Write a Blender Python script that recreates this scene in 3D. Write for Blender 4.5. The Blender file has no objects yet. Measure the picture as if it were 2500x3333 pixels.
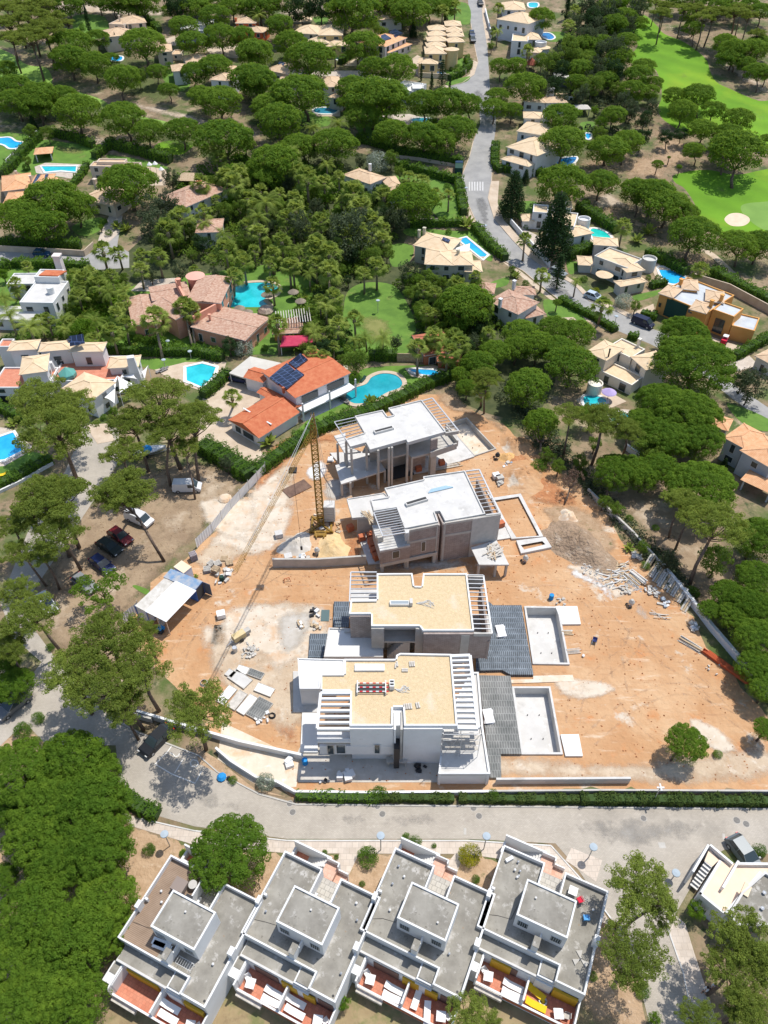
import bpy, bmesh, math, random
from mathutils import Vector, Matrix
R=math.radians
C=bpy.context.scene.collection
# ---------------------------------------------------------------- camera, sky, sun
sc=bpy.context.scene
F=2450.0; TH=R(43.9); H=80.0; CX,CY=1250.0,1666.5
cam=bpy.data.cameras.new("camera"); camo=bpy.data.objects.new("camera",cam); C.objects.link(camo)
camo.location=(0,0,H); camo.rotation_euler=(R(90)-TH,0,0)
cam.sensor_fit='VERTICAL'; cam.sensor_height=36; cam.sensor_width=27; cam.lens=36*F/3333; cam.clip_end=6000; cam.clip_start=.5
sc.camera=camo
w=bpy.data.worlds.new("World"); sc.world=w; w.use_nodes=True
nt=w.node_tree; bg=nt.nodes['Background']; sky=nt.nodes.new('ShaderNodeTexSky'); sky.sky_type='NISHITA'; sky.sun_disc=False
SEL,SAZ=R(67),math.atan2(.76,.65)
sky.sun_elevation=SEL; sky.sun_rotation=SAZ; nt.links.new(sky.outputs[0],bg.inputs[0]); bg.inputs[1].default_value=.15
sun=bpy.data.lights.new("sun",'SUN'); sun.energy=4.1; sun.angle=R(.5); sun.color=(1,.96,.9)
suno=bpy.data.objects.new("sun",sun); C.objects.link(suno)
sd=Vector((math.sin(SAZ)*math.cos(SEL),math.cos(SAZ)*math.cos(SEL),math.sin(SEL)))
suno.rotation_euler=sd.to_track_quat('Z','Y').to_euler(); suno.location=(0,0,120)
sc.view_settings.view_transform='Standard'; sc.view_settings.look='None'; sc.view_settings.gamma=1; sc.view_settings.exposure=.17
try: sc.cycles.max_bounces=5; sc.cycles.transparent_max_bounces=6
except Exception: pass

# ---------------------------------------------------------------- pixels -> places on the terrain
cT,sT=math.cos(TH),math.sin(TH)
BR=[128+10*i for i in range(8)]
def zt(Y):
    z=0;sl=0;last=128
    for i,b in enumerate(BR):
        if Y<b: break
        z+= sl*(b-last); sl=.155*(i+1)/8; last=b
    if Y<=128: return 0
    return z+sl*(min(Y,620)-last)
def ray(px,py):
    a=(px-CX)/F;b=(CY-py)/F
    return (a,cT+b*sT,-sT+b*cT)
def atz(p,z):
    d=ray(*p);k=(H-z)/-d[2];return Vector((d[0]*k,d[1]*k,z))
def W(p,h=0):
    "point seen at photo pixel p lying h metres above the terrain"
    z=h
    for _ in range(60):
        v=atz(p,min(z,70)); z=z*.5+.5*(zt(v.y)+h)
    return atz(p,z)
def mpp(v):
    return (v.y*cT+(H-v.z)*sT)/F
def K(ox,oy,k=1.952): return lambda x,y:(ox+x/k,oy+y/k)
T1,T2,T3=K(0,0),K(800,0),K(1650,0)
T4,T5,T6=K(0,800),K(800,800),K(1650,800)
T7,T8,T9=K(0,1600),K(800,1600),K(1650,1600)
TA,TB,TC=K(0,2450),K(800,2450),K(1650,2450)
D=K(0,0,.6636)
K2,K3,K6=K(950,2100,2.37),K(950,1750,2.37),K(1050,1250,2.552)
K5=K(1550,1900,2.37)
rnd=random.Random(7)

# ---------------------------------------------------------------- materials
MC={}
def mat(name,c1,c2=None,scale=1.0,rough=.85,bump=0,bscale=None,spec=.3,metal=0,rand=0,detail=6,c3=None,stretch=None,lo=.35,hi=.65):
    if name in MC: return MC[name]
    m=bpy.data.materials.new(name); m.use_nodes=True; n=m.node_tree.nodes; l=m.node_tree.links
    p=n['Principled BSDF']; p.inputs['Roughness'].default_value=rough; p.inputs['Metallic'].default_value=metal
    p.inputs['Specular IOR Level'].default_value=spec
    c1=(*c1,1)
    p.inputs['Base Color'].default_value=c1
    if c2 or bump:
        tc=n.new('ShaderNodeTexCoord'); src=tc.outputs['Object']
        if stretch:
            mp=n.new('ShaderNodeMapping'); mp.inputs['Scale'].default_value=stretch; l.new(src,mp.inputs[0]); src=mp.outputs[0]
    if c2:
        no=n.new('ShaderNodeTexNoise'); no.inputs['Scale'].default_value=scale; no.inputs['Detail'].default_value=detail; no.inputs['Roughness'].default_value=.62
        l.new(src,no.inputs['Vector'])
        cr=n.new('ShaderNodeValToRGB'); e=cr.color_ramp.elements; e[0].position=lo; e[1].position=hi; e[0].color=c1; e[1].color=(*c2,1)
        if c3: x=e.new((lo+hi)/2+.06); x.color=(*c3,1)
        fac=no.outputs[0]
        if rand:
            oi=n.new('ShaderNodeObjectInfo'); ma=n.new('ShaderNodeMath'); ma.operation='MULTIPLY_ADD'; ma.inputs[1].default_value=rand
            l.new(oi.outputs['Random'],ma.inputs[0]); mb=n.new('ShaderNodeMath'); mb.operation='SUBTRACT'; mb.inputs[1].default_value=rand/2
            l.new(fac,mb.inputs[0]); l.new(mb.outputs[0],ma.inputs[2]); fac=ma.outputs[0]
        l.new(fac,cr.inputs[0]); l.new(cr.outputs[0],p.inputs['Base Color'])
    if bump:
        nb=n.new('ShaderNodeTexNoise'); nb.inputs['Scale'].default_value=bscale or scale*4; nb.inputs['Detail'].default_value=8
        l.new(src,nb.inputs['Vector']); b=n.new('ShaderNodeBump'); b.inputs['Strength'].default_value=1; b.inputs['Distance'].default_value=bump
        l.new(nb.outputs[0],b.inputs['Height']); l.new(b.outputs[0],p.inputs['Normal'])
    MC[name]=m; return m
def multi(name,base,layers,rough=.9,bump=.05,bscale=2.5,stretch=None):
    "ground: base noise pair then patches of other colours, each (colour, noise scale, threshold, softness)"
    m=mat(name,base[0],base[1],base[2],rough=rough,bump=bump,bscale=bscale)
    n=m.node_tree.nodes;l=m.node_tree.links;p=n['Principled BSDF']
    cur=p.inputs['Base Color'].links[0].from_socket
    tc=[x for x in n if x.type=='TEX_COORD'][0]
    for i,(col,sca,th,so) in enumerate(layers):
        mp=n.new('ShaderNodeMapping'); mp.inputs['Location'].default_value=(13.1*i+3,7.7*i,0)
        if stretch and i in stretch: mp.inputs['Rotation'].default_value=(0,0,stretch[i][0]); mp.inputs['Scale'].default_value=stretch[i][1]
        l.new(tc.outputs['Object'],mp.inputs[0])
        no=n.new('ShaderNodeTexNoise'); no.inputs['Scale'].default_value=sca; no.inputs['Detail'].default_value=7; no.inputs['Roughness'].default_value=.65
        l.new(mp.outputs[0],no.inputs['Vector'])
        cr=n.new('ShaderNodeValToRGB'); cr.color_ramp.elements[0].position=th; cr.color_ramp.elements[1].position=th+so
        l.new(no.outputs[0],cr.inputs[0])
        mx=n.new('ShaderNodeMix'); mx.data_type='RGBA'; l.new(cr.outputs[0],mx.inputs[0]); l.new(cur,mx.inputs[6]); mx.inputs[7].default_value=(*col,1)
        cur=mx.outputs[2]
    l.new(cur,p.inputs['Base Color']); return m
def bands(m,axis,scale,amt,dist=0.0):
    "fine ribs (roof tiles, boards, corrugations) as bump and slight colour along an object axis"
    n=m.node_tree.nodes;l=m.node_tree.links;p=n['Principled BSDF']
    tc=n.new('ShaderNodeTexCoord'); wv=n.new('ShaderNodeTexWave'); wv.bands_direction=axis; wv.inputs['Scale'].default_value=scale; wv.inputs['Distortion'].default_value=dist
    l.new(tc.outputs['Object'],wv.inputs[0])
    if p.inputs['Base Color'].links: cur=p.inputs['Base Color'].links[0].from_socket
    else:
        rgb=n.new('ShaderNodeRGB'); rgb.outputs[0].default_value=p.inputs['Base Color'].default_value; cur=rgb.outputs[0]
    hs=n.new('ShaderNodeMix'); hs.data_type='RGBA'; hs.blend_type='MULTIPLY'; l.new(cur,hs.inputs[6]); hs.inputs[7].default_value=(1-amt,)*3+(1,)
    l.new(wv.outputs[1],hs.inputs[0]); l.new(hs.outputs[2],p.inputs['Base Color'])
    return m
def bricks(m,sx,sy,amt,mort=.02,vert=False):
    "paver or block joints in the object xy plane"
    n=m.node_tree.nodes;l=m.node_tree.links;p=n['Principled BSDF']
    tc=n.new('ShaderNodeTexCoord'); br=n.new('ShaderNodeTexBrick'); br.inputs['Scale'].default_value=1; br.inputs['Brick Width'].default_value=sx; br.inputs['Row Height'].default_value=sy
    br.inputs['Mortar Size'].default_value=mort; br.inputs['Color1'].default_value=(1,1,1,1); br.inputs['Color2'].default_value=(.86,.86,.86,1); br.inputs['Mortar'].default_value=(1-amt,)*3+(1,)
    
    if vert:
        sx_=n.new('ShaderNodeSeparateXYZ'); ad=n.new('ShaderNodeMath'); cb=n.new('ShaderNodeCombineXYZ'); l.new(tc.outputs['Object'],sx_.inputs[0]); l.new(sx_.outputs[0],ad.inputs[0]); l.new(sx_.outputs[1],ad.inputs[1]); l.new(ad.outputs[0],cb.inputs[0]); l.new(sx_.outputs[2],cb.inputs[1]); l.new(cb.outputs[0],br.inputs[0])
    else: l.new(tc.outputs['Object'],br.inputs[0])
    cur=p.inputs['Base Color'].links[0].from_socket
    hs=n.new('ShaderNodeMix'); hs.data_type='RGBA'; hs.blend_type='MULTIPLY'; hs.inputs[0].default_value=1
    l.new(cur,hs.inputs[6]); l.new(br.outputs[0],hs.inputs[7]); l.new(hs.outputs[2],p.inputs['Base Color']); return m
M_ground=multi('dry_earth',((.20,.145,.085),(.31,.23,.145),.25),[((.085,.12,.03),.12,.45,.16),((.06,.08,.03),.6,.54,.14),((.42,.33,.22),.16,.6,.1)],bump=.1)
M_dirt=multi('orange_dirt',((.44,.235,.11),(.51,.31,.165),.16),[((.57,.38,.22),.09,.5,.2),((.50,.23,.095),.3,.57,.12),((.62,.48,.34),.8,.58,.15),((.42,.235,.12),.7,.57,.1),((.56,.48,.38),.22,.6,.08)],bump=.22,bscale=1.3,stretch={3:(.6,(.25,2.2,1)),2:(-.5,(.3,1.6,1))})
M_red=multi('red_bank_earth',((.42,.17,.07),(.54,.26,.12),.7),[((.6,.42,.27),1.2,.58,.1),((.3,.14,.07),2.5,.58,.1)],bump=.25)
M_rough=multi('shade_toned_rough_grass',((.075,.10,.03),(.13,.15,.05),.2),[((.20,.15,.09),.1,.58,.12)],bump=.1)  # dark olive: rough grass, with the shade between the pines put into its colour
M_dryground=multi('brown_dry_earth',((.27,.19,.12),(.38,.28,.18),.3),[((.50,.40,.29),.15,.55,.12),((.17,.125,.08),.7,.58,.12)],bump=.1)
M_tangrey=multi('tan_grey_earth',((.50,.38,.26),(.60,.49,.36),.3),[((.66,.58,.47),.5,.57,.12),((.5,.31,.17),.25,.58,.12)],bump=.1)
M_track=mat('tyre_track',(.43,.25,.135),(.64,.47,.31),1.5,bump=.08)
M_pale=multi('pale_spill',((.60,.50,.38),(.68,.60,.49),.5),[((.60,.42,.27),.4,.5,.15),((.74,.69,.61),.9,.6,.1)],bump=.03)
M_stripe=mat('worn_stripe',(.48,.47,.45),(.60,.59,.57),2)
M_grey=multi('cement_dust',((.44,.40,.34),(.54,.50,.44),.6),[((.6,.57,.52),.7,.56,.12)],bump=.03)
M_soil=multi('garden_soil',((.36,.24,.14),(.47,.33,.21),.9),[((.16,.15,.06),.7,.6,.1),((.5,.38,.26),1.5,.58,.1)],bump=.12,bscale=4)
M_yard=multi('yard_grass',((.30,.22,.12),(.36,.28,.15),.8),[((.20,.20,.08),.5,.48,.15)],bump=.05)
M_asph=mat('asphalt',(.27,.265,.255),(.35,.34,.32),.35,bump=.01)
M_stone=bricks(mat('grey_court_slab',(.42,.39,.34),(.52,.49,.43),1),.5,.5,.4,.03)
M_brickroad=bricks(multi('paver_road',((.40,.355,.295),(.48,.43,.36),.3),[((.345,.31,.26),.15,.55,.15),((.54,.485,.41),.5,.62,.1)],bump=.01),.26,.13,.2,.02)
M_pave=bricks(mat('paving_slab',(.52,.44,.36),(.60,.52,.44),.8,bump=.005),.6,.6,.28,.02)
M_path=mat('sandy_path',(.46,.36,.26),(.56,.46,.35),.5,bump=.03)
M_lawn=multi('lawn_grass',((.085,.17,.025),(.13,.24,.035),.35),[((.20,.22,.06),.25,.58,.15)],bump=.03)
M_golf=bands(multi('fairway_grass',((.11,.25,.010),(.155,.32,.014),.06),[((.21,.33,.016),.03,.54,.12),((.14,.19,.04),.12,.62,.1)],bump=.03),'DIAGONAL',.06,.12,3)
M_green=mat('putting_green',(.15,.27,.05),(.18,.31,.06),.2)
M_sand=mat('bunker_sand',(.62,.48,.34),(.70,.56,.41),.6)
M_white=multi('white_render',((.71,.71,.70),(.65,.65,.635),.5),[((.56,.545,.51),.7,.64,.12)],rough=.8,bump=.003)
M_bwhite=mat('bright_membrane',(.74,.73,.70),(.67,.66,.62),.4)
M_conc=multi('concrete',((.51,.495,.465),(.60,.585,.555),.4),[((.44,.425,.395),.3,.55,.12),((.70,.69,.66),.9,.58,.1),((.40,.37,.33),1.6,.68,.05)],bump=.01,bscale=6)
M_concd=mat('formed_concrete',(.40,.38,.34),(.50,.475,.43),.8,bump=.01)
M_block=bricks(mat('block_wall',(.34,.28,.25),(.44,.37,.33),1.5),.5,.2,.35,.02,vert=True)
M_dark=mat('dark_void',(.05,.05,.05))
M_gravel=multi('roof_gravel',((.54,.41,.24),(.61,.48,.30),2.5),[((.62,.55,.44),.25,.56,.18),((.70,.56,.32),5,.55,.1)],bump=.06,bscale=10)
M_oldroof=multi('weathered_roof',((.20,.185,.155),(.33,.31,.265),.4),[((.19,.18,.15),.45,.56,.13),((.43,.41,.37),.9,.56,.1),((.27,.17,.09),.5,.66,.03),((.15,.135,.11),2.2,.6,.1)],bump=.01,bscale=5)
M_waffle=bricks(mat('dark_membrane',(.035,.045,.055),(.075,.09,.105),1.2,rough=.45),.25,.9,-1.6,.05)
M_waffle2=bricks(mat('faded_membrane',(.10,.105,.10),(.19,.19,.18),.5,rough=.7),.3,.9,-.5,.05)
M_tan=bands(mat('tan_roof_tile',(.58,.40,.25),(.70,.52,.34),1.1,bump=.02,bscale=8),'X',1.6,.22,.3)
M_cream=bands(mat('cream_roof_tile',(.68,.50,.31),(.76,.60,.40),1.1,bump=.02,bscale=8),'X',1.6,.2,.3)
M_mix=bands(mat('mottled_roof_tile',(.40,.21,.14),(.60,.42,.31),2.0,bump=.03,bscale=8),'X',1.6,.25,.3)
M_terra=bands(mat('terracotta_tile',(.50,.13,.055),(.60,.205,.095),1.2,bump=.02,bscale=8),'X',1.6,.25,.2)
M_orng=bands(mat('orange_roof_tile',(.66,.33,.16),(.76,.45,.25),1.6,bump=.02,bscale=8),'X',1.6,.22,.2)
M_redfloor=bricks(mat('terracotta_floor',(.55,.20,.12),(.64,.27,.17),1.2),.35,.35,.2,.03)
M_pinkfloor=bricks(mat('pink_floor_tile',(.60,.36,.26),(.68,.44,.33),1.2),.4,.4,.2,.03)
M_creamfloor=mat('cream_floor',(.68,.55,.38),(.76,.63,.46),.8)
M_peach=mat('peach_floor',(.74,.56,.42),(.80,.62,.47),.8)
M_glass=mat('window_glass',(.035,.05,.055),rough=.08,spec=.6)
M_frame=mat('pale_frame',(.62,.62,.6))
M_metal=mat('galvanised_metal',(.50,.51,.52),rough=.45,metal=.6)
M_black=mat('black_plastic',(.03,.03,.032),rough=.5)
M_wood=mat('old_timber',(.38,.27,.16),(.54,.42,.28),3)
M_woodg=mat('grey_timber',(.42,.39,.34),(.58,.54,.48),3)
M_brick=bands(mat('clay_brick',(.46,.13,.06),(.56,.19,.09),4),'Z',2.5,.3)
M_yellow=mat('crane_yellow',(.33,.185,.022),(.17,.10,.02),2,rough=.6)
M_mustard=mat('mustard_panel',(.55,.32,.02),rough=.7)
M_blue=mat('blue_steel',(.03,.10,.42),(.05,.16,.5),1,rough=.5)
M_bluer=bands(mat('blue_container_roof',(.12,.27,.48),(.45,.45,.45),.8,rough=.5),'X',2.4,.25)
M_panel=bands(mat('white_ribbed_panel',(.80,.80,.80),(.74,.74,.74),1,rough=.5),'X',1.8,.12)
M_solar=bricks(mat('solar_cell',(.015,.022,.045),(.02,.03,.06),1,rough=.15,spec=.6),.9,1.5,-4,.04)
M_deck=bands(mat('brown_decking',(.27,.19,.13),(.33,.24,.17),1),'Y',2.2,.3)
M_cloth=mat('white_cloth',(.80,.79,.76))
M_dgreen=mat('green_netting',(.02,.06,.045))
M_bark=mat('bark',(.10,.07,.05),(.20,.145,.11),3,bump=.04)
M_scrub=mat('scrub_twigs',(.12,.10,.05),(.2,.17,.1),2)
M_pbark=mat('palm_bark',(.20,.155,.11),(.30,.24,.18),4)
def leaf(name,dk,lt,br,rand=.25,scale=3.0):
    m=mat(name,dk,lt,scale,rough=.75,rand=rand,c3=tuple((a+b)/2 for a,b in zip(dk,lt)),lo=.3,hi=.72,spec=.12)
    n=m.node_tree.nodes;l=m.node_tree.links;p=n['Principled BSDF']; out=[x for x in n if x.type=='OUTPUT_MATERIAL'][0]
    tr=n.new('ShaderNodeBsdfTranslucent'); tr.inputs[0].default_value=(*br,1); mx=n.new('ShaderNodeMixShader'); mx.inputs[0].default_value=.36
    l.new(p.outputs[0],mx.inputs[1]); l.new(tr.outputs[0],mx.inputs[2]); l.new(mx.outputs[0],out.inputs[0]); return m
L_umb=leaf('umbrella_pine_needles',(.075,.15,.015),(.165,.26,.026),(.30,.44,.04))
L_open=leaf('pine_needles',(.115,.16,.028),(.25,.315,.058),(.40,.47,.07))
L_broad=leaf('broad_leaves',(.075,.14,.02),(.17,.26,.035),(.28,.38,.045))
L_grey=leaf('grey_green_leaves',(.055,.075,.038),(.11,.14,.075),(.12,.16,.06))
L_dark=leaf('dark_conifer_leaves',(.022,.05,.018),(.05,.095,.03),(.07,.13,.03))
L_palm=leaf('palm_fronds',(.12,.18,.028),(.30,.36,.08),(.42,.50,.08))
L_hedge=leaf('hedge_leaves',(.06,.13,.016),(.14,.25,.028),(.2,.34,.03),scale=2)
L_bright=leaf('bright_leaves',(.075,.15,.012),(.16,.28,.02),(.22,.36,.02))
L_dry=leaf('dry_twigs',(.20,.13,.09),(.34,.24,.19),(.2,.14,.1))
L_flower=leaf('yellow_flowering_leaves',(.10,.17,.01),(.55,.42,.02),(.3,.36,.02),scale=9)
L_wflower=leaf('white_flowering_leaves',(.08,.14,.04),(.62,.64,.58),(.3,.36,.2),scale=9)
L_scrub=leaf('scrubby_hedge_leaves',(.05,.085,.02),(.13,.17,.045),(.2,.26,.05),scale=1.2)
M_hcore=mat('hedge_twigs',(.03,.06,.012),(.05,.09,.02),2)

# ---------------------------------------------------------------- mesh builder
class MB:
    def __init__(s,T=None): s.v=[];s.f=[];s.T=T
    def add(s,vs,fs):
        o=len(s.v)
        for q in vs:
            q=Vector(q); s.v.append(tuple(s.T@q) if s.T else tuple(q))
        s.f+= [tuple(i+o for i in f) for f in fs]; return s
    def box(s,x0,x1,y0,y1,z0,z1,ax=0,c=None):
        vs=[(x,y,z) for z in (z0,z1) for x,y in ((x0,y0),(x1,y0),(x1,y1),(x0,y1))]
        if ax:
            cx,cy=c or ((x0+x1)/2,(y0+y1)/2); ca,sa=math.cos(ax),math.sin(ax)
            vs=[(cx+(x-cx)*ca-(y-cy)*sa,cy+(x-cx)*sa+(y-cy)*ca,z) for x,y,z in vs]
        return s.add(vs,[(0,3,2,1),(4,5,6,7),(0,1,5,4),(1,2,6,5),(2,3,7,6),(3,0,4,7)])
    def prism(s,poly,z0,z1):
        n=len(poly); a=sum(poly[i][0]*poly[(i+1)%n][1]-poly[(i+1)%n][0]*poly[i][1] for i in range(n))
        if a<0: poly=poly[::-1]
        vs=[(p[0],p[1],z0) for p in poly]+[(p[0],p[1],z1) for p in poly]
        return s.add(vs,[tuple(range(n-1,-1,-1)),tuple(range(n,2*n))]+[(i,(i+1)%n,(i+1)%n+n,i+n) for i in range(n)])
    def bar(s,a,b,w,h=None):
        "rectangular bar from a to b"
        a,b=Vector(a),Vector(b); d=b-a
        if d.length<1e-5: return s
        h=h or w; d.normalize(); up=Vector((0,0,1)) if abs(d.z)<.95 else Vector((1,0,0))
        x=d.cross(up).normalized()*w/2; y=x.cross(d).normalized()*h/2
        vs=[p+q for p in (a,b) for q in (-x-y,x-y,x+y,-x+y)]
        return s.add(vs,[(3,2,1,0),(4,5,6,7),(0,1,5,4),(1,2,6,5),(2,3,7,6),(3,0,4,7)])
    def tube(s,pts,rad,n=6):
        rings=[]; o=len(s.v); pts=[Vector(p) for p in pts]
        vs=[]
        for i,p in enumerate(pts):
            d=(pts[min(i+1,len(pts)-1)]-pts[max(i-1,0)]).normalized(); up=Vector((0,0,1)) if abs(d.z)<.9 else Vector((1,0,0))
            x=d.cross(up).normalized(); y=x.cross(d); r=rad[i] if hasattr(rad,'__len__') else rad
            vs+=[p+(x*math.cos(2*math.pi*k/n)+y*math.sin(2*math.pi*k/n))*r for k in range(n)]
        fs=[]
        for i in range(len(pts)-1):
            fs+=[(i*n+k,i*n+(k+1)%n,(i+1)*n+(k+1)%n,(i+1)*n+k) for k in range(n)]
        fs+=[tuple(range(n-1,-1,-1)),tuple((len(pts)-1)*n+k for k in range(n))]
        return s.add(vs,fs)
    def lathe(s,c,prof,n=16):
        vs=[(c[0]+r*math.cos(2*math.pi*k/n),c[1]+r*math.sin(2*math.pi*k/n),c[2]+z) for r,z in prof for k in range(n)]
        m=len(prof); fs=[(i*n+k,i*n+(k+1)%n,(i+1)*n+(k+1)%n,(i+1)*n+k) for i in range(m-1) for k in range(n)]
        fs+=[tuple(range(n-1,-1,-1)),tuple((m-1)*n+k for k in range(n))]
        return s.add(vs,fs)
    def obj(s,name,m,parent=None,loc=None,rz=0,smooth=False):
        me=bpy.data.meshes.new(name); me.from_pydata(s.v,[],s.f); me.update()
        if m: me.materials.append(m)
        if smooth: me.polygons.foreach_set('use_smooth',[True]*len(me.polygons))
        o=bpy.data.objects.new(name,me); C.objects.link(o)
        if parent: o.parent=parent
        if loc is not None: o.location=loc
        o.rotation_euler=(0,0,rz); return o
def tag(o,label=None,cat=None,group=None,kind=None):
    if label: o['label']=label
    if cat: o['category']=cat
    if group: o['group']=group
    if kind: o['kind']=kind
    return o
def thing(name,label,cat,loc=(0,0,0),rz=0,group=None):
    o=bpy.data.objects.new(name,None); o.empty_display_size=.3; C.objects.link(o); o.location=loc; o.rotation_euler=(0,0,rz)
    return tag(o,label,cat,group)
def copy_tree(o,parent=None):
    c=o.copy(); C.objects.link(c)
    if parent: c.parent=parent
    for ch in list(o.children): copy_tree(ch,c)
    return c
POST=[]   # (object, description, px, py): labelled by the nearest landmark at the end
def post(o,desc,p): POST.append((o,desc,p[0],p[1]))
def smoothpoly(pts,n=4,closed=True):
    out=[];m=len(pts)
    for i in range(m if closed else m-1):
        g=lambda j:Vector(pts[j%m]) if closed else Vector(pts[max(0,min(m-1,j))])
        a,b,c,d=g(i-1),g(i),g(i+1),g(i+2)
        for k in range(n):
            t=k/n; out.append(.5*((2*b)+(c-a)*t+(2*a-5*b+4*c-d)*t*t+(3*b-a-3*c+d)*t**3))
    if not closed: out.append(Vector(pts[-1]))
    return out
# ---------------------------------------------------------------- draped sheets
HOLES=[]
def cut(bm,co,no):
    bmesh.ops.bisect_plane(bm,geom=bm.verts[:]+bm.edges[:]+bm.faces[:],plane_co=co,plane_no=no,dist=1e-5)
def drape(name,xy,m,off,kind='structure',holes=False,jag=0):
    bm=bmesh.new()
    if jag:
        q=[];r=random.Random(len(xy)*7+int(off*1e4))
        for i in range(len(xy)):
            a,b=Vector(xy[i][:2]),Vector(xy[(i+1)%len(xy)][:2]); n=max(1,int((b-a).length/(jag*1.6)))
            for k in range(n): q.append(a.lerp(b,k/n)+Vector((r.uniform(-1,1),r.uniform(-1,1)))*jag*.6)
        xy=q
    vs=[bm.verts.new((p[0],p[1],0)) for p in xy]; f=bm.faces.new(vs); f.normal_update()
    if f.normal.z<0: f.normal_flip()
    bmesh.ops.triangulate(bm,faces=bm.faces[:])
    ys=[p[1] for p in xy]
    for b in BR+[620]:
        if min(ys)<b<max(ys): cut(bm,(0,b,0),(0,1,0))
    if holes:
        for (c,u,v) in HOLES:
            c,u,v=Vector(c),Vector(u),Vector(v); un,vn=u.normalized(),v.normalized()
            cut(bm,c,un);cut(bm,c+u,un);cut(bm,c,vn);cut(bm,c+v,vn)
            dl=[]
            for f in bm.faces:
                q=f.calc_center_median()-c; a=q.dot(un);b=q.dot(vn)
                if 0<a<u.length and 0<b<v.length: dl.append(f)
            bmesh.ops.delete(bm,geom=dl,context='FACES')
    for v in bm.verts: v.co.z=zt(v.co.y)+off
    me=bpy.data.meshes.new(name); bm.to_mesh(me); bm.free(); me.materials.append(m)
    o=bpy.data.objects.new(name,me); C.objects.link(o); o['kind']=kind; return o
DEC={}
def decal_mat(m):
    "the same ground material fading out through a ragged edge"
    if m.name in DEC: return DEC[m.name]
    d=m.copy(); d.name=m.name+'_ragged'; n=d.node_tree.nodes;l=d.node_tree.links; p=n['Principled BSDF']
    at=n.new('ShaderNodeAttribute'); at.attribute_name='cover'; tc=n.new('ShaderNodeTexCoord'); no=n.new('ShaderNodeTexNoise'); no.inputs['Scale'].default_value=.55; no.inputs['Detail'].default_value=9; no.inputs['Roughness'].default_value=.7; l.new(tc.outputs['Object'],no.inputs['Vector'])
    ma=n.new('ShaderNodeMath'); ma.operation='MULTIPLY_ADD'; l.new(no.outputs[0],ma.inputs[0]); ma.inputs[1].default_value=1.7; ma.inputs[2].default_value=-1.05
    ad=n.new('ShaderNodeMath'); l.new(ma.outputs[0],ad.inputs[0]); l.new(at.outputs['Fac'],ad.inputs[1]); 
    cr=n.new('ShaderNodeValToRGB'); cr.color_ramp.elements[0].position=.12; cr.color_ramp.elements[1].position=.75; cr.color_ramp.elements[1].color=(.9,.9,.9,1); l.new(ad.outputs[0],cr.inputs[0]); l.new(cr.outputs[0],p.inputs['Alpha'])
    DEC[m.name]=d; return d
def patch(name,T,pts,m,off,soft=1.6,cell=.55,curve=True):
    xy=[W(T(*p)) for p in pts]
    if curve: xy=smoothpoly([(p.x,p.y,0) for p in xy],3)
    P_=[(p[0],p[1]) for p in xy]; xs=[p[0] for p in P_]; ys=[p[1] for p in P_]; cell=max(cell,(max(xs)-min(xs))/90,(max(ys)-min(ys))/90); x0,y0=min(xs)-cell,min(ys)-cell; nx=int((max(xs)-x0)/cell)+2; ny=int((max(ys)-y0)/cell)+2; n=len(P_)
    al=[];vs=[]
    for j in range(ny+1):
        for i in range(nx+1):
            x,y=x0+i*cell,y0+j*cell; c=False; dm=1e9
            for k in range(n):
                (ax,ay),(bx,by)=P_[k],P_[k-1]
                if (ay>y)!=(by>y) and x<(bx-ax)*(y-ay)/(by-ay)+ax: c=not c
                ux,uy=bx-ax,by-ay; tt=max(0,min(1,((x-ax)*ux+(y-ay)*uy)/(ux*ux+uy*uy+1e-9))); dm=min(dm,(x-ax-ux*tt)**2+(y-ay-uy*tt)**2)
            al.append(min(1,math.sqrt(dm)/soft) if c else 0); vs.append((x,y,zt(y)+off))
    fs=[]
    for j in range(ny):
        for i in range(nx):
            q=(j*(nx+1)+i,j*(nx+1)+i+1,(j+1)*(nx+1)+i+1,(j+1)*(nx+1)+i)
            if max(al[k] for k in q)>0: fs.append(q)
    me=bpy.data.meshes.new(name); me.from_pydata(vs,[],fs); at=me.attributes.new('cover','FLOAT','POINT'); at.data.foreach_set('value',al); me.materials.append(decal_mat(m)); o=bpy.data.objects.new(name,me); C.objects.link(o); o['kind']='structure'; return o
def sheet(name,T,pts,m,off,curve=False,kind='structure',holes=False,jag=0):
    xy=[W(T(*p)) for p in pts]
    if curve: xy=smoothpoly([(p.x,p.y,0) for p in xy],5)
    return drape(name,xy,m,off,kind,holes,jag)
# ---------------------------------------------------------------- foliage
def tufts(mb,c,rx,rz,n,t,r,up=-.3,jit=.6):
    "n leaf tufts over a lump centred c"
    vs=[];fs=[];k=0
    while k<n:
        z=r.uniform(-1,1); a=r.uniform(0,6.283); q=math.sqrt(max(0,1-z*z)); d=Vector((q*math.cos(a),q*math.sin(a),z))
        if d.z<up: continue
        k+=1; rr=r.uniform(.82,1.08)
        p=Vector((c[0]+d.x*rx*rr,c[1]+d.y*rx*rr,c[2]+d.z*rz*rr))
        nn=(d+Vector((r.gauss(0,jit),r.gauss(0,jit),r.gauss(.25,jit)))).normalized()
        x=nn.orthogonal().normalized(); y=nn.cross(x); a=r.uniform(0,6.283); x,y=x*math.cos(a)+y*math.sin(a),y*math.cos(a)-x*math.sin(a)
        s=t*r.uniform(.6,1.25); i=len(vs)
        vs+=[p-x*s,p-y*s*.6,p+x*s,p+y*s*.6]; fs.append((i,i+1,i+2,i+3))
    mb.add(vs,fs)
CM={}
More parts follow.
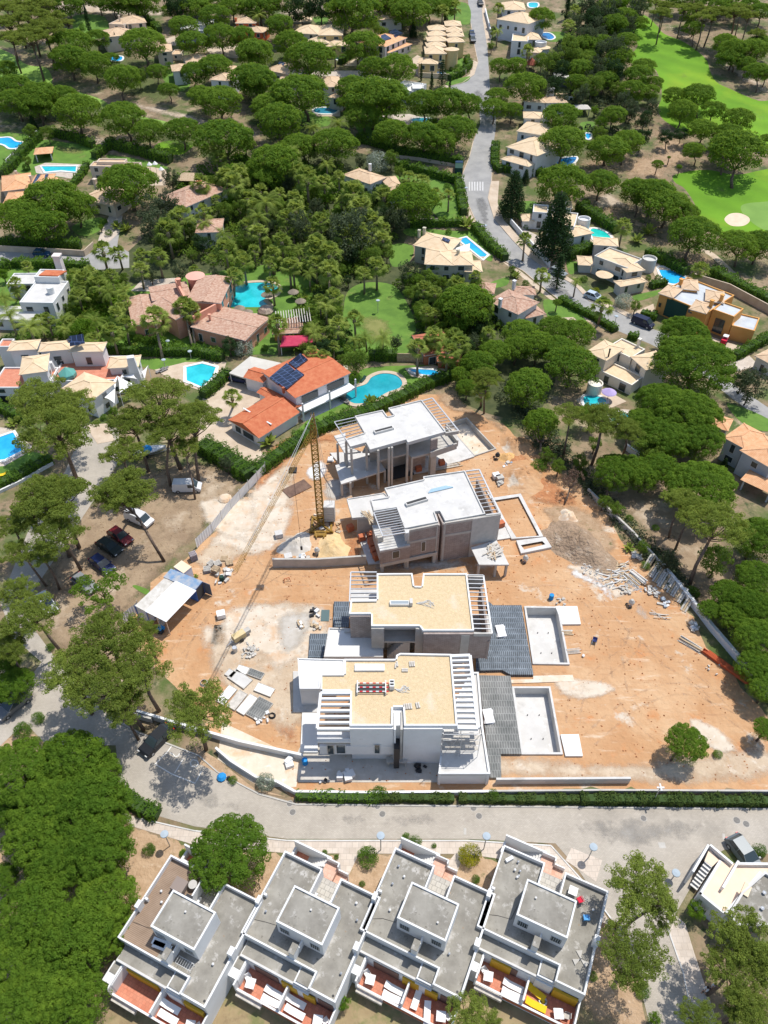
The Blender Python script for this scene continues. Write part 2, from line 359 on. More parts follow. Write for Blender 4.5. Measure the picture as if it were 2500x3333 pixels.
def crown_mesh(kind,var,m):
    key=(kind,var,m.name)
    if key in CM: return CM[key]
    r=random.Random(hash((kind.__len__(),var))+var*31+sum(map(ord,kind))); mb=MB(); pl=[]
    if kind in('umb','umbn'):
        near=kind=='umbn'; N=190 if near else 84; nt_=170 if near else 105; t=.021 if near else .034
        ecc=r.uniform(.8,1.0); lob=[(r.uniform(0,6.28),r.uniform(.05,.14)) for _ in range(3)]
        for i in range(N):
            u=(i+.5)/N; a=i*2.39996+r.uniform(-.3,.3); q=math.sqrt(u)*.9
            q*=1+sum(w_*math.cos((j+2)*a+ph) for j,(ph,w_) in enumerate(lob))*.6
            z=.58*math.sqrt(max(0,1-(q/1.02)**2))-.16+r.uniform(-.05,.04)
            rr=(r.uniform(.075,.125) if near else r.uniform(.12,.185))
            tufts(mb,(q*math.cos(a),q*math.sin(a)*ecc,z),rr,rr*.78,nt_,t,r,up=-.45,jit=.38)
        for i in range(N//2):  # skirt and under side
            a=i*2.39996; q=r.uniform(.6,.86) if i%3 else r.uniform(.1,.6)
            tufts(mb,(q*math.cos(a),q*math.sin(a)*ecc,r.uniform(-.26,-.1)),.17,.11,nt_//2,t,r,up=-1)
    elif kind=='open':
        n=r.randint(17,21)
        for i in range(n):
            a=i*2.39996+r.uniform(-.4,.4); q=math.sqrt((i+.6)/n)*.80; z=.38*(1-q*q)+r.uniform(-.16,.12)
            rx=r.uniform(.2,.34)*(1.15-.3*q)
            pl.append((q*math.cos(a),q*math.sin(a),z,rx))
            for j in range(15):
                b=r.uniform(0,6.28); w_=rx*math.sqrt(r.random())
                rr=r.uniform(.06,.115)
                tufts(mb,(q*math.cos(a)+w_*math.cos(b),q*math.sin(a)+w_*math.sin(b),z+r.uniform(-.05,.06)),rr,rr*.7,85,.02,r,up=-.7,jit=.65)
    elif kind=='spread':
        n=7
        for i in range(n):
            a=i*6.28/n+r.uniform(-.3,.3); q=r.uniform(.35,.75) if i else .1; z=.2+r.uniform(-.1,.15); rx=r.uniform(.24,.34)
            pl.append((q*math.cos(a),q*math.sin(a),z,rx))
            for j in range(16):
                b=r.uniform(0,6.28); w_=rx*math.sqrt(r.random()); rr=r.uniform(.06,.1)
                tufts(mb,(q*math.cos(a)+w_*math.cos(b),q*math.sin(a)+w_*math.sin(b),z+r.uniform(-.02,.06)),rr,rr*.7,60,.024,r,up=-.6)
    elif kind=='broad':
        for i in range(46):
            d=Vector((r.gauss(0,1),r.gauss(0,1),r.gauss(0,1))).normalized(); q=r.uniform(.45,.8)
            rr=r.uniform(.15,.26); tufts(mb,(d.x*q,d.y*q,d.z*q*.95),rr,rr*.85,120,.038,r,up=-.6,jit=.55)
    elif kind=='airy':
        for i in range(60):
            d=Vector((r.gauss(0,1),r.gauss(0,1),r.gauss(0,1))).normalized(); q=r.uniform(.3,.9)
            rr=r.uniform(.1,.2); tufts(mb,(d.x*q*.9,d.y*q*.9,d.z*q*1.05),rr,rr*1.1,55,.045,r,up=-1,jit=.9)
    elif kind=='cypress':
        for i in range(40):
            z=i/40; q=.5*math.sin(math.pi*min(1,(z*.93+.07))**.8)*1.0+.06; 
            for j in range(3):
                a=r.uniform(0,6.28); tufts(mb,(q*.5*math.cos(a),q*.5*math.sin(a),z*6),q*.62,.3,26,.09,r,up=-1)
    elif kind=='cone':
        for i in range(34):
            z=i/34; q=(1-z)**.85*.8+.05; nn=max(3,int(9*q+2))
            for j in range(nn):
                a=6.28*j/nn+r.uniform(-.3,.3); tufts(mb,(q*.72*math.cos(a),q*.72*math.sin(a),z*2.3+r.uniform(-.05,.05)),.17+.12*q,.1,36,.045,r,up=-.8)
    elif kind=='tier':      # araucaria: separate whorls
        for i in range(13):
            z=i/13; q=(1-z)*.8+.12
            for j in range(6):
                a=6.28*j/6+r.uniform(-.2,.2)
                for k in range(4):
                    w_=q*(k+1)/4.5; tufts(mb,(w_*math.cos(a),w_*math.sin(a),z*3.2+.1*w_),.09,.06,16,.05,r,up=-1)
    elif kind=='ball':
        for i in range(26):
            d=Vector((r.gauss(0,1),r.gauss(0,1),r.gauss(.2,1))).normalized()
            tufts(mb,(d.x*.7,d.y*.7,d.z*.62),.3,.28,80,.05,r,up=-.6)
        tufts(mb,(0,0,0),.85,.8,700,.05,r,up=-.8)
    elif kind=='fan':       # fan palm: petioles ending in fans of blades
        vs=[];fs=[]
        for i in range(44):
            a=i*2.39996; el=r.uniform(-.55,1.35) if i>8 else r.uniform(.9,1.4)
            d=Vector((math.cos(a)*math.cos(el),math.sin(a)*math.cos(el),math.sin(el))); L=r.uniform(.45,.62)
            b=d*L; side=d.cross(Vector((0,0,1))).normalized(); upv=side.cross(d).normalized()
            o=len(vs); vs+=[side*.012,-side*.012,b-side*.008,b+side*.008]; fs.append((o,o+1,o+2,o+3))
            for k in range(11):
                t=(k-5)/5*1.35; q=(d*math.cos(t)+side*math.sin(t)).normalized(); l=.46*(1-.12*abs(t))
                tip=b+q*l+Vector((0,0,-.10-.16*r.random())); mid=b+q*l*.5; ww=q.cross(upv).normalized()*.035
                o=len(vs); vs+=[b,mid-ww,tip,mid+ww]; fs.append((o,o+1,o+2,o+3))
        mb.add(vs,fs)
    elif kind=='feather':
        vs=[];fs=[]
        for i in range(26):
            a=i*2.39996+r.uniform(-.2,.2); el=r.uniform(.1,1.2); prev=Vector((0,0,0)); d=Vector((math.cos(a)*math.cos(el),math.sin(a)*math.cos(el),math.sin(el)))
            side=Vector((-math.sin(a),math.cos(a),0))
            for k in range(9):
                q=prev+d*.125; d=(d+Vector((0,0,-.17))).normalized()
                w_=.24*math.sin(math.pi*(k+1.3)/10.5)+.03
                for sg in(-1,1):
                    for h in(0,.5):
                        b=prev.lerp(q,h); o=len(vs); tip=b+side*sg*w_+d*.1+Vector((0,0,-.06)); vs+=[b,b+d*.045,tip]; fs.append((o,o+1,o+2))
                prev=q
        mb.add(vs,fs)
    elif kind=='banana':
        vs=[];fs=[]
        for i in range(16):
            a=i*2.39996; el=r.uniform(.5,1.35); d=Vector((math.cos(a)*math.cos(el),math.sin(a)*math.cos(el),math.sin(el))); side=Vector((-math.sin(a),math.cos(a),0)); prev=Vector((0,0,0)); o=len(vs)
            for k in range(6):
                w_=.16*math.sin(math.pi*k/5)+.01; vs+=[prev-side*w_,prev,prev+side*w_]
                if k: fs+=[(o+3*k-3,o+3*k-2,o+3*k+1,o+3*k),(o+3*k-2,o+3*k-1,o+3*k+2,o+3*k+1)]
                prev=prev+d*.2; d=(d+Vector((0,0,-.16))).normalized()
        mb.add(vs,fs)
    elif kind=='dry':
        for i in range(90):
            d=Vector((r.gauss(0,1),r.gauss(0,1),r.gauss(.3,.8))).normalized(); q=r.uniform(.3,.95)
            tufts(mb,tuple(d*q),.1,.1,14,.05,r,up=-1,jit=1)
    me=bpy.data.meshes.new('crown'); me.from_pydata(mb.v,[],mb.f); me.update(); me.materials.append(m)
    CM[key]=(me,pl); return CM[key]
NV={'umb':6,'umbn':5,'open':5,'spread':2,'broad':4,'airy':3,'cypress':1,'cone':2,'tier':1,'ball':3,'fan':4,'feather':2,'banana':2,'dry':1}
KIND={ # code: (object name, crown kind, leaf material, description, category, default height / crown radius)
 'U':('umbrella_pine','umb',L_umb,'umbrella pine','pine tree','umbrella pines with rounded dense crowns'),
 'V':('umbrella_pine','umbn',L_umb,'big dense umbrella pine','pine tree','umbrella pines with rounded dense crowns'),
 'O':('pine_tree','open',L_open,'loose crowned pine','pine tree','tall pines with open crowns'),
 'Q':('pine_tree','spread',L_umb,'low spreading pine','pine tree','tall pines with open crowns'),
 'B':('broadleaf_tree','broad',L_broad,'leafy green tree','tree','leafy garden trees'),
 'G':('broadleaf_tree','airy',L_grey,'grey green feathery tree','tree','leafy garden trees'),
 'L':('broadleaf_tree','broad',L_bright,'bright green tree','tree','leafy garden trees'),
 'K':('broadleaf_tree','broad',L_dark,'dark evergreen tree','tree','leafy garden trees'),
 'W':('flowering_bush','ball',L_wflower,'white flowering bush','bush','flowering garden bushes'),
 'Y':('flowering_bush','ball',L_flower,'yellow flowering bush','bush','flowering garden bushes'),
 'S':('shrub','ball',L_hedge,'rounded green shrub','shrub','rounded garden shrubs'),
 'C':('cypress_tree','cypress',L_dark,'slender dark cypress','cypress','slender cypresses'),
 'N':('conifer_tree','cone',L_dark,'broad conical conifer','conifer','conical conifers'),
 'A':('araucaria_tree','tier',L_dark,'tiered araucaria tree','conifer','conical conifers'),
 'P':('palm_tree','fan',L_palm,'fan palm','palm tree','palms in the gardens'),
 'F':('palm_tree','feather',L_palm,'feathery palm','palm tree','palms in the gardens'),
 'T':('strelitzia_plant','banana',L_palm,'broad leaved garden plant','plant','broad leaved garden plants'),
 'R':('bare_tree','dry',L_dry,'dry brown leafless tree','tree','dry trees'),
}
def tree(code,p,wpx,base=None,hf=None,label=None):
    """p: photo pixel of the crown's centre; wpx: crown width in photo pixels; base: photo pixel of the trunk foot"""
    nm,ck,lm,desc,cat,grp=KIND[code]
    rr=random.Random(int(p[0]*13+p[1]*7))
    hc=5.0
    for _ in range(4):
        v=W(p,hc); m=mpp(v); rad=wpx*m/2
        ez=1.0
        if code in 'UV': hc=rad*.66+1.6
        elif code in 'O': hc=rad*1.25+4
        elif code=='Q': hc=rad*.6+1.6
        elif code in 'BLKGR': hc=rad*1.15+.6
        elif code in 'SYW': hc=rad*.62
        elif code=='C': hc=0
        elif code in 'NA': hc=rad*.5
        elif code in 'PF': hc=rad*1.7+1.8
        elif code=='T': hc=.8
        if hf is not None: hc=hf
    if code=='C': v=W(p,rad*4); 
    if code in 'NA': v=W(p,rad*1.2 if code=='N' else rad*1.8)
    v=W(p,hc) if code not in 'CNA' else v
    g=zt(v.y)
    if base: b=W(base); 
    else: b=Vector((v.x+rr.uniform(-.15,.15)*rad*(code in 'UVO'),v.y+rr.uniform(-.1,.1)*rad,g))
    if code in 'CNASYWT': b=Vector((v.x,v.y,g))
    b.z=zt(b.y)
    if base:   # crown stays above the foot at its own height
        hc=max(hc,3); v=W(p,hc)
    o=thing(nm,label,cat,b,0,grp)
    me,pl=crown_mesh(ck,rr.randrange(NV[ck]),lm)
    cr=bpy.data.objects.new('crown' if code not in'SYWT' else 'foliage',me); C.objects.link(cr); cr.parent=o
    rel=v-b; rz=rr.uniform(0,6.28)
    if code in 'C': cr.scale=(rad*1.5,rad*1.5,rad*1.5); rel=Vector((0,0,0))
    elif code=='N': cr.scale=(rad*1.15,)*3; rel=Vector((0,0,rad*.25))
    elif code=='A': cr.scale=(rad*1.1,)*3; rel=Vector((0,0,rad*.4))
    elif code=='T': cr.scale=(rad*1.1,)*3; rel=Vector((0,0,.1))
    else:
        s=rad*((1.05 if code=='U' else 1.06) if code not in 'PF' else 1.32); zz=rr.uniform(.9,1.1)
        if code in 'UV': zz=rr.uniform(1.0,1.25)
        cr.scale=(s*rr.uniform(.94,1.06),s*rr.uniform(.94,1.06),s*zz)
    cr.location=rel; cr.rotation_euler=(0,0,rz)
    # trunk with limbs
    mb=MB()
    if code in 'UVBLKGOQR':
        top=rel+Vector((0,0,rad*(-.05 if code in 'UV' else -.1)))
        r0=max(.13,rad*(.055 if code in'UV' else .04)) if code!='O' else max(.16,min(.32,rad*.06))
        fork=top*.55 if code in 'UVBLKG' else top*.7
        fork=Vector((top.x*.5,top.y*.5,max(.3,top.z-rad*.42))) if code in'UVOQ' else fork
        mid=Vector((fork.x*.35+rr.uniform(-.1,.1)*rad,fork.y*.35,fork.z*.5))
        mb.tube([(0,0,-.2),mid,fork],[r0*1.15,r0*.95,r0*.8],7)
        if pl:
            ca,sa=math.cos(rz),math.sin(rz)
            for (x,y,z,rx) in pl:
                x,y,z=x*cr.scale[0],y*cr.scale[1],z*cr.scale[2]; e=rel+Vector((x*ca-y*sa,x*sa+y*ca,z-.05*rad))
                k=fork.lerp(rel,rr.uniform(.1,.7)); mb.tube([k,(k+e)/2+Vector((0,0,-.06*rad)),e],[r0*.4,r0*.26,r0*.1],5)
                for _ in range(3):
                    q=e+Vector((rr.uniform(-1,1),rr.uniform(-1,1),rr.uniform(0,.3)))*rx*rad*.8; mb.tube([(k+e)/2+(e-k)*.2,q],[r0*.13,r0*.05],4)
            mb.tube([fork,rel+Vector((0,0,rad*.2))],[r0*.7,r0*.3],6)
        else:
            for i in range(6):
                a=rz+i*1.05+rr.uniform(-.2,.2); q=rr.uniform(.4,.75)*rad
                mb.tube([fork-Vector((0,0,.1)),fork+Vector((q*.5*math.cos(a),q*.5*math.sin(a),rad*.18)),rel+Vector((q*math.cos(a),q*math.sin(a),rad*.02))],[r0*.6,r0*.42,r0*.15],5)
        mb.obj('trunk',M_bark,o,smooth=True)
    elif code in 'PF':
        r0=rad*.075+.08; mb.tube([(0,0,-.1),rel*.5,rel],[r0*1.25,r0,r0*.95],7)
        if code=='P': mb.lathe(tuple(rel+Vector((0,0,-rad*.5))),[(r0,0),(r0*1.9,rad*.15),(r0*1.5,rad*.5)],8)
        mb.obj('trunk',M_pbark,o,smooth=True)
    elif code in 'CNA':
        MB().tube([(0,0,-.1),(0,0,rad*3)],[rad*.1,rad*.03],6).obj('trunk',M_bark,o)
    if not label: post(o,desc,p)
    return o
def trees(T,s):
    for it in s.split(';'):
        it=it.strip()
        if not it: continue
        a=it.split(); code=a[0]; x,y,wd=map(float,a[1:4]); k=T(1,0)[0]-T(0,0)[0]
        base=T(float(a[4]),float(a[5])) if len(a)>5 else None
        tree(code,T(x,y),wd*k,base)
def hedge(T,pts,wd,ht,label=None,m=None,desc='clipped green hedge',dens=1.0,name='hedge'):
    p=[W(T(*q)) for q in pts]; r=random.Random(int(p[0].x*10)); mb=MB(); core=MB()
    o=thing(name,label,'hedge',p[0],0,'garden hedges'); vs=[];fs=[]; big=mpp(p[0])
    t=max(.12,min(.3,big*2.6))
    for a,b in zip(p,p[1:]):
        d=(b-a); L=d.length; d.normalize(); s=Vector((d.y,-d.x,0)).normalized()
        a0=a-p[0]; b0=b-p[0]; w2=wd/2*.75
        core.add([a0-s*w2,a0+s*w2,b0+s*w2,b0-s*w2,a0-s*w2+Vector((0,0,ht*.85)),a0+s*w2+Vector((0,0,ht*.85)),b0+s*w2+Vector((0,0,ht*.85)),b0-s*w2+Vector((0,0,ht*.85))],[(4,5,6,7),(0,1,5,4),(1,2,6,5),(2,3,7,6),(3,0,4,7)])
        n=int(L*(wd+2*ht)/(t*t)*1.05*dens)
        for _ in range(n):
            u=r.random()*L; k=r.random()*(wd+2*ht)
            if k<wd: off,z,nn=k-wd/2,ht*r.uniform(.88,1.06),Vector((0,0,1))
            elif k<wd+ht: off,z,nn=wd/2*r.uniform(.85,1.12),(k-wd),s
            else: off,z,nn=-wd/2*r.uniform(.85,1.12),(k-wd-ht),-s
            lump=1+.15*math.sin(u*1.7+a.x)+.11*math.sin(u*4.1+a.y)+.08*math.sin(u*9.3)
            q=a0+d*u+s*off*lump+Vector((0,0,z*lump)); nn=(nn+Vector((r.gauss(0,.55),r.gauss(0,.55),r.gauss(.2,.5)))).normalized()
            x=nn.orthogonal().normalized(); y=nn.cross(x); i=len(vs); vs+=[q-x*t,q-y*t*.6,q+x*t,q+y*t*.6]; fs.append((i,i+1,i+2,i+3))
    mb.add(vs,fs); mb.obj('foliage',m or L_hedge,o); core.obj('twigs',M_hcore,o)
    mid=T(*pts[len(pts)//2]); 
    if not label: post(o,desc,mid)
    return o
# ---------------------------------------------------------------- houses
class House:
    """volumes given by the photo pixels of three eave corners: front left, front right, back right"""
    def __init__(s,label,T,vols,wall=M_white,roof=M_tan,name='house',cat='house',lmk=None,win=True,group=None,hf=None):
        s.T=T; s.wall=wall; s.roof=roof; yy=T(vols[0][0],vols[0][1])[1]; s.hf=hf or (.6 if yy<900 else .68)
        A,B,Cc=[T(*q) for q in (vols[0][0:2],vols[0][2:4],vols[0][4:6])]
        g=W(((A[0]+Cc[0])/2,(A[1]+Cc[1])/2),vols[0][6]*s.hf); s.z0=zt(g.y)
        a=atz(A,s.z0+vols[0][6]*s.hf); b=atz(B,s.z0+vols[0][6]*s.hf); s.rz=math.atan2(b.y-a.y,b.x-a.x)
        s.root=thing(name,label,cat,(g.x,g.y,s.z0),s.rz,group); s.inv=Matrix.Rotation(-s.rz,4,'Z')@Matrix.Translation((-g.x,-g.y,-s.z0))
        s.win=win
        for v in vols: s.vol(*v)
    def loc(s,x,y,h): return s.inv@atz(s.T(x,y),s.z0+h*s.hf)
    def vol(s,ax,ay,bx,by,cx,cy,h,kind='h',wall=None,roof=None,win=None,z0=0):
        a,b,c=s.loc(ax,ay,h),s.loc(bx,by,h),s.loc(cx,cy,h)
        u=(b-a); u.z=0; Lx=u.length; un=u.normalized(); vn=Vector((-un.y,un.x,0)); Ly=max(1.5,abs((c-b).dot(vn)))
        Mx=Matrix.Translation((a.x,a.y,0))@Matrix.Rotation(math.atan2(un.y,un.x),4,'Z')
        h*=s.hf; z0*=s.hf; wall=wall or s.wall; roof=roof or s.roof
        dz=-3 if z0==0 else 0
        if kind=='f':
            MB(Mx).box(0,Lx,0,Ly,z0+dz,h-.35).obj('wall',wall,s.root)
            pr=MB(Mx); t=.22
            for bb in ((0,Lx,0,t),(0,Lx,Ly-t,Ly),(0,t,t,Ly-t),(Lx-t,Lx,t,Ly-t)): pr.box(*bb,h-.35,h)
            pr.obj('parapet',wall,s.root); MB(Mx).box(t,Lx-t,t,Ly-t,h-.35,h-.28).obj('roof',roof,s.root)
        elif kind in 'hgl':
            MB(Mx).box(0,Lx,0,Ly,z0+dz,h-.12).obj('wall',wall,s.root)
            o=.35; x0,x1,y0,y1=-o,Lx+o,-o,Ly+o; hr=.15*min(Lx,Ly)+.12 if kind!='l' else .35; e=min(Lx,Ly)/2+o
            k=0 if kind in 'gl' else 1
            if Lx>=Ly: r1,r2=(x0+e*k,(y0+y1)/2),(x1-e*k,(y0+y1)/2); fs=[(0,1,5,4),(1,2,5),(2,3,4,5),(3,0,4)]
            else: r1,r2=((x0+x1)/2,y0+e*k),((x0+x1)/2,y1-e*k); fs=[(0,1,4),(1,2,5,4),(2,3,5),(3,0,4,5)]
            vs=[(x0,y0,h),(x1,y0,h),(x1,y1,h),(x0,y1,h),(*r1,h+hr),(*r2,h+hr)]
            m=MB(Mx); m.add(vs,fs); ob=m.obj('roof',roof,s.root)
            MB(Mx).box(x0,x1,y0,y1,h-.12,h-.004).obj('eaves',M_frame,s.root)
            rd=MB(Mx)
            if k:
                for q in vs[:4]:
                    rr_=min((vs[4],vs[5]),key=lambda z:(z[0]-q[0])**2+(z[1]-q[1])**2); rd.bar(q,rr_,.22,.1)
            rd.bar(vs[4],vs[5],.24,.12); rd.obj('ridge_tiles',roof,s.root)
        elif kind=='p':   # posts with roof (porch / pavilion)
            po=MB(Mx)
            for x in (0.1,Lx-.3):
                for y in (.1,Ly-.3): po.box(x,x+.22,y,y+.22,z0+dz,h-.1)
            po.obj('post',wall,s.root); o=.3; hr=.2*min(Lx,Ly)
            MB(Mx).add([(-o,-o,h),(Lx+o,-o,h),(Lx+o,Ly+o,h),(-o,Ly+o,h),(Lx*.35,Ly/2,h+hr),(Lx*.65,Ly/2,h+hr),],[(0,1,5,4),(1,2,5),(2,3,4,5),(3,0,4),(3,2,1,0)]).obj('roof',roof,s.root)
            return
        if (s.win if win is None else win) and h-z0>1.6:
            nst=2 if h-z0>3.2 else 1; sh=(h-z0)/nst; rw=random.Random(int(ax*3+ay))
            for st in range(nst):
                zb=z0+sh*st+.6
                for face,L in (('f',Lx),('r',Ly),('l',Ly)):
                    n=int(L/2.8); 
                    if n<1: continue
                    if face!='f' and s.root.location.x*(1 if face=='r' else -1)>5: continue
                    for i in range(min(n,4)):
                        c0=L*(i+.5)/min(n,4); ww=rw.choice((.7,.95,1.3)); hh=.95 if rw.random()<.6 else 1.5
                        zz=zb if hh<1.5 else z0+sh*st+.15
                        if zz+hh>h-.3: hh=h-.35-zz
                        def bx(m,g,d):
                            if face=='f': m.box(c0-ww/2-g,c0+ww/2+g,-d,.02,zz-g,zz+hh+g)
                            elif face=='r': m.box(Lx-.02,Lx+d,c0-ww/2-g,c0+ww/2+g,zz-g,zz+hh+g)
                            else: m.box(-d,.02,c0-ww/2-g,c0+ww/2+g,zz-g,zz+hh+g)
                            return m
                        f=bx(MB(Mx),.09,.05).obj('window',M_frame,s.root); bx(MB(Mx),0,.07).obj('pane',M_glass,f)
    def chimney(s,x,y,h,wd=.8,ht=1.6,m=None,rnd_=False):
        wd*=.7; a=s.loc(x,y,h); mb=MB()
        if rnd_: mb.lathe((a.x,a.y,a.z-ht),[(wd/2,0),(wd/2,ht),(wd*.65,ht),(wd*.65,ht+.2),(.05,ht+.25)],14)
        else: mb.box(a.x-wd/2,a.x+wd/2,a.y-wd/2,a.y+wd/2,a.z-ht,a.z).box(a.x-wd*.65,a.x+wd*.65,a.y-wd*.65,a.y+wd*.65,a.z,a.z+.18)
        mb.obj('chimney',m or s.wall,s.root); return s
    def solar(s,pts,h,h2=None,n=1):
        from mathutils.bvhtree import BVHTree
        vs=[];fs=[]
        for o in s.root.children:
            if o.name.startswith('roof'):
                k=len(vs); vs+=[w.co.copy() for w in o.data.vertices]; fs+=[tuple(i+k for i in f.vertices) for f in o.data.polygons]
        bv=BVHTree.FromPolygons(vs,fs); q=[]; cam_=s.inv@Vector((0,0,H))
        for i,(x,y) in enumerate(pts):
            d=(s.inv.to_3x3()@Vector(ray(*s.T(x,y)))).normalized(); hit=bv.ray_cast(cam_,d)
            q.append(hit[0] if hit[0] else s.loc(x,y,h if i<2 else (h2 or h)))
        up=Vector((0,0,.28)); MB().add([p+up for p in q]+[p for p in q],[(0,1,2,3),(0,4,5,1),(1,5,6,2),(2,6,7,3),(3,7,4,0)]).obj('solar_panel',M_solar,s.root); return s
    def cyl(s,x,y,r,h,roof=None,z0=0,cone=0,name='turret',par=0):
        r*=.62; a=s.loc(x,y,h); h*=s.hf; z0*=s.hf; cone*=.6; par*=.6; t=MB().lathe((a.x,a.y,z0-(2 if z0==0 else 0)),[(r,0),(r,h-z0+(2 if z0==0 else 0))],24).obj(name,s.wall,s.root,smooth=False)
        if cone: MB().lathe((a.x,a.y,h),[(r+.3,0),(.05,cone)],24).obj('roof',roof or s.roof,s.root)
        elif par: 
            MB().lathe((a.x,a.y,h),[(r,0),(r,par),(r-.2,par),(r-.2,.03)],24).obj('parapet',s.wall,s.root)
        return s
def pool(T,pts,label,col='b',curve=True,cop=.45,hh=.18,copm=None):
    cols={'b':('pool_water_blue',(.01,.30,.58)),'t':('pool_water_turquoise',(.01,.37,.42)),'q':('pool_water_teal',(.005,.25,.30)),'d':('pool_water_deep',(.01,.16,.40)),'k':('pool_water_dark',(.02,.16,.24)),'g':('pool_water_green',(.01,.42,.36))}
    nm,c=cols[col]; m=mat(nm,c,tuple(min(1,x*1.45+.02) for x in c),.22,rough=.07,spec=.5,bump=.02,bscale=2.5)
    p=[W(T(*q)) for q in pts]; c0=sum(p,Vector())/len(p); z=zt(c0.y)
    q=[(v.x-c0.x,v.y-c0.y,0) for v in p]
    if curve: q=[(v[0],v[1],0) for v in smoothpoly(q,5)]
    n=len(q); ar=sum(q[i][0]*q[(i+1)%n][1]-q[(i+1)%n][0]*q[i][1] for i in range(n)); 
    if ar<0: q=q[::-1]
    o=thing('swimming_pool',label,'pool',(c0.x,c0.y,z),0,'garden swimming pools')
    # follow the slope: shear z with y
    e=.5; sl=(zt(c0.y+e)-zt(c0.y-e))/(2*e)
    out=[]
    for i in range(n):
        a,b,c=Vector(q[i-1][:2]),Vector(q[i][:2]),Vector(q[(i+1)%n][:2]); d=((b-a).normalized()+(c-b).normalized())
        d=d.normalized() if d.length>1e-6 else Vector((1,0)); out.append((b.x+d.y*cop,b.y-d.x*cop))
    mb=MB(); vs=[(x,y,hh+sl*y) for x,y,_ in q]+[(x,y,hh+sl*y) for x,y in out]+[(x,y,-.3+sl*y) for x,y in out]+[(x,y,-.1+sl*y) for x,y,_ in q]
    fs=[]
    for i in range(n):
        j=(i+1)%n; fs+=[(i+n,j+n,j,i),(i+2*n,j+2*n,j+n,i+n),(i,j,j+3*n,i+3*n)]
    mb.add(vs,fs).obj('coping',copm or M_bwhite,o)
    bm=bmesh.new(); f=bm.faces.new([bm.verts.new((x,y,hh*.45+sl*y)) for x,y,_ in q]); bmesh.ops.triangulate(bm,faces=[f])
    me=bpy.data.meshes.new('water'); bm.to_mesh(me); bm.free(); me.materials.append(m); wo=bpy.data.objects.new('water',me); C.objects.link(wo); wo.parent=o
    return o
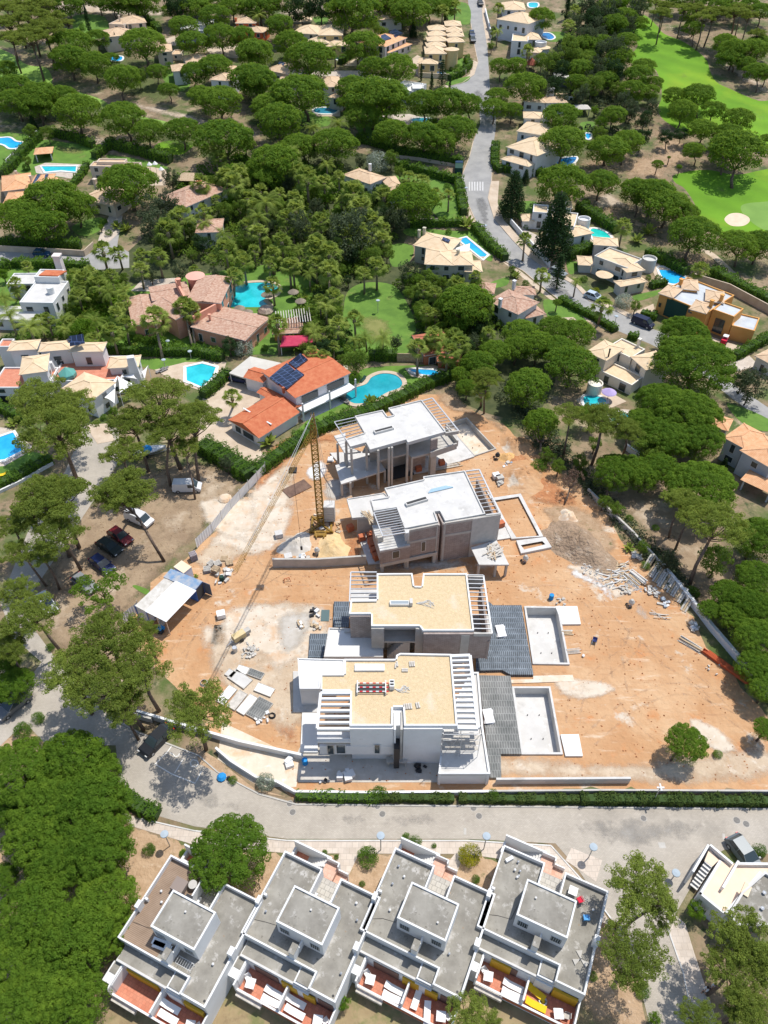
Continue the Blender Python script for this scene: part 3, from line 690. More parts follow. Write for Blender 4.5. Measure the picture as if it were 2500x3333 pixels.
# ---------------------------------------------------------------- cars
CARP={}
def car(p,ahead,col,label,kind='car',L=4.3,name='parked_car'):
    a=W(p);b=W(ahead); rz=math.atan2(b.y-a.y,b.x-a.x); g='cars parked along the lanes and roads'
    o=thing(name,label,'car' if kind!='van' else 'van',a,rz,g)
    cm=mat('paint_'+'_'.join(str(int(c*100)) for c in col),tuple(c*(.5 if max(col)<.6 else .85) for c in col),rough=.4,spec=.5,metal=.1)
    wd=.88; h1=.82
    prof={'car':[(-.5,.45),(-.49,.80),(-.40,.92),(.18,.95),(.44,.80),(.5,.62),(.5,.40)],'van':[(-.5,.40),(-.5,1.1),(.2,1.12),(.42,.95),(.5,.75),(.5,.4)],}[ 'van' if kind=='van' else 'car']
    cab={'car':[(-.44,.90),(-.34,1.42),(.04,1.46),(.24,.94)],'van':[(-.495,1.0),(-.47,1.78),(.20,1.80),(.36,1.05)]}['van' if kind=='van' else 'car']
    def loft(pr,w0,w1,z0):
        n=len(pr); vs=[];zs=[q[1] for q in pr]; 
        for sgn in(-1,1):
            for (x,z) in pr: t=(z-min(zs))/(max(zs)-min(zs)+1e-6); vs.append((x*L,sgn*(w0+(w1-w0)*t),z))
        fs=[tuple(range(n)),tuple(range(2*n-1,n-1,-1))]+[(i,i+n,(i+1)%n+n,(i+1)%n) for i in range(n)]
        return vs,fs
    bm_=MB(); vs,fs=loft(prof,wd,wd*.93,0); bm_.add(vs,fs); bm_.box(-L*.46,L*.46,-wd*.94,wd*.94,.24,.44)
    bo=bm_.obj('body',cm,o)
    if kind=='van':
        g_=MB(); vs,fs=loft(cab,wd*.95,wd*.86,0); g_.add(vs,fs); g_.obj('cabin',cm,o)
        w_=MB(); w_.add([(L*.372,-.7,1.08),(L*.372,.7,1.08),(L*.222,.68,1.74),(L*.222,-.68,1.74)],[(0,1,2,3)]); w_.obj('windscreen',M_glass,o)
        for sg in(-1,1): MB().add([(L*.06,sg*.85,1.1),(L*.3,sg*.85,1.1),(L*.19,sg*.79,1.66),(L*.06,sg*.79,1.66)],[(0,1,2,3)]).obj('side_window',M_glass,o)
    else:
        g_=MB(); vs,fs=loft(cab,wd*.92,wd*.74,0); g_.add(vs,fs); g_.obj('windows',M_glass,o)
        MB().box(-.35*L,.045*L,-wd*.73,wd*.73,1.41,1.475).bar((-.345*L,wd*.74,1.42),(-.44*L,wd*.9,.92),.09).bar((-.345*L,-wd*.74,1.42),(-.44*L,-wd*.9,.92),.09).bar((.04*L,wd*.74,1.44),(.24*L,wd*.9,.94),.07).bar((.04*L,-wd*.74,1.44),(.24*L,-wd*.9,.94),.07).bar((-.12*L,wd*.80,1.42),(-.12*L,wd*.92,.93),.07).bar((-.12*L,-wd*.80,1.42),(-.12*L,-wd*.92,.93),.07).obj('roof',cm,o)
    for x in(-.31,.32):
        for sg in(-1,1):
            wv=MB(); n=14; vs=[(x*L+.31*math.cos(6.283*k/n),sg*(wd-.19)+ (0 if e else sg*.2),.31+.31*math.sin(6.283*k/n)) for e in(0,1) for k in range(n)]
            wv.add(vs,[tuple(range(n)),tuple(range(2*n-1,n-1,-1))]+[(k,(k+1)%n,(k+1)%n+n,k+n) for k in range(n)]); wo=wv.obj('wheel',M_black,o)
            n=10; vs=[(x*L+.18*math.cos(6.283*k/n),sg*(wd+.015),.31+.18*math.sin(6.283*k/n)) for k in range(n)]; MB().add(vs,[tuple(range(n))]).obj('rim',M_metal,wo)
    for sg in(-1,1):
        MB().box(L*.485,L*.506,sg*.62-.16,sg*.62+.16,.58,.72).obj('headlight',M_frame,o)
        MB().box(-L*.505,-L*.485,sg*.68-.12,sg*.68+.12,.66,.84).obj('tail_light',mat('tail_red',(.5,.02,.02),rough=.3),o)
        MB().box(L*.2,L*.24,sg*.95-.09,sg*.95+.09,.92,1.03).obj('mirror',cm,o)
    return o
# ================================================================ SETTING
# holes for the sunken concrete pools: (corner, u, v) in world xy
def hole(K_,a,b,c,z=.4):
    A,B,Cc=[atz(K_(*q),z) for q in (a,b,c)]
    u=B-A; n=Vector((-u.y,u.x,0)).normalized(); v=n*((Cc-B).dot(n)); A.z=0;u.z=0; HOLES.append((tuple(A),tuple(u),tuple(v))); return A,u,v
PA=hole(K5,(438,612),(724,616),(624,170))
PB=hole(K5,(352,1310),(672,1310),(562,786))
PC=hole(K6,(1262,590),(1445,530),(1225,262))
# ground: one sheet to the horizon
drape('ground',[(-2600,-300),(2600,-300),(2600,4000),(-2600,4000)],M_ground,0,holes=True)
sheet('construction_site_dirt',D,[(585,1000),(640,985),(700,935),(735,915),(900,850),(960,852),(1010,878),(1080,920),(1180,1000),(1270,1060),(1330,1140),(1400,1230),(1480,1310),(1530,1400),(1600,1490),(1700,1600),(1700,1712),(1060,1712),(640,1712),(560,1655),(470,1600),(425,1560),(370,1480),(300,1400),(285,1340),(330,1260),(420,1190),(500,1110),(570,1030)],M_dirt,.004,holes=True,jag=1.2)
sp=[('tan_grey_earth',D,[(585,1010),(650,1000),(640,1060),(600,1130),(540,1200),(450,1240),(400,1210),(430,1180),(500,1110)],M_tangrey),('tan_grey_earth',D,[(520,1300),(700,1305),(720,1450),(640,1600),(560,1560),(460,1480),(440,1400)],M_tangrey),('tan_grey_earth',D,[(1070,1620),(1350,1640),(1640,1600),(1650,1700),(1080,1690)],M_tangrey),('pale_dust_patch',D,[(500,1090),(560,1030),(600,1010),(640,1060),(640,1130),(600,1190),(540,1210),(480,1190),(440,1180)],M_pale),
('pale_dust_patch',D,[(500,1300),(640,1300),(720,1310),(720,1440),(640,1440),(600,1470),(560,1430),(500,1420),(460,1370)],M_pale),
('grey_cement_dust',D,[(590,1330),(650,1310),(690,1330),(660,1400),(600,1420)],M_grey),
('pale_dust_patch',D,[(420,1350),(470,1340),(480,1400),(430,1410)],M_pale),
('grey_cement_dust',T9,[(340,470),(480,460),(620,520),(700,600),(820,600),(830,640),(690,690),(600,600),(480,540)],M_pale),
('white_spill',T9,[(400,540),(520,590),(620,660),(710,760),(690,690),(640,600),(520,530),(420,480)],M_bwhite),
('grey_cement_dust',T9,[(800,690),(870,700),(950,830),(860,830),(790,770)],M_grey),
('grey_cement_dust',T8,[(200,290),(300,250),(420,300),(400,380),(280,400),(210,360)],M_grey),
('white_spill',T5,[(400,1400),(470,1360),(530,1400),(500,1480),(420,1500),(370,1450)],M_bwhite),
('grey_cement_dust',T5,[(470,1500),(640,1460),(700,1600),(600,1640),(480,1640)],M_grey),
('grey_cement_dust',T8,[(780,460),(1000,420),(1400,420),(1400,510),(1000,520),(780,510)],M_grey),
('pale_dust_patch',T9,[(1150,1420),(1350,1500),(1500,1659),(1300,1659),(1180,1560)],M_pale),
('pale_dust_patch',T9,[(300,1180),(560,1190),(720,1250),(560,1330),(330,1300)],M_pale),
('mud_puddle',T7,[(1350,880),(1420,860),(1470,900),(1440,990),(1340,990)],M_soil),
('pale_dust_patch',T7,[(1250,40),(1600,20),(1659,100),(1659,330),(1500,330),(1300,260)],M_pale),
('grey_cement_dust',T8,[(0,1060),(60,1300),(340,1400),(340,1480),(180,1440),(60,1430)],M_pale),
('dry_brown_earth',T9,[(200,80),(520,100),(720,330),(640,440),(480,470),(380,430),(330,300),(240,180)],M_soil),
('pale_dust_patch',T6,[(0,1290),(60,1350),(60,1440),(0,1440)],M_soil),
('dry_brown_earth',T5,[(1180,930),(1330,930),(1480,1050),(1659,1130),(1659,1240),(1480,1100),(1280,1060)],M_soil),
('dark_red_earth',T5,[(130,1290),(300,1190),(560,1170),(590,1260),(380,1290),(230,1440),(60,1600),(40,1500)],M_red),
('dark_red_earth',T8,[(620,290),(740,290),(760,440),(600,430)],M_red),('dark_red_earth',T6,[(0,1180),(120,1300),(200,1420),(420,1560),(460,1659),(200,1659),(80,1560),(0,1480)],M_red),('dark_red_earth',T8,[(130,640),(400,650),(660,660),(660,700),(400,700),(160,690)],M_red),('dark_red_earth',T9,[(170,1110),(430,1110),(430,1160),(170,1160)],M_red),('dark_red_earth',T8,[(180,1440),(340,1470),(350,1640),(220,1600)],M_red),('trench_earth',T9,[(130,-20),(160,-20),(330,340),(300,350),(200,190)],M_red)]
for i,(n_,T,pt,m) in enumerate(sp): patch(n_,T,pt,m,.03+.004*i,soft=.7 if n_=='white_spill' or T is T9 and m is M_pale else 1.8)
def track(T,pts,wd=.3):
    p=smoothpoly([tuple(W(T(*q))) for q in pts],6,False); 
    for sg in(-.8,.8):
        L_=[];R_=[];al=[];vs=[];fs=[]
        for i,q in enumerate(p):
            d=(p[min(i+1,len(p)-1)]-p[max(i-1,0)]).normalized(); n_=Vector((-d.y,d.x,0)); k=len(vs)
            for e,al_ in((-1,0),(-.3,.42),(.3,.42),(1,0)): z=q+n_*(sg+e*wd); vs.append((z.x,z.y,.022)); al.append(al_ if 0<i<len(p)-1 else 0)
            if i: fs+=[(k-4+j,k-3+j,k+1+j,k+j) for j in range(3)]
        me=bpy.data.meshes.new('tyre_track'); me.from_pydata(vs,[],fs); at=me.attributes.new('cover','FLOAT','POINT'); at.data.foreach_set('value',al); me.materials.append(decal_mat(M_track)); o=bpy.data.objects.new('tyre_track',me); C.objects.link(o); o['kind']='structure'
for T,pt in ((T9,[(0,600),(300,570),(500,640),(700,860),(860,1000),(1150,1150),(1330,1300)]),(T9,[(820,880),(780,1000),(600,1150),(450,1300),(420,1500)]),(T9,[(850,880),(1000,1060),(1200,1200),(1400,1400),(1600,1540)]),(T9,[(680,900),(700,1100),(740,1300),(900,1500),(1100,1640)]),(T9,[(330,620),(480,740),(560,860),(700,900),(850,900)]),
    (T8,[(0,400),(100,500),(300,560),(640,570)]),(T7,[(1659,300),(1560,500),(1400,650),(1250,850),(1100,1050)]),(T7,[(1640,560),(1450,640),(1300,760),(1180,950),(1120,1150)]),(T8,[(0,150),(150,140),(300,40),(500,0)]),(T9,[(1659,1500),(1400,1350),(1100,1250),(800,1350),(500,1600)])): track(T,pt)
def rubble(T,poly,n,label,sz=.12,m=None,seed=1):
    p=[W(T(*q)) for q in poly]; xs=[q.x for q in p]; ys=[q.y for q in p]; r=random.Random(seed); mb=MB(); k=0
    while k<n:
        x,y=r.uniform(min(xs),max(xs)),r.uniform(min(ys),max(ys)); c=False
        for i in range(len(p)):
            u,w_=p[i],p[i-1]
            if (u.y>y)!=(w_.y>y) and x<(w_.x-u.x)*(y-u.y)/(w_.y-u.y)+u.x: c=not c
        k+=1
        for hc_,hu,hv in HOLES:
            qx=Vector((x,y,0))-Vector(hc_); hu_,hv_=Vector(hu),Vector(hv)
            if -1<qx.dot(hu_)/hu_.length<hu_.length+1 and -1<qx.dot(hv_)/hv_.length<hv_.length+1: c=False
        if not c: continue
        s_=sz*r.uniform(.3,1.3); a_=r.uniform(0,3); mb.add([(x+s_*math.cos(a_+j*1.57)*r.uniform(.7,1.2),y+s_*math.sin(a_+j*1.57)*r.uniform(.6,1),0) for j in range(4)]+[(x,y,s_*r.uniform(.6,1.1)+.03)],[(0,1,4),(1,2,4),(2,3,4),(3,0,4)])
    o=mb.obj('loose_stones',m or M_soil); o['kind']='stuff'; o['label']=label; return o
rubble(D,[(430,1400),(300,1350),(430,1190),(580,1030),(740,940),(960,860),(1260,1060),(1400,1240),(1640,1580),(1640,1690),(1080,1690),(640,1690)],4200,'loose stones and clods strewn over the orange site earth',.13,M_red); rubble(D,[(1230,1210),(1330,1220),(1400,1280),(1300,1270)],700,'pale broken stone chips on the white spill',.2,M_conc,2); rubble(D,[(180,1100),(330,1010),(560,1000),(300,1330)],1500,'small stones on the dry parking earth',.11,M_soil,3)
for j,(T,pt) in enumerate([(D,[(655,1600),(760,1610),(950,1620),(950,1690),(645,1690),(635,1640)]),(D,[(480,1560),(650,1640),(640,1700),(560,1700),(470,1640)])]): sheet('concrete_yard',T,pt,M_pale if j else M_grey,.028+.004*j)
patch('dry_brown_earth',D,[(150,1050),(200,1080),(330,1010),(420,990),(560,1005),(560,1030),(420,1180),(290,1330),(300,1420),(350,1560),(250,1540),(140,1440),(80,1360),(90,1240)],M_dryground,.012,soft=2.5,cell=.8)
patch('dry_brown_earth',D,[(1250,1010),(1500,1000),(1620,1250),(1600,1400),(1480,1280),(1340,1120)],M_dryground,.012,soft=3,cell=.8)
# brick lane, parking, footways
sheet('paved_lane',D,[(185,915),(255,925),(262,990),(200,1085),(70,1280),(75,1360),(140,1450),(230,1540),(300,1580),(430,1630),(470,1665),(560,1712),(640,1735),(1659,1745),(1720,1745),(1720,1850),(1565,1835),(1540,1850),(1490,1920),(1450,1990),(1500,2130),(1530,2260),(1415,2260),(1380,2120),(1320,1985),(1250,1880),(1200,1822),(1010,1812),(620,1812),(420,1785),(340,1762),(260,1700),(250,1610),(100,1610),(55,1560),(-30,1640),(-30,1430),(60,1470),(90,1430),(30,1380),(0,1300),(60,1150),(140,1020)],M_brickroad,.02)
sheet('footway',D,[(255,1750),(300,1768),(420,1795),(620,1816),(1010,1816),(1190,1827),(1260,1905),(1330,2010),(1290,1985),(1190,1872),(1010,1845),(620,1843),(420,1825),(285,1785)],M_pave,.032)
sheet('footway',D,[(1452,1970),(1480,1995),(1500,2060),(1560,2240),(1500,2240),(1475,2100),(1440,2000)],M_pave,.032)
for q in ([(1113,2755),(1180,2755),(1130,2860),(1085,2840)],[(1500,2755),(1440,2830),(1480,2860),(1520,2755)],[(1860,2760),(1960,2800),(1940,2870),(1840,2800)]): sheet('footway',lambda x,y:(x,y),q,M_pave,.036)
sheet('garden_soil',D,[(285,1787),(420,1830),(620,1848),(1010,1850),(1190,1878),(1330,2010),(1390,2140),(1400,2260),(-60,2260),(-60,1640),(50,1580),(240,1640),(255,1720)],M_soil,.008,jag=.4)
patch('yard_grass',D,[(200,2150),(620,2060),(1000,2100),(1280,2140),(1300,2290),(120,2290)],M_yard,.04+.014,soft=2.5,cell=1.0)
sheet('garden_soil',D,[(470,1640),(545,1700),(620,1722),(560,1712),(430,1650),(420,1610)],M_soil,.024)
def kerb_line(T,pts,m=M_conc,wd=.14,ht=.1):
    p=[W(T(*q)) for q in pts]; mb=MB()
    for q0,q1 in zip(p,p[1:]):
        d=(q1-q0).normalized(); s_=Vector((d.y,-d.x,0)).normalized()*wd/2; u=Vector((0,0,ht)); mb.add([q0-s_,q0+s_,q1+s_,q1-s_,q0-s_+u,q0+s_+u,q1+s_+u,q1-s_+u],[(4,5,6,7),(0,1,5,4),(1,2,6,5),(2,3,7,6),(3,0,4,7)])
    o=mb.obj('kerb',m); o['kind']='structure'
kerb_line(D,[(300,1768),(420,1795),(620,1816),(1010,1816),(1190,1827),(1260,1905),(1320,1985)]); kerb_line(D,[(230,1545),(300,1583),(430,1633),(470,1668),(560,1716),(640,1738),(1000,1742),(1659,1748)],M_concd); kerb_line(D,[(1452,1970),(1440,2000),(1475,2100),(1505,2240)])
kerb_line(T2,[(1430,150),(1455,300),(1475,395),(1450,475),(1380,525),(1290,550)],M_path,.2); kerb_line(T2,[(1445,900),(1420,1000),(1368,1130),(1410,1290),(1480,1450),(1560,1570),(1640,1659),(1760,1721),(1869,1811),(2059,1961),(2219,2041)],M_path,.2); kerb_line(T2,[(1570,950),(1562,1150),(1540,1260),(1580,1390),(1700,1530),(1790,1621),(1909,1711),(2090,1811),(2180,1911),(2360,1981),(2560,2081)],M_path,.2)
for T,pt in ((D,[(700,1750),(900,1745),(1000,1765),(900,1800),(720,1795)]),(D,[(1250,1760),(1480,1755),(1560,1790),(1400,1850),(1260,1820)]),(D,[(400,1690),(520,1720),(560,1770),(420,1750)])): patch('worn_road_patch',T,pt,mat('worn_grey_paving',(.27,.25,.22),(.38,.355,.315),.8),.026,soft=3)
for T,pt in ((T2,[(1430,560),(1530,600),(1540,700),(1490,720)]),(T2,[(1440,1260),(1530,1260),(1560,1400),(1500,1420)]),(T2,[(1900,1790),(2060,1840),(2100,1930),(1960,1880)])): patch('worn_road_patch',T,pt,mat('tar_patch',(.17,.17,.165),(.25,.245,.235),.8),.022,soft=2)
# roads of the estate
sheet('estate_road',T2,[(1405,-60),(1430,150),(1455,300),(1475,395),(1450,475),(1380,525),(1290,550),(1240,595),(1390,600),(1480,640),(1490,790),(1445,900),(1420,1000),(1368,1130),(1410,1290),(1480,1450),(1560,1570),(1640,1659),(1760,1721),(1869,1811),(2059,1961),(2219,2041),(2360,2101),(2560,2181),(2680,2241),(2900,2380),(3100,2540),(3350,2720),(3350,2610),(3080,2430),(2900,2300),(2670,2121),(2560,2081),(2360,1981),(2180,1911),(2090,1811),(1909,1711),(1790,1621),(1700,1530),(1580,1390),(1540,1260),(1562,1150),(1570,950),(1590,800),(1590,640),(1552,560),(1535,300),(1505,120),(1488,-60)],M_asph,.012)
sheet('estate_footway',T2,[(1340,1130),(1368,1130),(1410,1290),(1480,1450),(1555,1570),(1630,1659),(1745,1721),(1855,1811),(2045,1961),(2205,2041),(2345,2110),(2310,2105),(2190,2050),(2030,1975),(1840,1830),(1725,1735),(1600,1640),(1470,1480),(1385,1310)],M_path,.016)
sheet('estate_footway',T2,[(1560,1150),(1610,1150),(1600,1290),(1640,1400),(1760,1520),(1850,1600),(1940,1690),(2110,1800),(2200,1890),(2380,1960),(2570,2055),(2560,2081),(2360,1981),(2180,1911),(2090,1811),(1909,1711),(1790,1621),(1700,1530),(1580,1390),(1540,1260)],M_path,.016)
sheet('estate_footway',T2,[(1440,380),(1475,395),(1450,475),(1380,525),(1290,550),(1240,590),(1225,570),(1280,535),(1365,510),(1425,470)],M_path,.016)
sheet('driveway',T2,[(1500,-60),(1530,60),(1560,240),(1548,300),(1535,300),(1505,120),(1490,-60)],M_path,.016)
sheet('driveway',T2,[(1045,1425),(1050,1390),(1385,1380),(1400,1415)],M_path,.012)
sheet('service_road',T4,[(-60,30),(200,48),(540,68),(610,20),(660,-90),(760,-90),(745,0),(820,40),(822,140),(580,155),(400,118),(80,128),(-60,120)],M_asph,.012)
for k in range(6):
    x=1417+k*17; sheet('zebra_stripe',T2,[(x,1155),(x+8,1155),(x+8,1212),(x,1212)],M_stripe,.018)
patch('shade_toned_rough_grass',T1,[(-60,560),(480,560),(900,700),(1300,800),(1659,820),(1659,1010),(1100,960),(500,830),(-60,780)],M_rough,.02,soft=7,cell=2)  # grass sheets that also paint dark tree shade onto the far ground
patch('shade_toned_rough_grass',T1,[(300,200),(700,230),(1000,420),(1250,560),(1000,700),(600,560),(350,450)],M_rough,.02,soft=7,cell=2)
patch('shade_toned_rough_grass',T2,[(-60,330),(500,330),(1000,500),(1300,640),(1250,900),(700,860),(200,960),(-60,700)],M_rough,.02,soft=7,cell=2)
patch('shade_toned_rough_grass',T3,[(100,350),(700,350),(700,900),(400,1100),(240,900)],M_rough,.02,soft=7,cell=2)
# golf course
sheet('fairway',T3,[(690,150),(760,100),(870,95),(950,160),(1000,215),(1130,270),(1260,370),(1290,450),(1330,520),(1430,570),(1600,640),(1760,650),(1760,960),(1500,880),(1400,840),(1170,850),(1020,780),(960,700),(985,600),(950,450),(860,420),(775,380),(830,290),(790,220)],M_golf,.006,curve=True)
sheet('fairway',T3,[(1060,1115),(1180,1085),(1300,1082),(1460,1110),(1760,1100),(1760,1560),(1400,1500),(1240,1440),(1200,1310),(1130,1200),(1070,1160)],M_golf,.006,curve=True)
sheet('putting_green',T3,[(1500,1300),(1600,1285),(1760,1290),(1760,1450),(1640,1460),(1540,1400),(1490,1340)],M_green,.010,curve=True)
sheet('sand_bunker',T3,[(1385,1385),(1420,1358),(1480,1355),(1535,1380),(1540,1410),(1500,1435),(1430,1435),(1390,1410)],M_sand,.014,curve=True)
sheet('fairway',T1,[(-60,310),(60,335),(170,410),(290,430),(330,490),(345,560),(480,580),(660,640),(720,700),(900,740),(1080,780),(1060,810),(860,760),(640,690),(480,620),(300,590),(180,560),(90,500),(-60,480)],mat('far_fairway',(.19,.33,.05),(.23,.37,.07),.1),.006,curve=True)
sheet('fairway',T1,[(980,930),(1080,890),(1240,900),(1160,980),(1060,970)],M_golf,.006,curve=True)
patch('sandy_track',T1,[(-60,790),(200,790),(420,810),(560,850),(900,900),(1100,960),(1100,1000),(900,960),(600,940),(350,850),(180,815),(-60,820)],M_path,.04+.010,soft=2.5,cell=1.0)
patch('sandy_track',T1,[(440,570),(600,590),(760,640),(880,650),(1040,680),(1220,720),(1420,780),(1620,820),(1700,900),(1600,880),(1380,830),(1080,755),(860,690),(700,640),(520,600)],M_path,.04+.010,soft=2.5,cell=1.0)
patch('sandy_track',T1,[(330,20),(460,5),(700,10),(850,30),(1040,50),(1040,105),(800,105),(560,90),(340,80)],M_path,.04+.010,soft=2.5,cell=1.0)
patch('sandy_track',T2,[(180,90),(330,30),(520,20),(500,80),(330,100)],M_path,.04+.010,soft=2.5,cell=1.0)
patch('sandy_ground',T3,[(850,760),(960,800),(1100,860),(1260,950),(1180,1060),(1060,1110),(1080,1170),(900,1160),(700,1170),(730,1300),(900,1390),(1040,1450),(1010,1540),(1100,1600),(1220,1580),(1400,1659),(1300,1720),(1000,1659),(820,1500),(560,1340),(540,1240),(700,1110),(430,1080),(440,1020),(560,980),(880,960)],M_soil,.04+.006,soft=5,cell=1.0)
patch('sandy_track',T3,[(530,1290),(600,1220),(690,1220),(760,1290),(900,1360),(860,1370),(700,1330),(600,1350)],M_path,.04+.012,soft=2.5,cell=1.0)
sheet('cart_path',T3,[(1200,1580),(1300,1600),(1420,1700),(1540,1820),(1660,1900),(1640,1910),(1500,1830),(1380,1710),(1280,1620)],M_path,.012,curve=True)
patch('sandy_ground',T3,[(850,40),(960,60),(1000,130),(1100,170),(1240,260),(1340,330),(1659,500),(1659,620),(1500,540),(1330,430),(1240,330),(1000,190),(900,80)],M_path,.04+.012,soft=5,cell=1.0)
patch('sandy_track',T3,[(900,790),(960,800),(900,980),(840,1080),(700,1170),(700,1130),(820,1040),(870,930)],mat('reddish_track',(.46,.29,.19),(.55,.38,.27),.5),.04+.012,soft=2.5,cell=1.0)
# garden lawns
lw=[(T1,[(110,1090),(160,980),(260,890),(440,910),(625,935),(620,1010),(540,1060),(500,1130),(300,1120)]),(T1,[(465,105),(660,105),(690,220),(600,250),(500,240)]),(T1,[(910,150),(1020,200),(1010,230),(940,200)]),
(T1,[(1050,450),(1180,440),(1210,540),(1130,580),(1040,510)]),(T1,[(-60,855),(180,860),(160,930),(60,1060),(-60,1060)]),(T1,[(470,1430),(640,1380),(660,1440),(560,1500),(480,1480)]),(T1,[(690,985),(870,1010),(1060,1060),(1050,1100),(880,1060),(700,1010)]),
(T4,[(600,620),(680,470),(770,280),(1300,180),(1500,150),(1760,160),(1760,640),(1659,690),(1130,700),(700,660)]),(T4,[(840,730),(1270,710),(1180,760),(1000,790)]),(T4,[(-60,1400),(180,1310),(320,1370),(60,1520),(-60,1560)]),
(T5,[(-60,180),(300,180),(470,280),(460,560),(200,680),(-60,620)]),(T5,[(600,700),(620,420),(650,290),(760,235),(920,245),(1000,320),(1080,500),(1050,620),(980,700)]),
(T5,[(200,1300),(400,1100),(520,960),(560,840),(700,830),(780,775),(1200,760),(1280,800),(1000,900),(600,1060),(260,1280)]),(T5,[(920,0),(1060,0),(1040,100),(930,130)]),(T5,[(1520,250),(1659,200),(1659,250),(1560,270)]),
(T2,[(930,1120),(1100,1120),(1330,1190),(1380,1375),(1220,1380),(1100,1200),(990,1180)]),(T2,[(700,760),(930,760),(920,900),(760,890)]),(T2,[(300,700),(520,740),(520,800),(390,790)]),(T2,[(1040,1450),(1380,1470),(1440,1440),(1560,1600),(1540,1659),(1360,1520),(1040,1500)]),(T2,[(1280,520),(1420,485),(1400,520),(1290,545)]),
(T2,[(430,110),(520,110),(510,150),(450,150)]),(T2,[(1210,350),(1380,370),(1430,430),(1260,500)]),(T3,[(235,210),(360,205),(400,260),(250,260)]),(T3,[(240,990),(330,1010),(290,1090),(240,1080)]),(T3,[(470,780),(560,780),(530,860),(480,830)]),
(T6,[(240,340),(420,400),(520,520),(280,470)]),(T6,[(800,320),(980,280),(960,310),(840,350)]),(T6,[(380,100),(460,110),(440,160),(400,180)]),(T6,[(1400,1000),(1659,1100),(1659,1180),(1500,1130)]),(T4,[(-60,130),(60,110),(560,150),(420,300),(-60,400)]),(T3,[(60,1290),(200,1290),(180,1380),(100,1420)]),
(T2,[(1180,30),(1400,20),(1420,150),(1300,130)]),(T7,[(845,605),(870,597),(945,628),(925,655)])]
for i,(T,pt) in enumerate(lw): sheet('lawn',T,pt,M_lawn,.024+.0006*i,curve=True)
for T,pt in ((T5,[(700,450),(900,440),(960,560),(840,640),(720,560)]),(T1,[(330,920),(520,930),(560,980),(400,990)])): patch('dry_grass',T,pt,mat('dry_lawn_grass',(.20,.21,.06),(.25,.25,.08),.5),.06,soft=3)
# jungle floor: dark planted ground between the villas
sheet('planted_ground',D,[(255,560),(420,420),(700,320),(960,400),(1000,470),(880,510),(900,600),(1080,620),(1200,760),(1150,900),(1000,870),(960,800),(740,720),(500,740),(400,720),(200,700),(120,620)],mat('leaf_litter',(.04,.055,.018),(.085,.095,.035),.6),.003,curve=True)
pv=[(T1,[(640,1480),(700,1360),(780,1370),(760,1480),(690,1540),(620,1540)]),(T1,[(1040,250),(1110,230),(1130,290),(1080,290)]),(T1,[(1300,300),(1530,290),(1520,370),(1350,360)]),(T1,[(220,1060),(290,1035),(530,1045),(540,1085),(480,1140),(230,1100)]),
(T1,[(870,1060),(960,1060),(1060,1080),(1050,1180),(900,1180)]),(T1,[(390,1150),(450,1150),(455,1190),(420,1220)]),(T2,[(410,450),(720,450),(930,500),(920,560),(740,500),(420,480)]),(T2,[(620,420),(740,345),(860,380),(760,420)]),(T2,[(430,710),(600,680),(600,740),(450,740)]),
(T2,[(860,735),(1040,725),(1170,760),(1060,800),(900,760)]),(T2,[(1020,400),(1090,350),(1260,440),(1260,500),(1100,490)]),(T2,[(1320,1530),(1400,1500),(1560,1620),(1500,1659)]),(T3,[(-60,180),(140,180),(200,250),(-60,260)]),(T3,[(290,1040),(440,990),(440,1060),(330,1070)]),
(T3,[(500,1440),(640,1450),(690,1520),(560,1560),(500,1540)]),(T3,[(40,1420),(200,1500),(280,1600),(200,1620),(60,1480)]),(T6,[(900,110),(980,120),(1180,210),(1080,260),(960,230)]),(T6,[(440,980),(520,920),(620,910),(760,990),(640,1040),(480,1030)]),(T6,[(640,1060),(740,1040),(850,1050),(800,1140),(660,1140)]),
(T6,[(1180,540),(1480,640),(1600,600),(1659,560),(1659,620),(1440,700),(1260,600)]),(T6,[(300,460),(420,455),(490,510),(380,500)]),(T6,[(1400,760),(1540,700),(1600,760),(1460,800)]),(T6,[(790,430),(930,370),(950,460),(860,480)]),
(T4,[(980,790),(1180,740),(1440,740),(1420,800),(1300,930),(1150,880)]),(T4,[(-60,1150),(60,1160),(210,1280),(170,1320),(30,1400),(-60,1410)]),(T4,[(540,1140),(680,1130),(730,1240),(620,1260)]),(T4,[(1290,960),(1440,860),(1659,900),(1659,1400),(1500,1350),(1260,1240)]),(T4,[(830,290),(900,220),(1120,205),(1120,270),(980,290)]),
(T5,[(-60,1330),(60,1290),(130,1330),(110,1400),(30,1410)]),(T5,[(180,1200),(300,1080),(440,960),(540,860),(600,880),(520,960),(350,1100),(230,1190)]),(T5,[(560,760),(650,760),(650,840),(570,830)]),(T5,[(1010,780),(1200,760),(1300,800),(1200,860),(1050,830)])]
for i,(T,pt) in enumerate(pv): sheet('paving',T,pt,M_path if i%3 else M_pave,.044+.0006*i,curve=False)
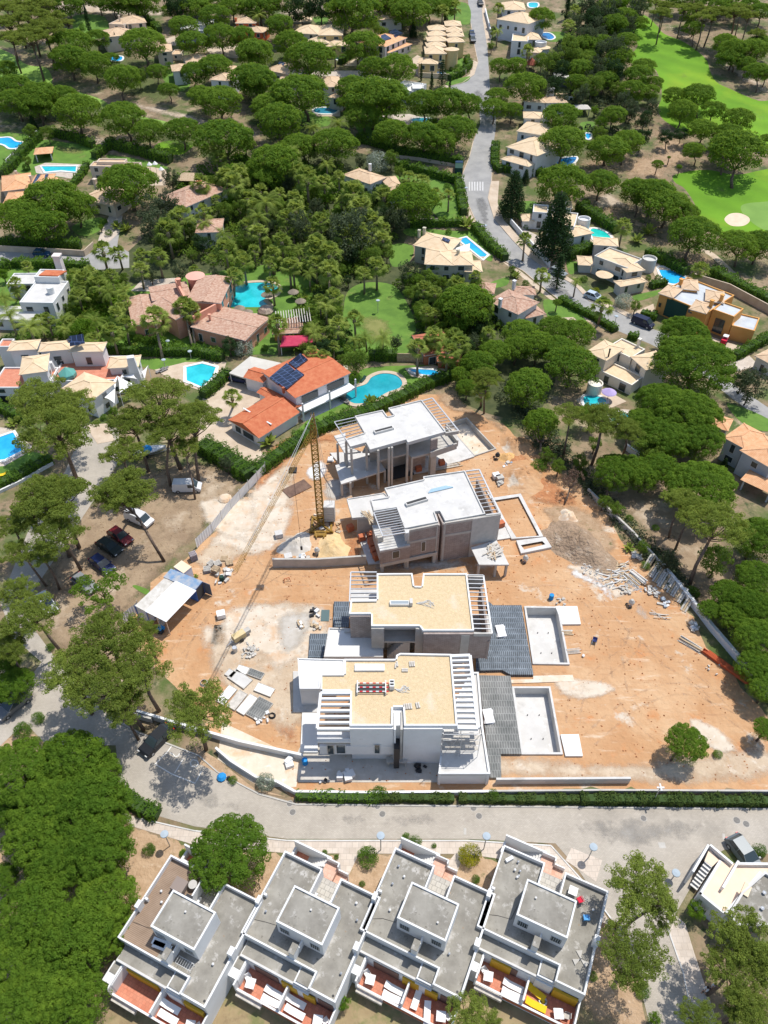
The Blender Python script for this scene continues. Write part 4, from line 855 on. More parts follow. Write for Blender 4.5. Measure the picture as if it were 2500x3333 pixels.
# ================================================================ HEDGES AND WALLS
def wall(T,pts,ht,th,label,m=None,cap=None,name='garden_wall',cat='wall',z0=-.3,closed=False):
    p=[W(T(*q)) for q in pts]; o=thing(name,label,cat,p[0]); mb=MB(); cp=MB()
    if closed: p.append(p[0])
    for a,b in zip(p,p[1:]):
        a0,b0=a-p[0],b-p[0]; d=(b0-a0); s=Vector((d.y,-d.x,0)).normalized()*th/2; u=Vector((0,0,1))
        mb.add([a0-s+u*z0,a0+s+u*z0,b0+s+u*z0,b0-s+u*z0,a0-s+u*ht,a0+s+u*ht,b0+s+u*ht,b0-s+u*ht],[(0,3,2,1),(4,5,6,7),(0,1,5,4),(1,2,6,5),(2,3,7,6),(3,0,4,7)])
        if cap: s=s*1.5; cp.add([a0-s+u*ht,a0+s+u*ht,b0+s+u*ht,b0-s+u*ht,a0-s+u*(ht+.08),a0+s+u*(ht+.08),b0+s+u*(ht+.08),b0-s+u*(ht+.08)],[(4,5,6,7),(0,1,5,4),(1,2,6,5),(2,3,7,6),(3,0,4,7)])
    mb.obj('wall',m or M_white,o)
    if cap: cp.obj('coping',cap,o)
    return o
hd=[(T5,[(40,1470),(140,1400),(270,1305),(430,1195),(610,1118),(810,1062),(960,992),(1130,905),(1350,820)],2.2,1.6),
(D,[(820,1726),(900,1727),(980,1728)],.8,.8),(D,[(990,1728),(1250,1730)],.8,.8),(D,[(1252,1730),(1450,1732),(1700,1736)],1.0,1.0),(T1,[(10,1130),(90,1060),(160,970),(255,880)],2.2,2),(T1,[(600,1010),(690,950)],2,2),(T1,[(690,935),(860,975),(1090,1035)],2.2,2.4),(T1,[(450,1200),(500,1150),(560,1060)],1.6,1.5),(T1,[(330,860),(470,890),(600,940)],2,2),
(T1,[(880,105),(1020,210)],2,2),(T2,[(1400,385),(1425,430),(1370,480),(1290,510)],1.6,1.6),(T2,[(600,410),(690,350)],1.8,1.8),(T2,[(960,1060),(1150,1110),(1350,1165),(1365,1260),(1385,1370)],2,1.9),(T2,[(710,900),(850,930),(960,975),(1130,1010),(1380,1055)],2,2.2),(T2,[(1045,1440),(1380,1435)],1.6,1.8),(T2,[(1450,1450),(1540,1560),(1650,1659)],2,1.8),(T2,[(1585,930),(1580,1060),(1620,1100)],1.8,1.6),
(T3,[(450,1330),(560,1400),(700,1480)],2.4,2.2),(T3,[(-20,1090),(110,1100),(230,1120)],1.8,1.8),(T3,[(240,1440),(180,1330)],1.5,1.6),(T6,[(1290,175),(1400,240),(1540,310),(1720,400)],2.4,2),(T6,[(380,90),(540,25)],2,2),(T6,[(880,60),(1000,110),(1140,190)],2.2,2),(T6,[(1440,720),(1620,620),(1760,540)],1.6,1.6),(T6,[(330,350),(440,410),(560,470),(690,550)],1.5,1.3),(T6,[(905,270),(1005,250)],1.5,1.5),(T6,[(770,580),(830,600)],1.3,1.2),
(T6,[(850,440),(950,470)],1.6,1.3),(T4,[(-60,210),(60,130)],2.2,2),(T4,[(90,130),(300,135),(570,150)],2,1.8),(T4,[(670,675),(960,695),(1280,695)],1.4,1.7),(T4,[(1290,700),(1420,730)],1.8,1.8),(T4,[(1290,970),(1380,900),(1450,830)],1.8,1.8),(T4,[(-60,1010),(80,1080),(210,1140)],1.6,1.6),(T4,[(-60,1570),(130,1480),(330,1370)],1.6,1.5),(T4,[(1290,1290),(1420,1360),(1600,1480)],3,2),
(TA,[(765,245),(850,320),(940,380),(1015,400)],1.5,1.1),(T5,[(780,720),(960,720)],2,2),(T5,[(600,720),(560,640)],2,2),(T1,[(0,1560),(300,1570),(520,1580)],1.6,2),(T7,[(-80,1400),(60,1290)],1.4,1.2)]
for T,p,wd,ht in hd: hedge(T,p,wd*1.05,ht,m=L_scrub if T is D else None)
hedge(D,[(640,1722),(730,1726),(820,1728)],1.0,.9,'sparse scrubby hedge at the foot of the white villa street wall',dens=.45)
wl=[(D,[(468,1622),(500,1650),(555,1685),(600,1695),(638,1716),(800,1718),(1060,1716)],.75,.18,'white street wall with stepped top below the white villa',M_white),
(D,[(1060,1716),(1300,1714),(1700,1716)],.9,.2,'thin dark wire topped street wall along the bare orange plot',M_concd),
(D,[(300,1545),(400,1575),(520,1610),(655,1640)],1.0,.2,'white ramp wall beside the stacked shuttering panels',M_white),
(T9,[(510,10),(655,150),(790,280),(960,470)],1.0,.3,'grey block boundary wall beside the brown earth mound',M_concd),
(T9,[(960,470),(1215,780),(1290,880),(1385,990),(1545,1180),(1740,1420)],1.1,.3,'white boundary wall behind the orange pipe stack',M_white),
(T9,[(-50,180),(-48,185)],.2,.1,None,None),
(D,[(1070,1692),(1358,1690)],1.1,.25,'long low concrete wall along the bottom of the bare orange plot',M_conc),
(T8,[(175,478),(460,478),(765,458)],1.7,.3,'concrete retaining wall left of the brick infill villa',M_concd),
(T4,[(0,35),(200,45),(540,66),(600,10)],1.4,.25,'sandy coloured roadside wall beside the blue jeep',M_path),
(T4,[(620,660),(960,690),(1270,702)],1.3,.15,'dark green screened fence below the salmon villa palms',M_dgreen),
(T4,[(-60,1600),(130,1510),(340,1390)],.5,.2,'low white kerb wall below the lower left blue pool',M_white),
(T5,[(960,735),(1290,740)],1.8,.12,'reed screen fence right above the small blue spa pool',M_wood),
(T5,[(1290,742),(1440,745)],1.8,.12,'dark green mesh fence right of the reed screen',M_dgreen),
(T3,[(20,1420),(90,1500),(200,1620),(270,1700)],1.2,.2,'white roadside wall below the white villa with spiral steps',M_white),
(T6,[(1180,225),(1400,290),(1659,430),(1760,500)],1.8,.25,'pale boundary wall behind the orange modern villa',M_path),
(T2,[(1520,80),(1560,240)],1.2,.25,'white roadside wall right at the top of the estate road',M_white),
(T2,[(1100,490),(1290,500),(1400,470)],1.3,.3,'yellow garden wall below the yellow row house pool',M_creamfloor),
(T9,[(500,560),(502,564)],.2,.1,None,None),
(T6,[(745,1290),(860,1370)],1.1,.25,'short pale wall under the dense pines right of the orange site',M_white),
(T2,[(920,1000),(1100,1020),(1330,1060)],.8,.25,'pale low wall beside the bare brown plot under the pines',M_path),
(T1,[(40,1040),(120,960),(240,850)],.9,.12,'thin white fence beside the far left kidney pool hedge',M_white),
(D,[(275,1545),(330,1560)],.9,.25,'dark low wall at the foot of the biggest loose pine',M_concd)]
for T,p,ht,th,lb,m in wl:
    if lb: wall(T,p,ht,th,lb,m,cap=M_white if m is M_white else None)
def hoard(T,pts,label):
    p=[W(T(*q)) for q in pts]; o=thing('site_fence',label,'fence',p[0]); 
    for a,b in zip(p,p[1:]):
        d=b-a; n=max(1,int(d.length/2.2)); 
        for k in range(n):
            q0=a.lerp(b,k/n)-p[0]; q1=a.lerp(b,(k+1)/n)-p[0]; m=MB(); e=(q1-q0).normalized()*.06; s=Vector((e.y,-e.x,0))*.5
            vs=[]; nn=14
            for j in range(nn+1):
                c=(q0+e).lerp(q1-e,j/nn)+s*(1 if j%2 else -1); vs+=[c+Vector((0,0,.05)),c+Vector((0,0,1.9))]
            m.add(vs,[(2*j,2*j+2,2*j+3,2*j+1) for j in range(nn)]); m.obj('panel',M_white if rnd.random()<.8 else mat('pale_blue_sheet',(.45,.55,.65)),o)
            MB().box(q0.x-.04,q0.x+.04,q0.y-.04,q0.y+.04,-.2,2.2).obj('post',M_metal,o)
hoard(D,[(575,1020),(500,1100),(460,1150),(425,1185)],'white corrugated hoarding from the big hedge to the containers')
hoard(T7,[(890,760),(790,840)],'short white corrugated hoarding below the site containers')
# ================================================================ POOLS
pl=[(T1,[(-60,875),(0,880),(60,878),(100,902),(145,910),(142,935),(70,945),(35,925),(0,915),(-60,915)],'b','far left kidney pool beside the golf pines'),
(T1,[(265,1060),(485,1060),(482,1095),(390,1085),(290,1095)],'t','turquoise rectangular pool on a white rounded deck'),
(T1,[(700,366),(772,362),(770,386),(718,390)],'b','small blue pool below the beige house top left'),
(T2,[(1120,460),(1240,464),(1262,478),(1225,486),(1125,486)],'b','blue pool in front of the yellow row houses'),
(T2,[(445,692),(575,690),(560,722),(450,720)],'k','dark blue pool between dense umbrella pines'),
(T2,[(1062,758),(1170,755),(1150,783),(1080,785)],'t','small turquoise pool beside the white terrace among pines'),
(T2,[(1352,1524),(1400,1512),(1532,1622),(1508,1648)],'b','long blue pool beside the white shade sail'),
(T2,[(562,370),(600,370),(595,384)],'t','tiny turquoise pool beside the cream clustered houses'),
(T3,[(218,216),(270,214),(300,240),(272,254),(232,240)],'d','round dark blue pool beside the white house top right'),
(T3,[(140,22),(192,22),(190,48),(145,48)],'t','turquoise pool at the very top right of the road'),
(T3,[(335,1015),(440,1002),(400,1052),(322,1045)],'d','deep blue pool behind the bougainvillea house'),
(T3,[(502,852),(532,856),(522,884),(505,880)],'b','tiny blue pool among trees left of the golf course'),
(T3,[(545,1455),(620,1475),(660,1525),(580,1545),(532,1485)],'g','green pool beside the villa with spiral steps'),
(T6,[(965,140),(1040,155),(1140,215),(1065,245),(1000,220)],'b','bright blue curved pool behind the orange modern villa'),
(T6,[(488,965),(555,955),(630,985),(590,1020),(505,1022)],'t','small round pool below the purple parasol'),
(T6,[(665,1080),(740,1065),(775,1100),(720,1130),(672,1122)],'t','half hidden turquoise pool under the right hand pines'),
(T4,[(1185,775),(1285,752),(1372,775),(1350,838),(1285,900),(1188,860)],'t','hexagonal turquoise pool below the salmon villa'),
(T4,[(-60,1240),(85,1190),(152,1300),(30,1362),(-60,1368)],'b','big blue pool at the left edge'),
(T5,[(-135,325),(-100,285),(-30,250),(60,237),(150,240),(205,268),(190,308),(150,330),(112,350),(150,390),(90,428),(10,425),(-90,400),(-135,360)],'t','large lagoon pool behind the salmon villa'),
(T5,[(636,950),(690,908),(765,882),(800,840),(870,815),(950,825),(992,865),(980,905),(900,935),(800,990),(705,1007),(650,985)],'q','kidney shaped turquoise pool behind the red tiled villa'),
(T5,[(1050,790),(1200,795),(1218,825),(1100,817)],'b','narrow blue spa pool beside the reed fence'),
(T5,[(322,462),(372,460),(376,490),(332,494)],'b','tiny blue pool under the wooden pergola')]
for T,p,c_,lb in pl:
    hexa='hexag' in lb or 'rectang' in lb or 'long blue' in lb or 'big blue' in lb
    pool(T,p,lb,c_,curve=not hexa,cop=.9 if ('kidney shaped' in lb or 'lagoon' in lb) else (.7 if hexa else .55),copm=M_path if 'kidney shaped' in lb or 'lagoon' in lb else None)
# ================================================================ VILLAS OF THE ESTATE
LM=[]
def house(label,T,vols,**k):
    h=House(label,T,vols,**k); return h
sal=mat('salmon_render',(.66,.30,.20),(.72,.36,.25),.6); beige=mat('beige_render',(.60,.50,.40),(.66,.56,.46),.5); yel=mat('yellow_render',(.62,.45,.20),(.68,.51,.26),.5); org=mat('orange_render',(.62,.30,.08),(.68,.35,.11),.4); redw=mat('red_orange_render',(.60,.13,.05),(.66,.17,.07),.5); greyw=mat('greyish_render',(.50,.49,.45),(.57,.56,.52),.5); pinkw=mat('pale_pink_render',(.70,.60,.56),(.75,.66,.62),.5); khaki=mat('khaki_render',(.46,.43,.33),(.52,.49,.38),.5); darkw=mat('dark_cladding',(.10,.11,.11),(.14,.15,.15),1)
h=house('beige two storey house with roof terrace beside the tall cypress, far left',T1,[(790,152,925,142,895,104,6.5,'h'),(690,150,785,155,785,112,6.8,'f'),(665,236,862,216,800,182,3.6,'h'),(860,190,935,185,930,160,4,'f')],wall=beige,roof=M_tan).chimney(755,100,9)
house('small beige house with curved orange terrace half hidden by pines',T1,[(1000,330,1088,325,1075,282,5.5,'h'),(1085,345,1145,345,1135,315,2.8,'f')],wall=beige,roof=M_tan)
house('low tan roofed villa with long grey pergola among pines',T1,[(1190,402,1370,386,1340,342,3.4,'h'),(1100,452,1200,445,1180,408,3,'h'),(1340,505,1450,512,1530,425,3.4,'h')],wall=M_white,roof=M_tan)
house('pale blue grey flat roofed house left of the red orange house',T1,[(1130,190,1290,195,1265,122,4,'f')],wall=mat('blue_grey_render',(.38,.44,.52)),roof=M_conc)
house('red orange house with pale tiled roof near the top',T1,[(1500,146,1620,146,1605,112,6.5,'h'),(1460,192,1665,206,1655,176,3.4,'h')],wall=redw,roof=M_tan).chimney(1498,118,8)
house('long beige house with flat tan roof and small windows',T1,[(568,1054,875,1060,872,1030,6.6,'f'),(612,1028,790,1030,786,1008,7.4,'f')],wall=beige,roof=M_tan)
h=house('tan hip roofed house with tall slanted chimney',T1,[(515,1262,725,1306,755,1200,3.6,'h')],wall=beige,roof=M_tan).chimney(600,1140,7,1.1,2.6)
h=house('orange tan villa with dark solar panels and round roof opening',T1,[(20,1212,195,1190,190,1100,3.6,'h'),(195,1180,310,1175,330,1108,4,'h'),(310,1172,390,1150,398,1118,3.6,'h'),(30,1288,150,1280,150,1218,3.2,'h')],wall=beige,roof=M_orng).solar([(205,1175),(290,1172),(310,1112),(240,1112)],4.6,5.4).chimney(190,1120,6,.7,2).chimney(100,1090,6,.6,2)
h=house('mottled tile mansion with brick chimney among palms',T1,[(1180,1312,1440,1200,1330,1128,6.5,'h'),(1250,1475,1400,1470,1390,1392,3.4,'h'),(1095,1270,1180,1310,1250,1240,6,'h')],wall=M_white,roof=M_mix).chimney(1266,1155,9.5,1.4,1.6,M_brick)
house('small tiled garden pavilion beside the turquoise deck pool',T1,[(220,980,325,972,322,935,2.8,'p')],wall=M_white,roof=M_orng,cat='pavilion',name='garden_pavilion')
house('dark timber pergola left of the mottled tile mansion',T1,[(1130,1145,1250,1148,1250,1100,3,'p')],wall=M_wood,roof=M_wood,cat='pergola',name='garden_pavilion')
house('cream hip roofed house with pale green walls, left of the yellow hip roofed one',T2,[(302,208,452,216,445,168,6,'h'),(303,136,410,136,392,108,5,'h')],wall=khaki,roof=M_cream)
house('yellow hip roofed house in the cream cluster left of the solar roofed house',T2,[(465,222,610,222,575,165,7,'h'),(392,272,520,274,505,228,4.2,'h'),(516,294,655,287,645,255,3.2,'h')],wall=yel,roof=M_cream)
h=house('pink walled house with two blocks of solar panels on orange roof',T2,[(885,296,1018,240,925,190,6.5,'h'),(905,335,1050,280,1025,250,3.4,'h')],wall=pinkw,roof=M_orng)
h.solar([(862,272),(925,248),(885,222),(825,245)],7.4,8).solar([(950,240),(1000,216),(950,190),(905,210)],7.4,8)
for i,(q,lb) in enumerate([((1272,162,1366,162,1358,136,7,'h'),'uppermost house of the yellow terraced row beside the road'),((1280,200,1372,200,1366,174,7,'h'),'second house from the top of the yellow terraced row'),((1286,230,1382,230,1374,204,7,'h'),'third house from the top of the yellow terraced row'),((1292,268,1386,265,1380,240,7,'h'),'fourth house from the top of the yellow terraced row')]):
    x0,y0=1168-4*i,190+35*i
    house(lb,T2,[q,(x0,y0,x0+112,y0-2,x0+108,y0-26,6,'h')],wall=yel,roof=M_cream,group='yellow terraced row houses')
h=house('corner house with round tower at the lower end of the yellow row',T2,[(1145,340,1270,340,1275,298,7,'h'),(1098,402,1215,405,1212,372,3.6,'h')],wall=yel,roof=M_cream); h.cyl(1308,312,3.4,8,cone=1.0).chimney(1160,360,5,.6,1)
house('tan roofed house with arched porch between two pines at the top',T2,[(840,125,990,120,975,78,4,'h')],wall=M_white,roof=M_tan)
house('pale house cut by the top edge with solar panels',T2,[(858,45,1010,40,1005,2,6,'h')],wall=pinkw,roof=M_mix)
h=house('tan multi roofed villa with solar water heaters, left of the grey hipped one',T2,[(122,442,285,472,292,408,4.5,'h'),(290,466,356,468,352,442,6,'f'),(210,520,320,522,315,490,3,'h')],wall=beige,roof=M_tan).solar([(205,412),(240,420),(248,404),(215,396)],6,6.5)
house('tan hip roofed house with dark window band above the dark blue pool',T2,[(500,552,605,548,665,485,6.5,'h'),(530,616,605,626,610,596,3.2,'h')],wall=greyw,roof=M_tan)
house('white flat roofed villa with parapets above the dense pines',T2,[(915,556,1060,580,1130,530,4.5,'f'),(1060,562,1130,562,1130,528,5.5,'f')],wall=M_white,roof=M_bwhite).chimney(995,530,6,.6,1.4)
h=house('pale tan pyramid roofed house beside the cone shaped fir',T2,[(790,1166,885,1126,745,1062,5,'h'),(900,1185,982,1178,930,1122,4,'h'),(912,1222,1000,1212,985,1180,3,'h')],wall=M_white,roof=M_tan).chimney(790,1045,8)
h=house('large grey beige villa with many hip roofs beside the long blue pool',T2,[(1075,1556,1290,1600,1335,1515,6.5,'h'),(1145,1675,1320,1682,1300,1590,6.5,'h'),(1300,1680,1440,1680,1470,1600,6.5,'h'),(1400,1722,1495,1722,1525,1660,4.4,'h')],wall=khaki,roof=M_cream).solar([(1245,1530),(1290,1548),(1300,1530),(1255,1512)],7.6,8).chimney(1350,1590,9,.8,1.6).chimney(1135,1450,9,.8,2).chimney(1102,1465,9,.7,1.6)
house('white house with tan hip roof at the top right of the road',T3,[(-20,60,115,62,105,18,6.5,'h'),(-60,120,135,150,140,95,5,'h')],wall=mat('bluish_white_render',(.62,.64,.68)),roof=M_cream)
h=house('white cubic house with curved balcony beside the round dark blue pool',T3,[(30,258,135,262,130,215,6.5,'f'),(130,250,215,250,205,212,6,'h'),(150,330,205,335,205,305,3,'h')],wall=M_white,roof=M_cream); h.cyl(222,300,4,3.4,cone=.8); h.cyl(215,275,3,5,par=.8)
h=house('white villa with curved terraces and scalloped tan roof under a big pine',T3,[(110,642,245,652,262,618,4.2,'h'),(250,652,380,650,372,618,4.2,'h'),(290,612,450,614,380,565,3,'f')],wall=M_white,roof=M_tan); h.cyl(280,568,1.8,6.5,par=.6); h.cyl(255,700,1.5,6,par=.5)
house('white arched villa stepping down above the curved roof house',T3,[(112,748,222,752,240,716,5.5,'h'),(70,832,270,862,258,792,4,'h')],wall=M_white,roof=M_cream)
house('cream house with wide tan roof and purple bougainvillea',T3,[(5,932,190,988,228,884,6.5,'h'),(-30,1010,135,1056,150,1020,3,'h')],wall=M_white,roof=M_cream)
house('dark shed with flat white roof left of the golf trees',T3,[(296,497,425,502,416,464,3,'f')],wall=darkw,roof=M_bwhite,name='garden_shed',cat='shed')
house('small grey roofed garden pavilion beside a green pond',T3,[(445,694,530,692,528,668,2.8,'p')],wall=M_woodg,roof=M_woodg,name='garden_pavilion',cat='pavilion')
h=house('red conical roofed gazebo beside the umbrella pine',T3,[(135,410,175,410,172,395,2.8,'p')],wall=M_wood,roof=M_brick,name='garden_gazebo',cat='gazebo'); h.cyl(155,405,2.6,2.8,roof=mat('dark_red_tile',(.32,.09,.06)),cone=3,z0=2.5,name='ring')
h=house('white villa with spiral steps and tan roofs above the green pool',T3,[(165,1345,262,1352,272,1302,6.5,'f'),(300,1315,410,1318,392,1278,6.5,'h'),(106,1402,165,1402,166,1362,3,'h'),(262,1420,430,1440,420,1350,5.5,'f'),(430,1500,540,1478,525,1420,3.6,'h')],wall=M_white,roof=M_cream); h.cyl(490,1400,2.4,5,par=.9); h.chimney(378,1272,8.5,.6,1.4)
h=house('grey beige villa with flat cream terrace roof opposite the white car',T6,[(555,62,765,140,800,60,6.8,'f'),(765,165,865,152,830,62,6.2,'h'),(725,255,880,225,885,190,3.2,'h'),(462,118,540,122,548,72,3.2,'h'),(560,-10,700,0,760,-40,7,'h')],wall=greyw,roof=M_cream); h.cyl(620,182,2.6,3.2,cone=.9,z0=2.7); h.cyl(905,90,2.6,4,par=.8)
h=house('orange modern villa under renovation with grey roofs',T6,[(972,302,1275,425,1400,295,6.4,'f'),(1310,402,1445,450,1510,400,6.8,'f'),(1430,505,1575,540,1659,470,4.2,'f'),(1190,545,1225,560,1240,520,3,'f')],wall=org,roof=mat('pale_blue_grey_roof',(.42,.45,.47),(.52,.55,.57),.5),win=False)
for q in [(975,300,1050,325,1090,270,6.9,'h'),(1120,270,1210,280,1240,225,7.0,'h'),(1170,400,1260,425,1290,370,7.0,'h'),(1270,345,1370,360,1400,300,7.0,'h')]: h.vol(*q,roof=M_tan,win=False,z0=6)
a=h.loc(1010,350,4); h.chimney(1305,350,9,.8,1.6).chimney(1370,315,9,.8,1.4).chimney(1110,215,8.5,.9,1.2)
def panelq(h,name,pts,m,thick=.06):
    q=[h.loc(*p) for p in pts]; n=(q[1]-q[0]).cross(q[3]-q[0]).normalized()*thick
    MB().add([p+n for p in q]+[p for p in q],[(0,1,2,3),(0,4,5,1),(1,5,6,2),(2,6,7,3),(3,7,4,0)]).obj(name,m,h.root)
A,B,_=[h.loc(972,302,6.4),h.loc(1275,425,6.4),0]; dA=(B-A); dA.z=0
for name,t0,t1,z0_,z1_,m in (('netting_screen',.18,.62,.3,4.15,M_dgreen),('door',.80,.88,.1,1.7,mat('pale_green_door',(.45,.6,.5))),('window',.04,.09,1.6,2.5,M_glass),('window',.64,.72,2.9,3.5,M_glass)):
    a=A+dA*t0;b=A+dA*t1; nn=Vector((dA.y,-dA.x,0)).normalized()*.12; MB().add([a.xy.to_3d()+nn+Vector((0,0,z0_)),b.xy.to_3d()+nn+Vector((0,0,z0_)),b.xy.to_3d()+nn+Vector((0,0,z1_)),a.xy.to_3d()+nn+Vector((0,0,z1_))],[(0,1,2,3)]).obj(name,m,h.root)
A,B=h.loc(1310,402,6.8),h.loc(1445,450,6.8); dA=B-A; dA.z=0
for name,t0,t1,z0_,z1_,m in (('glass_wall',.25,.7,.2,3.2,M_glass),):
    a=A+dA*t0;b=A+dA*t1; nn=Vector((dA.y,-dA.x,0)).normalized()*.12; MB().add([a.xy.to_3d()+nn+Vector((0,0,z0_)),b.xy.to_3d()+nn+Vector((0,0,z0_)),b.xy.to_3d()+nn+Vector((0,0,z1_)),a.xy.to_3d()+nn+Vector((0,0,z1_))],[(0,1,2,3)]).obj(name,m,h.root)
h=house('cream villa with upper terrace and round stair below the orange modern villa',T6,[(520,672,628,722,715,645,6.6,'h'),(800,708,885,782,962,690,6.2,'h'),(640,640,790,712,850,642,6,'f'),(590,790,795,885,870,830,3.2,'f')],wall=mat('cream_render',(.72,.67,.57),(.76,.71,.62),.5),roof=M_cream); h.cyl(562,880,2.2,2.6,par=.6); h.chimney(845,595,8,.7,1.4); h.chimney(655,660,9,.3,1.6,M_black)
house('blue grey walled villa with long orange tiled roofs at the right edge',T6,[(1395,1218,1506,1278,1612,1190,6.6,'h'),(1500,1302,1680,1405,1800,1300,6.8,'h'),(1500,1485,1680,1570,1700,1500,3.2,'p'),(1312,1142,1395,1168,1420,1104,3.4,'h')],wall=mat('blue_grey_wall',(.42,.46,.50),(.48,.52,.55),.5),roof=M_orng)
house('pale tan roofed house cut by the right edge above the dark tree',T6,[(1590,700,1690,752,1760,690,4,'h')],wall=greyw,roof=M_tan)
h=house('old terracotta roofed villa with white arches behind the rounded pine',T6,[(-110,350,70,430,125,330,6,'h'),(125,455,235,430,205,380,3.2,'h'),(50,305,175,308,160,262,4.4,'h'),(-190,290,-90,300,-100,240,3.4,'h')],wall=M_white,roof=M_mix); h.chimney(48,225,7.5,.8,1.8); h.chimney(-40,340,8.5,.8,1.8)
house('small building with faded red tin roof beside the reed screen',T5,[(1140,692,1330,662,1240,548,3.6,'h'),(1226,730,1362,728,1355,690,2.6,'g')],wall=M_brick,roof=mat('faded_red_tin',(.40,.12,.07),(.48,.18,.11),1))
h=house('white cubist villa with red roof patch and tall square chimney',T4,[(122,358,335,362,375,222,6.4,'f'),(215,196,372,200,432,152,7.8,'f'),(40,242,212,240,212,172,4.6,'f'),(-60,460,245,470,140,390,3,'g')],wall=M_white,roof=M_conc,hf=.8)
a=h.loc(388,150,6.5); MB().box(a.x-.7,a.x+.7,a.y-.7,a.y+.7,2,8.2).box(a.x-.85,a.x+.85,a.y-.85,a.y+.85,8.2,8.5).obj('chimney',pinkw,h.root); a=h.loc(320,280,7); MB().lathe((a.x,a.y,2),[(.7,0),(.7,4.2),(.1,4.4)],16).obj('chimney',M_white,h.root); a=h.loc(0,0,0)
q=[h.loc(245,186,7.9),h.loc(372,190,7.9),h.loc(425,158,7.9),h.loc(290,153,7.9)]; MB().add(q+[p-Vector((0,0,.2)) for p in q],[(0,1,2,3),(0,4,5,1),(1,5,6,2),(2,6,7,3),(3,7,4,0)]).obj('roof',M_terra,h.root)
h=house('sprawling salmon villa with mottled curved roofs',T4,[(1190,352,1395,360,1405,200,6.2,'l'),(850,505,1015,478,985,308,3.8,'l'),(1118,462,1260,400,1160,292,5.6,'l'),(1225,512,1555,595,1625,440,3.8,'l'),(975,345,1200,310,1150,235,4.8,'l')],wall=sal,roof=M_mix,hf=.78); 
a=h.loc(1245,180,7); h.cyl(1240,190,2.8,6.4,cone=.5,roof=mat('pink_dome',(.66,.36,.28))); h.chimney(1132,215,9,1.2,2.6,sal,True)
a=h.loc(1180,350,6.5); b=h.loc(1120,235,6.5); MB().bar(a,b,.4,1.6).bar(h.loc(1230,480,4.6),h.loc(1375,400,4.6),.4,2.2).obj('screen_wall',sal,h.root); h.chimney(1330,440,5.6,.6,1,sal)
h=house('white octagonal villa with tan roofs, terracotta terraces and shade sails',T4,[(135,812,290,792,302,692,6.4,'h'),(60,662,225,652,222,602,6,'h'),(256,668,440,652,425,606,6.2,'h'),(450,668,645,665,640,618,6.4,'h'),(405,905,590,968,640,845,4.4,'h'),(695,772,870,762,862,702,4.6,'h'),(330,860,770,850,690,700,3.2,'f'),(-60,900,300,900,120,770,3.6,'f'),(-20,640,60,640,50,590,5.5,'f'),(300,720,450,700,440,668,4.4,'f')],wall=M_white,roof=M_cream,hf=.95)
for o in h.root.children:
    if o.name.startswith('roof') and len(o.data.vertices)==8: o.data=o.data.copy(); o.data.materials[0]=M_redfloor
a=h.loc(880,900,0); b=h.loc(858,742,9)
MB().add([(a.x-1.2,a.y-.8,0),(a.x+1.2,a.y-.8,0),(a.x+1.2,a.y+.9,0),(a.x-1.2,a.y+.9,0),(a.x-.6,a.y-.5,6.6),(a.x+.6,a.y-.5,6.6),(a.x+.6,a.y+.5,6.6),(a.x-.6,a.y+.5,6.6)],[(0,1,5,4),(1,2,6,5),(2,3,7,6),(3,0,4,7),(4,5,6,7)]).obj('chimney',M_white,h.root)
a=h.loc(365,880,0); MB().add([(a.x-1,a.y-.7,0),(a.x+1,a.y-.7,0),(a.x+1,a.y+.7,0),(a.x-1,a.y+.7,0),(a.x-.4,a.y-.4,4.8),(a.x+.4,a.y-.4,4.8),(a.x+.4,a.y+.4,4.8),(a.x-.4,a.y+.4,4.8)],[(0,1,5,4),(1,2,6,5),(2,3,7,6),(3,0,4,7),(4,5,6,7)]).obj('chimney',M_white,h.root)
a=h.loc(422,795,4.2); MB().lathe((a.x,a.y,3.0),[(1.6,0),(1.6,.6),(1.5,.7),(.05,1.8)],8).obj('skylight',mat('green_glass',(.12,.35,.3),rough=.2),h.root)
a=h.loc(492,620,7.8); a.z+=.3; MB().tube([(a.x-1.6,a.y+.3,a.z+.2),(a.x+.4,a.y+1.3,a.z+.2)],.38,10).add([(a.x-1.3,a.y-.6,a.z-.4),(a.x+1.3,a.y-.2,a.z-.4),(a.x+1.3,a.y+1,a.z+.9),(a.x-1.2,a.y+.8,a.z+.9)],[(0,1,2,3)]).obj('water_heater',M_solar,h.root)
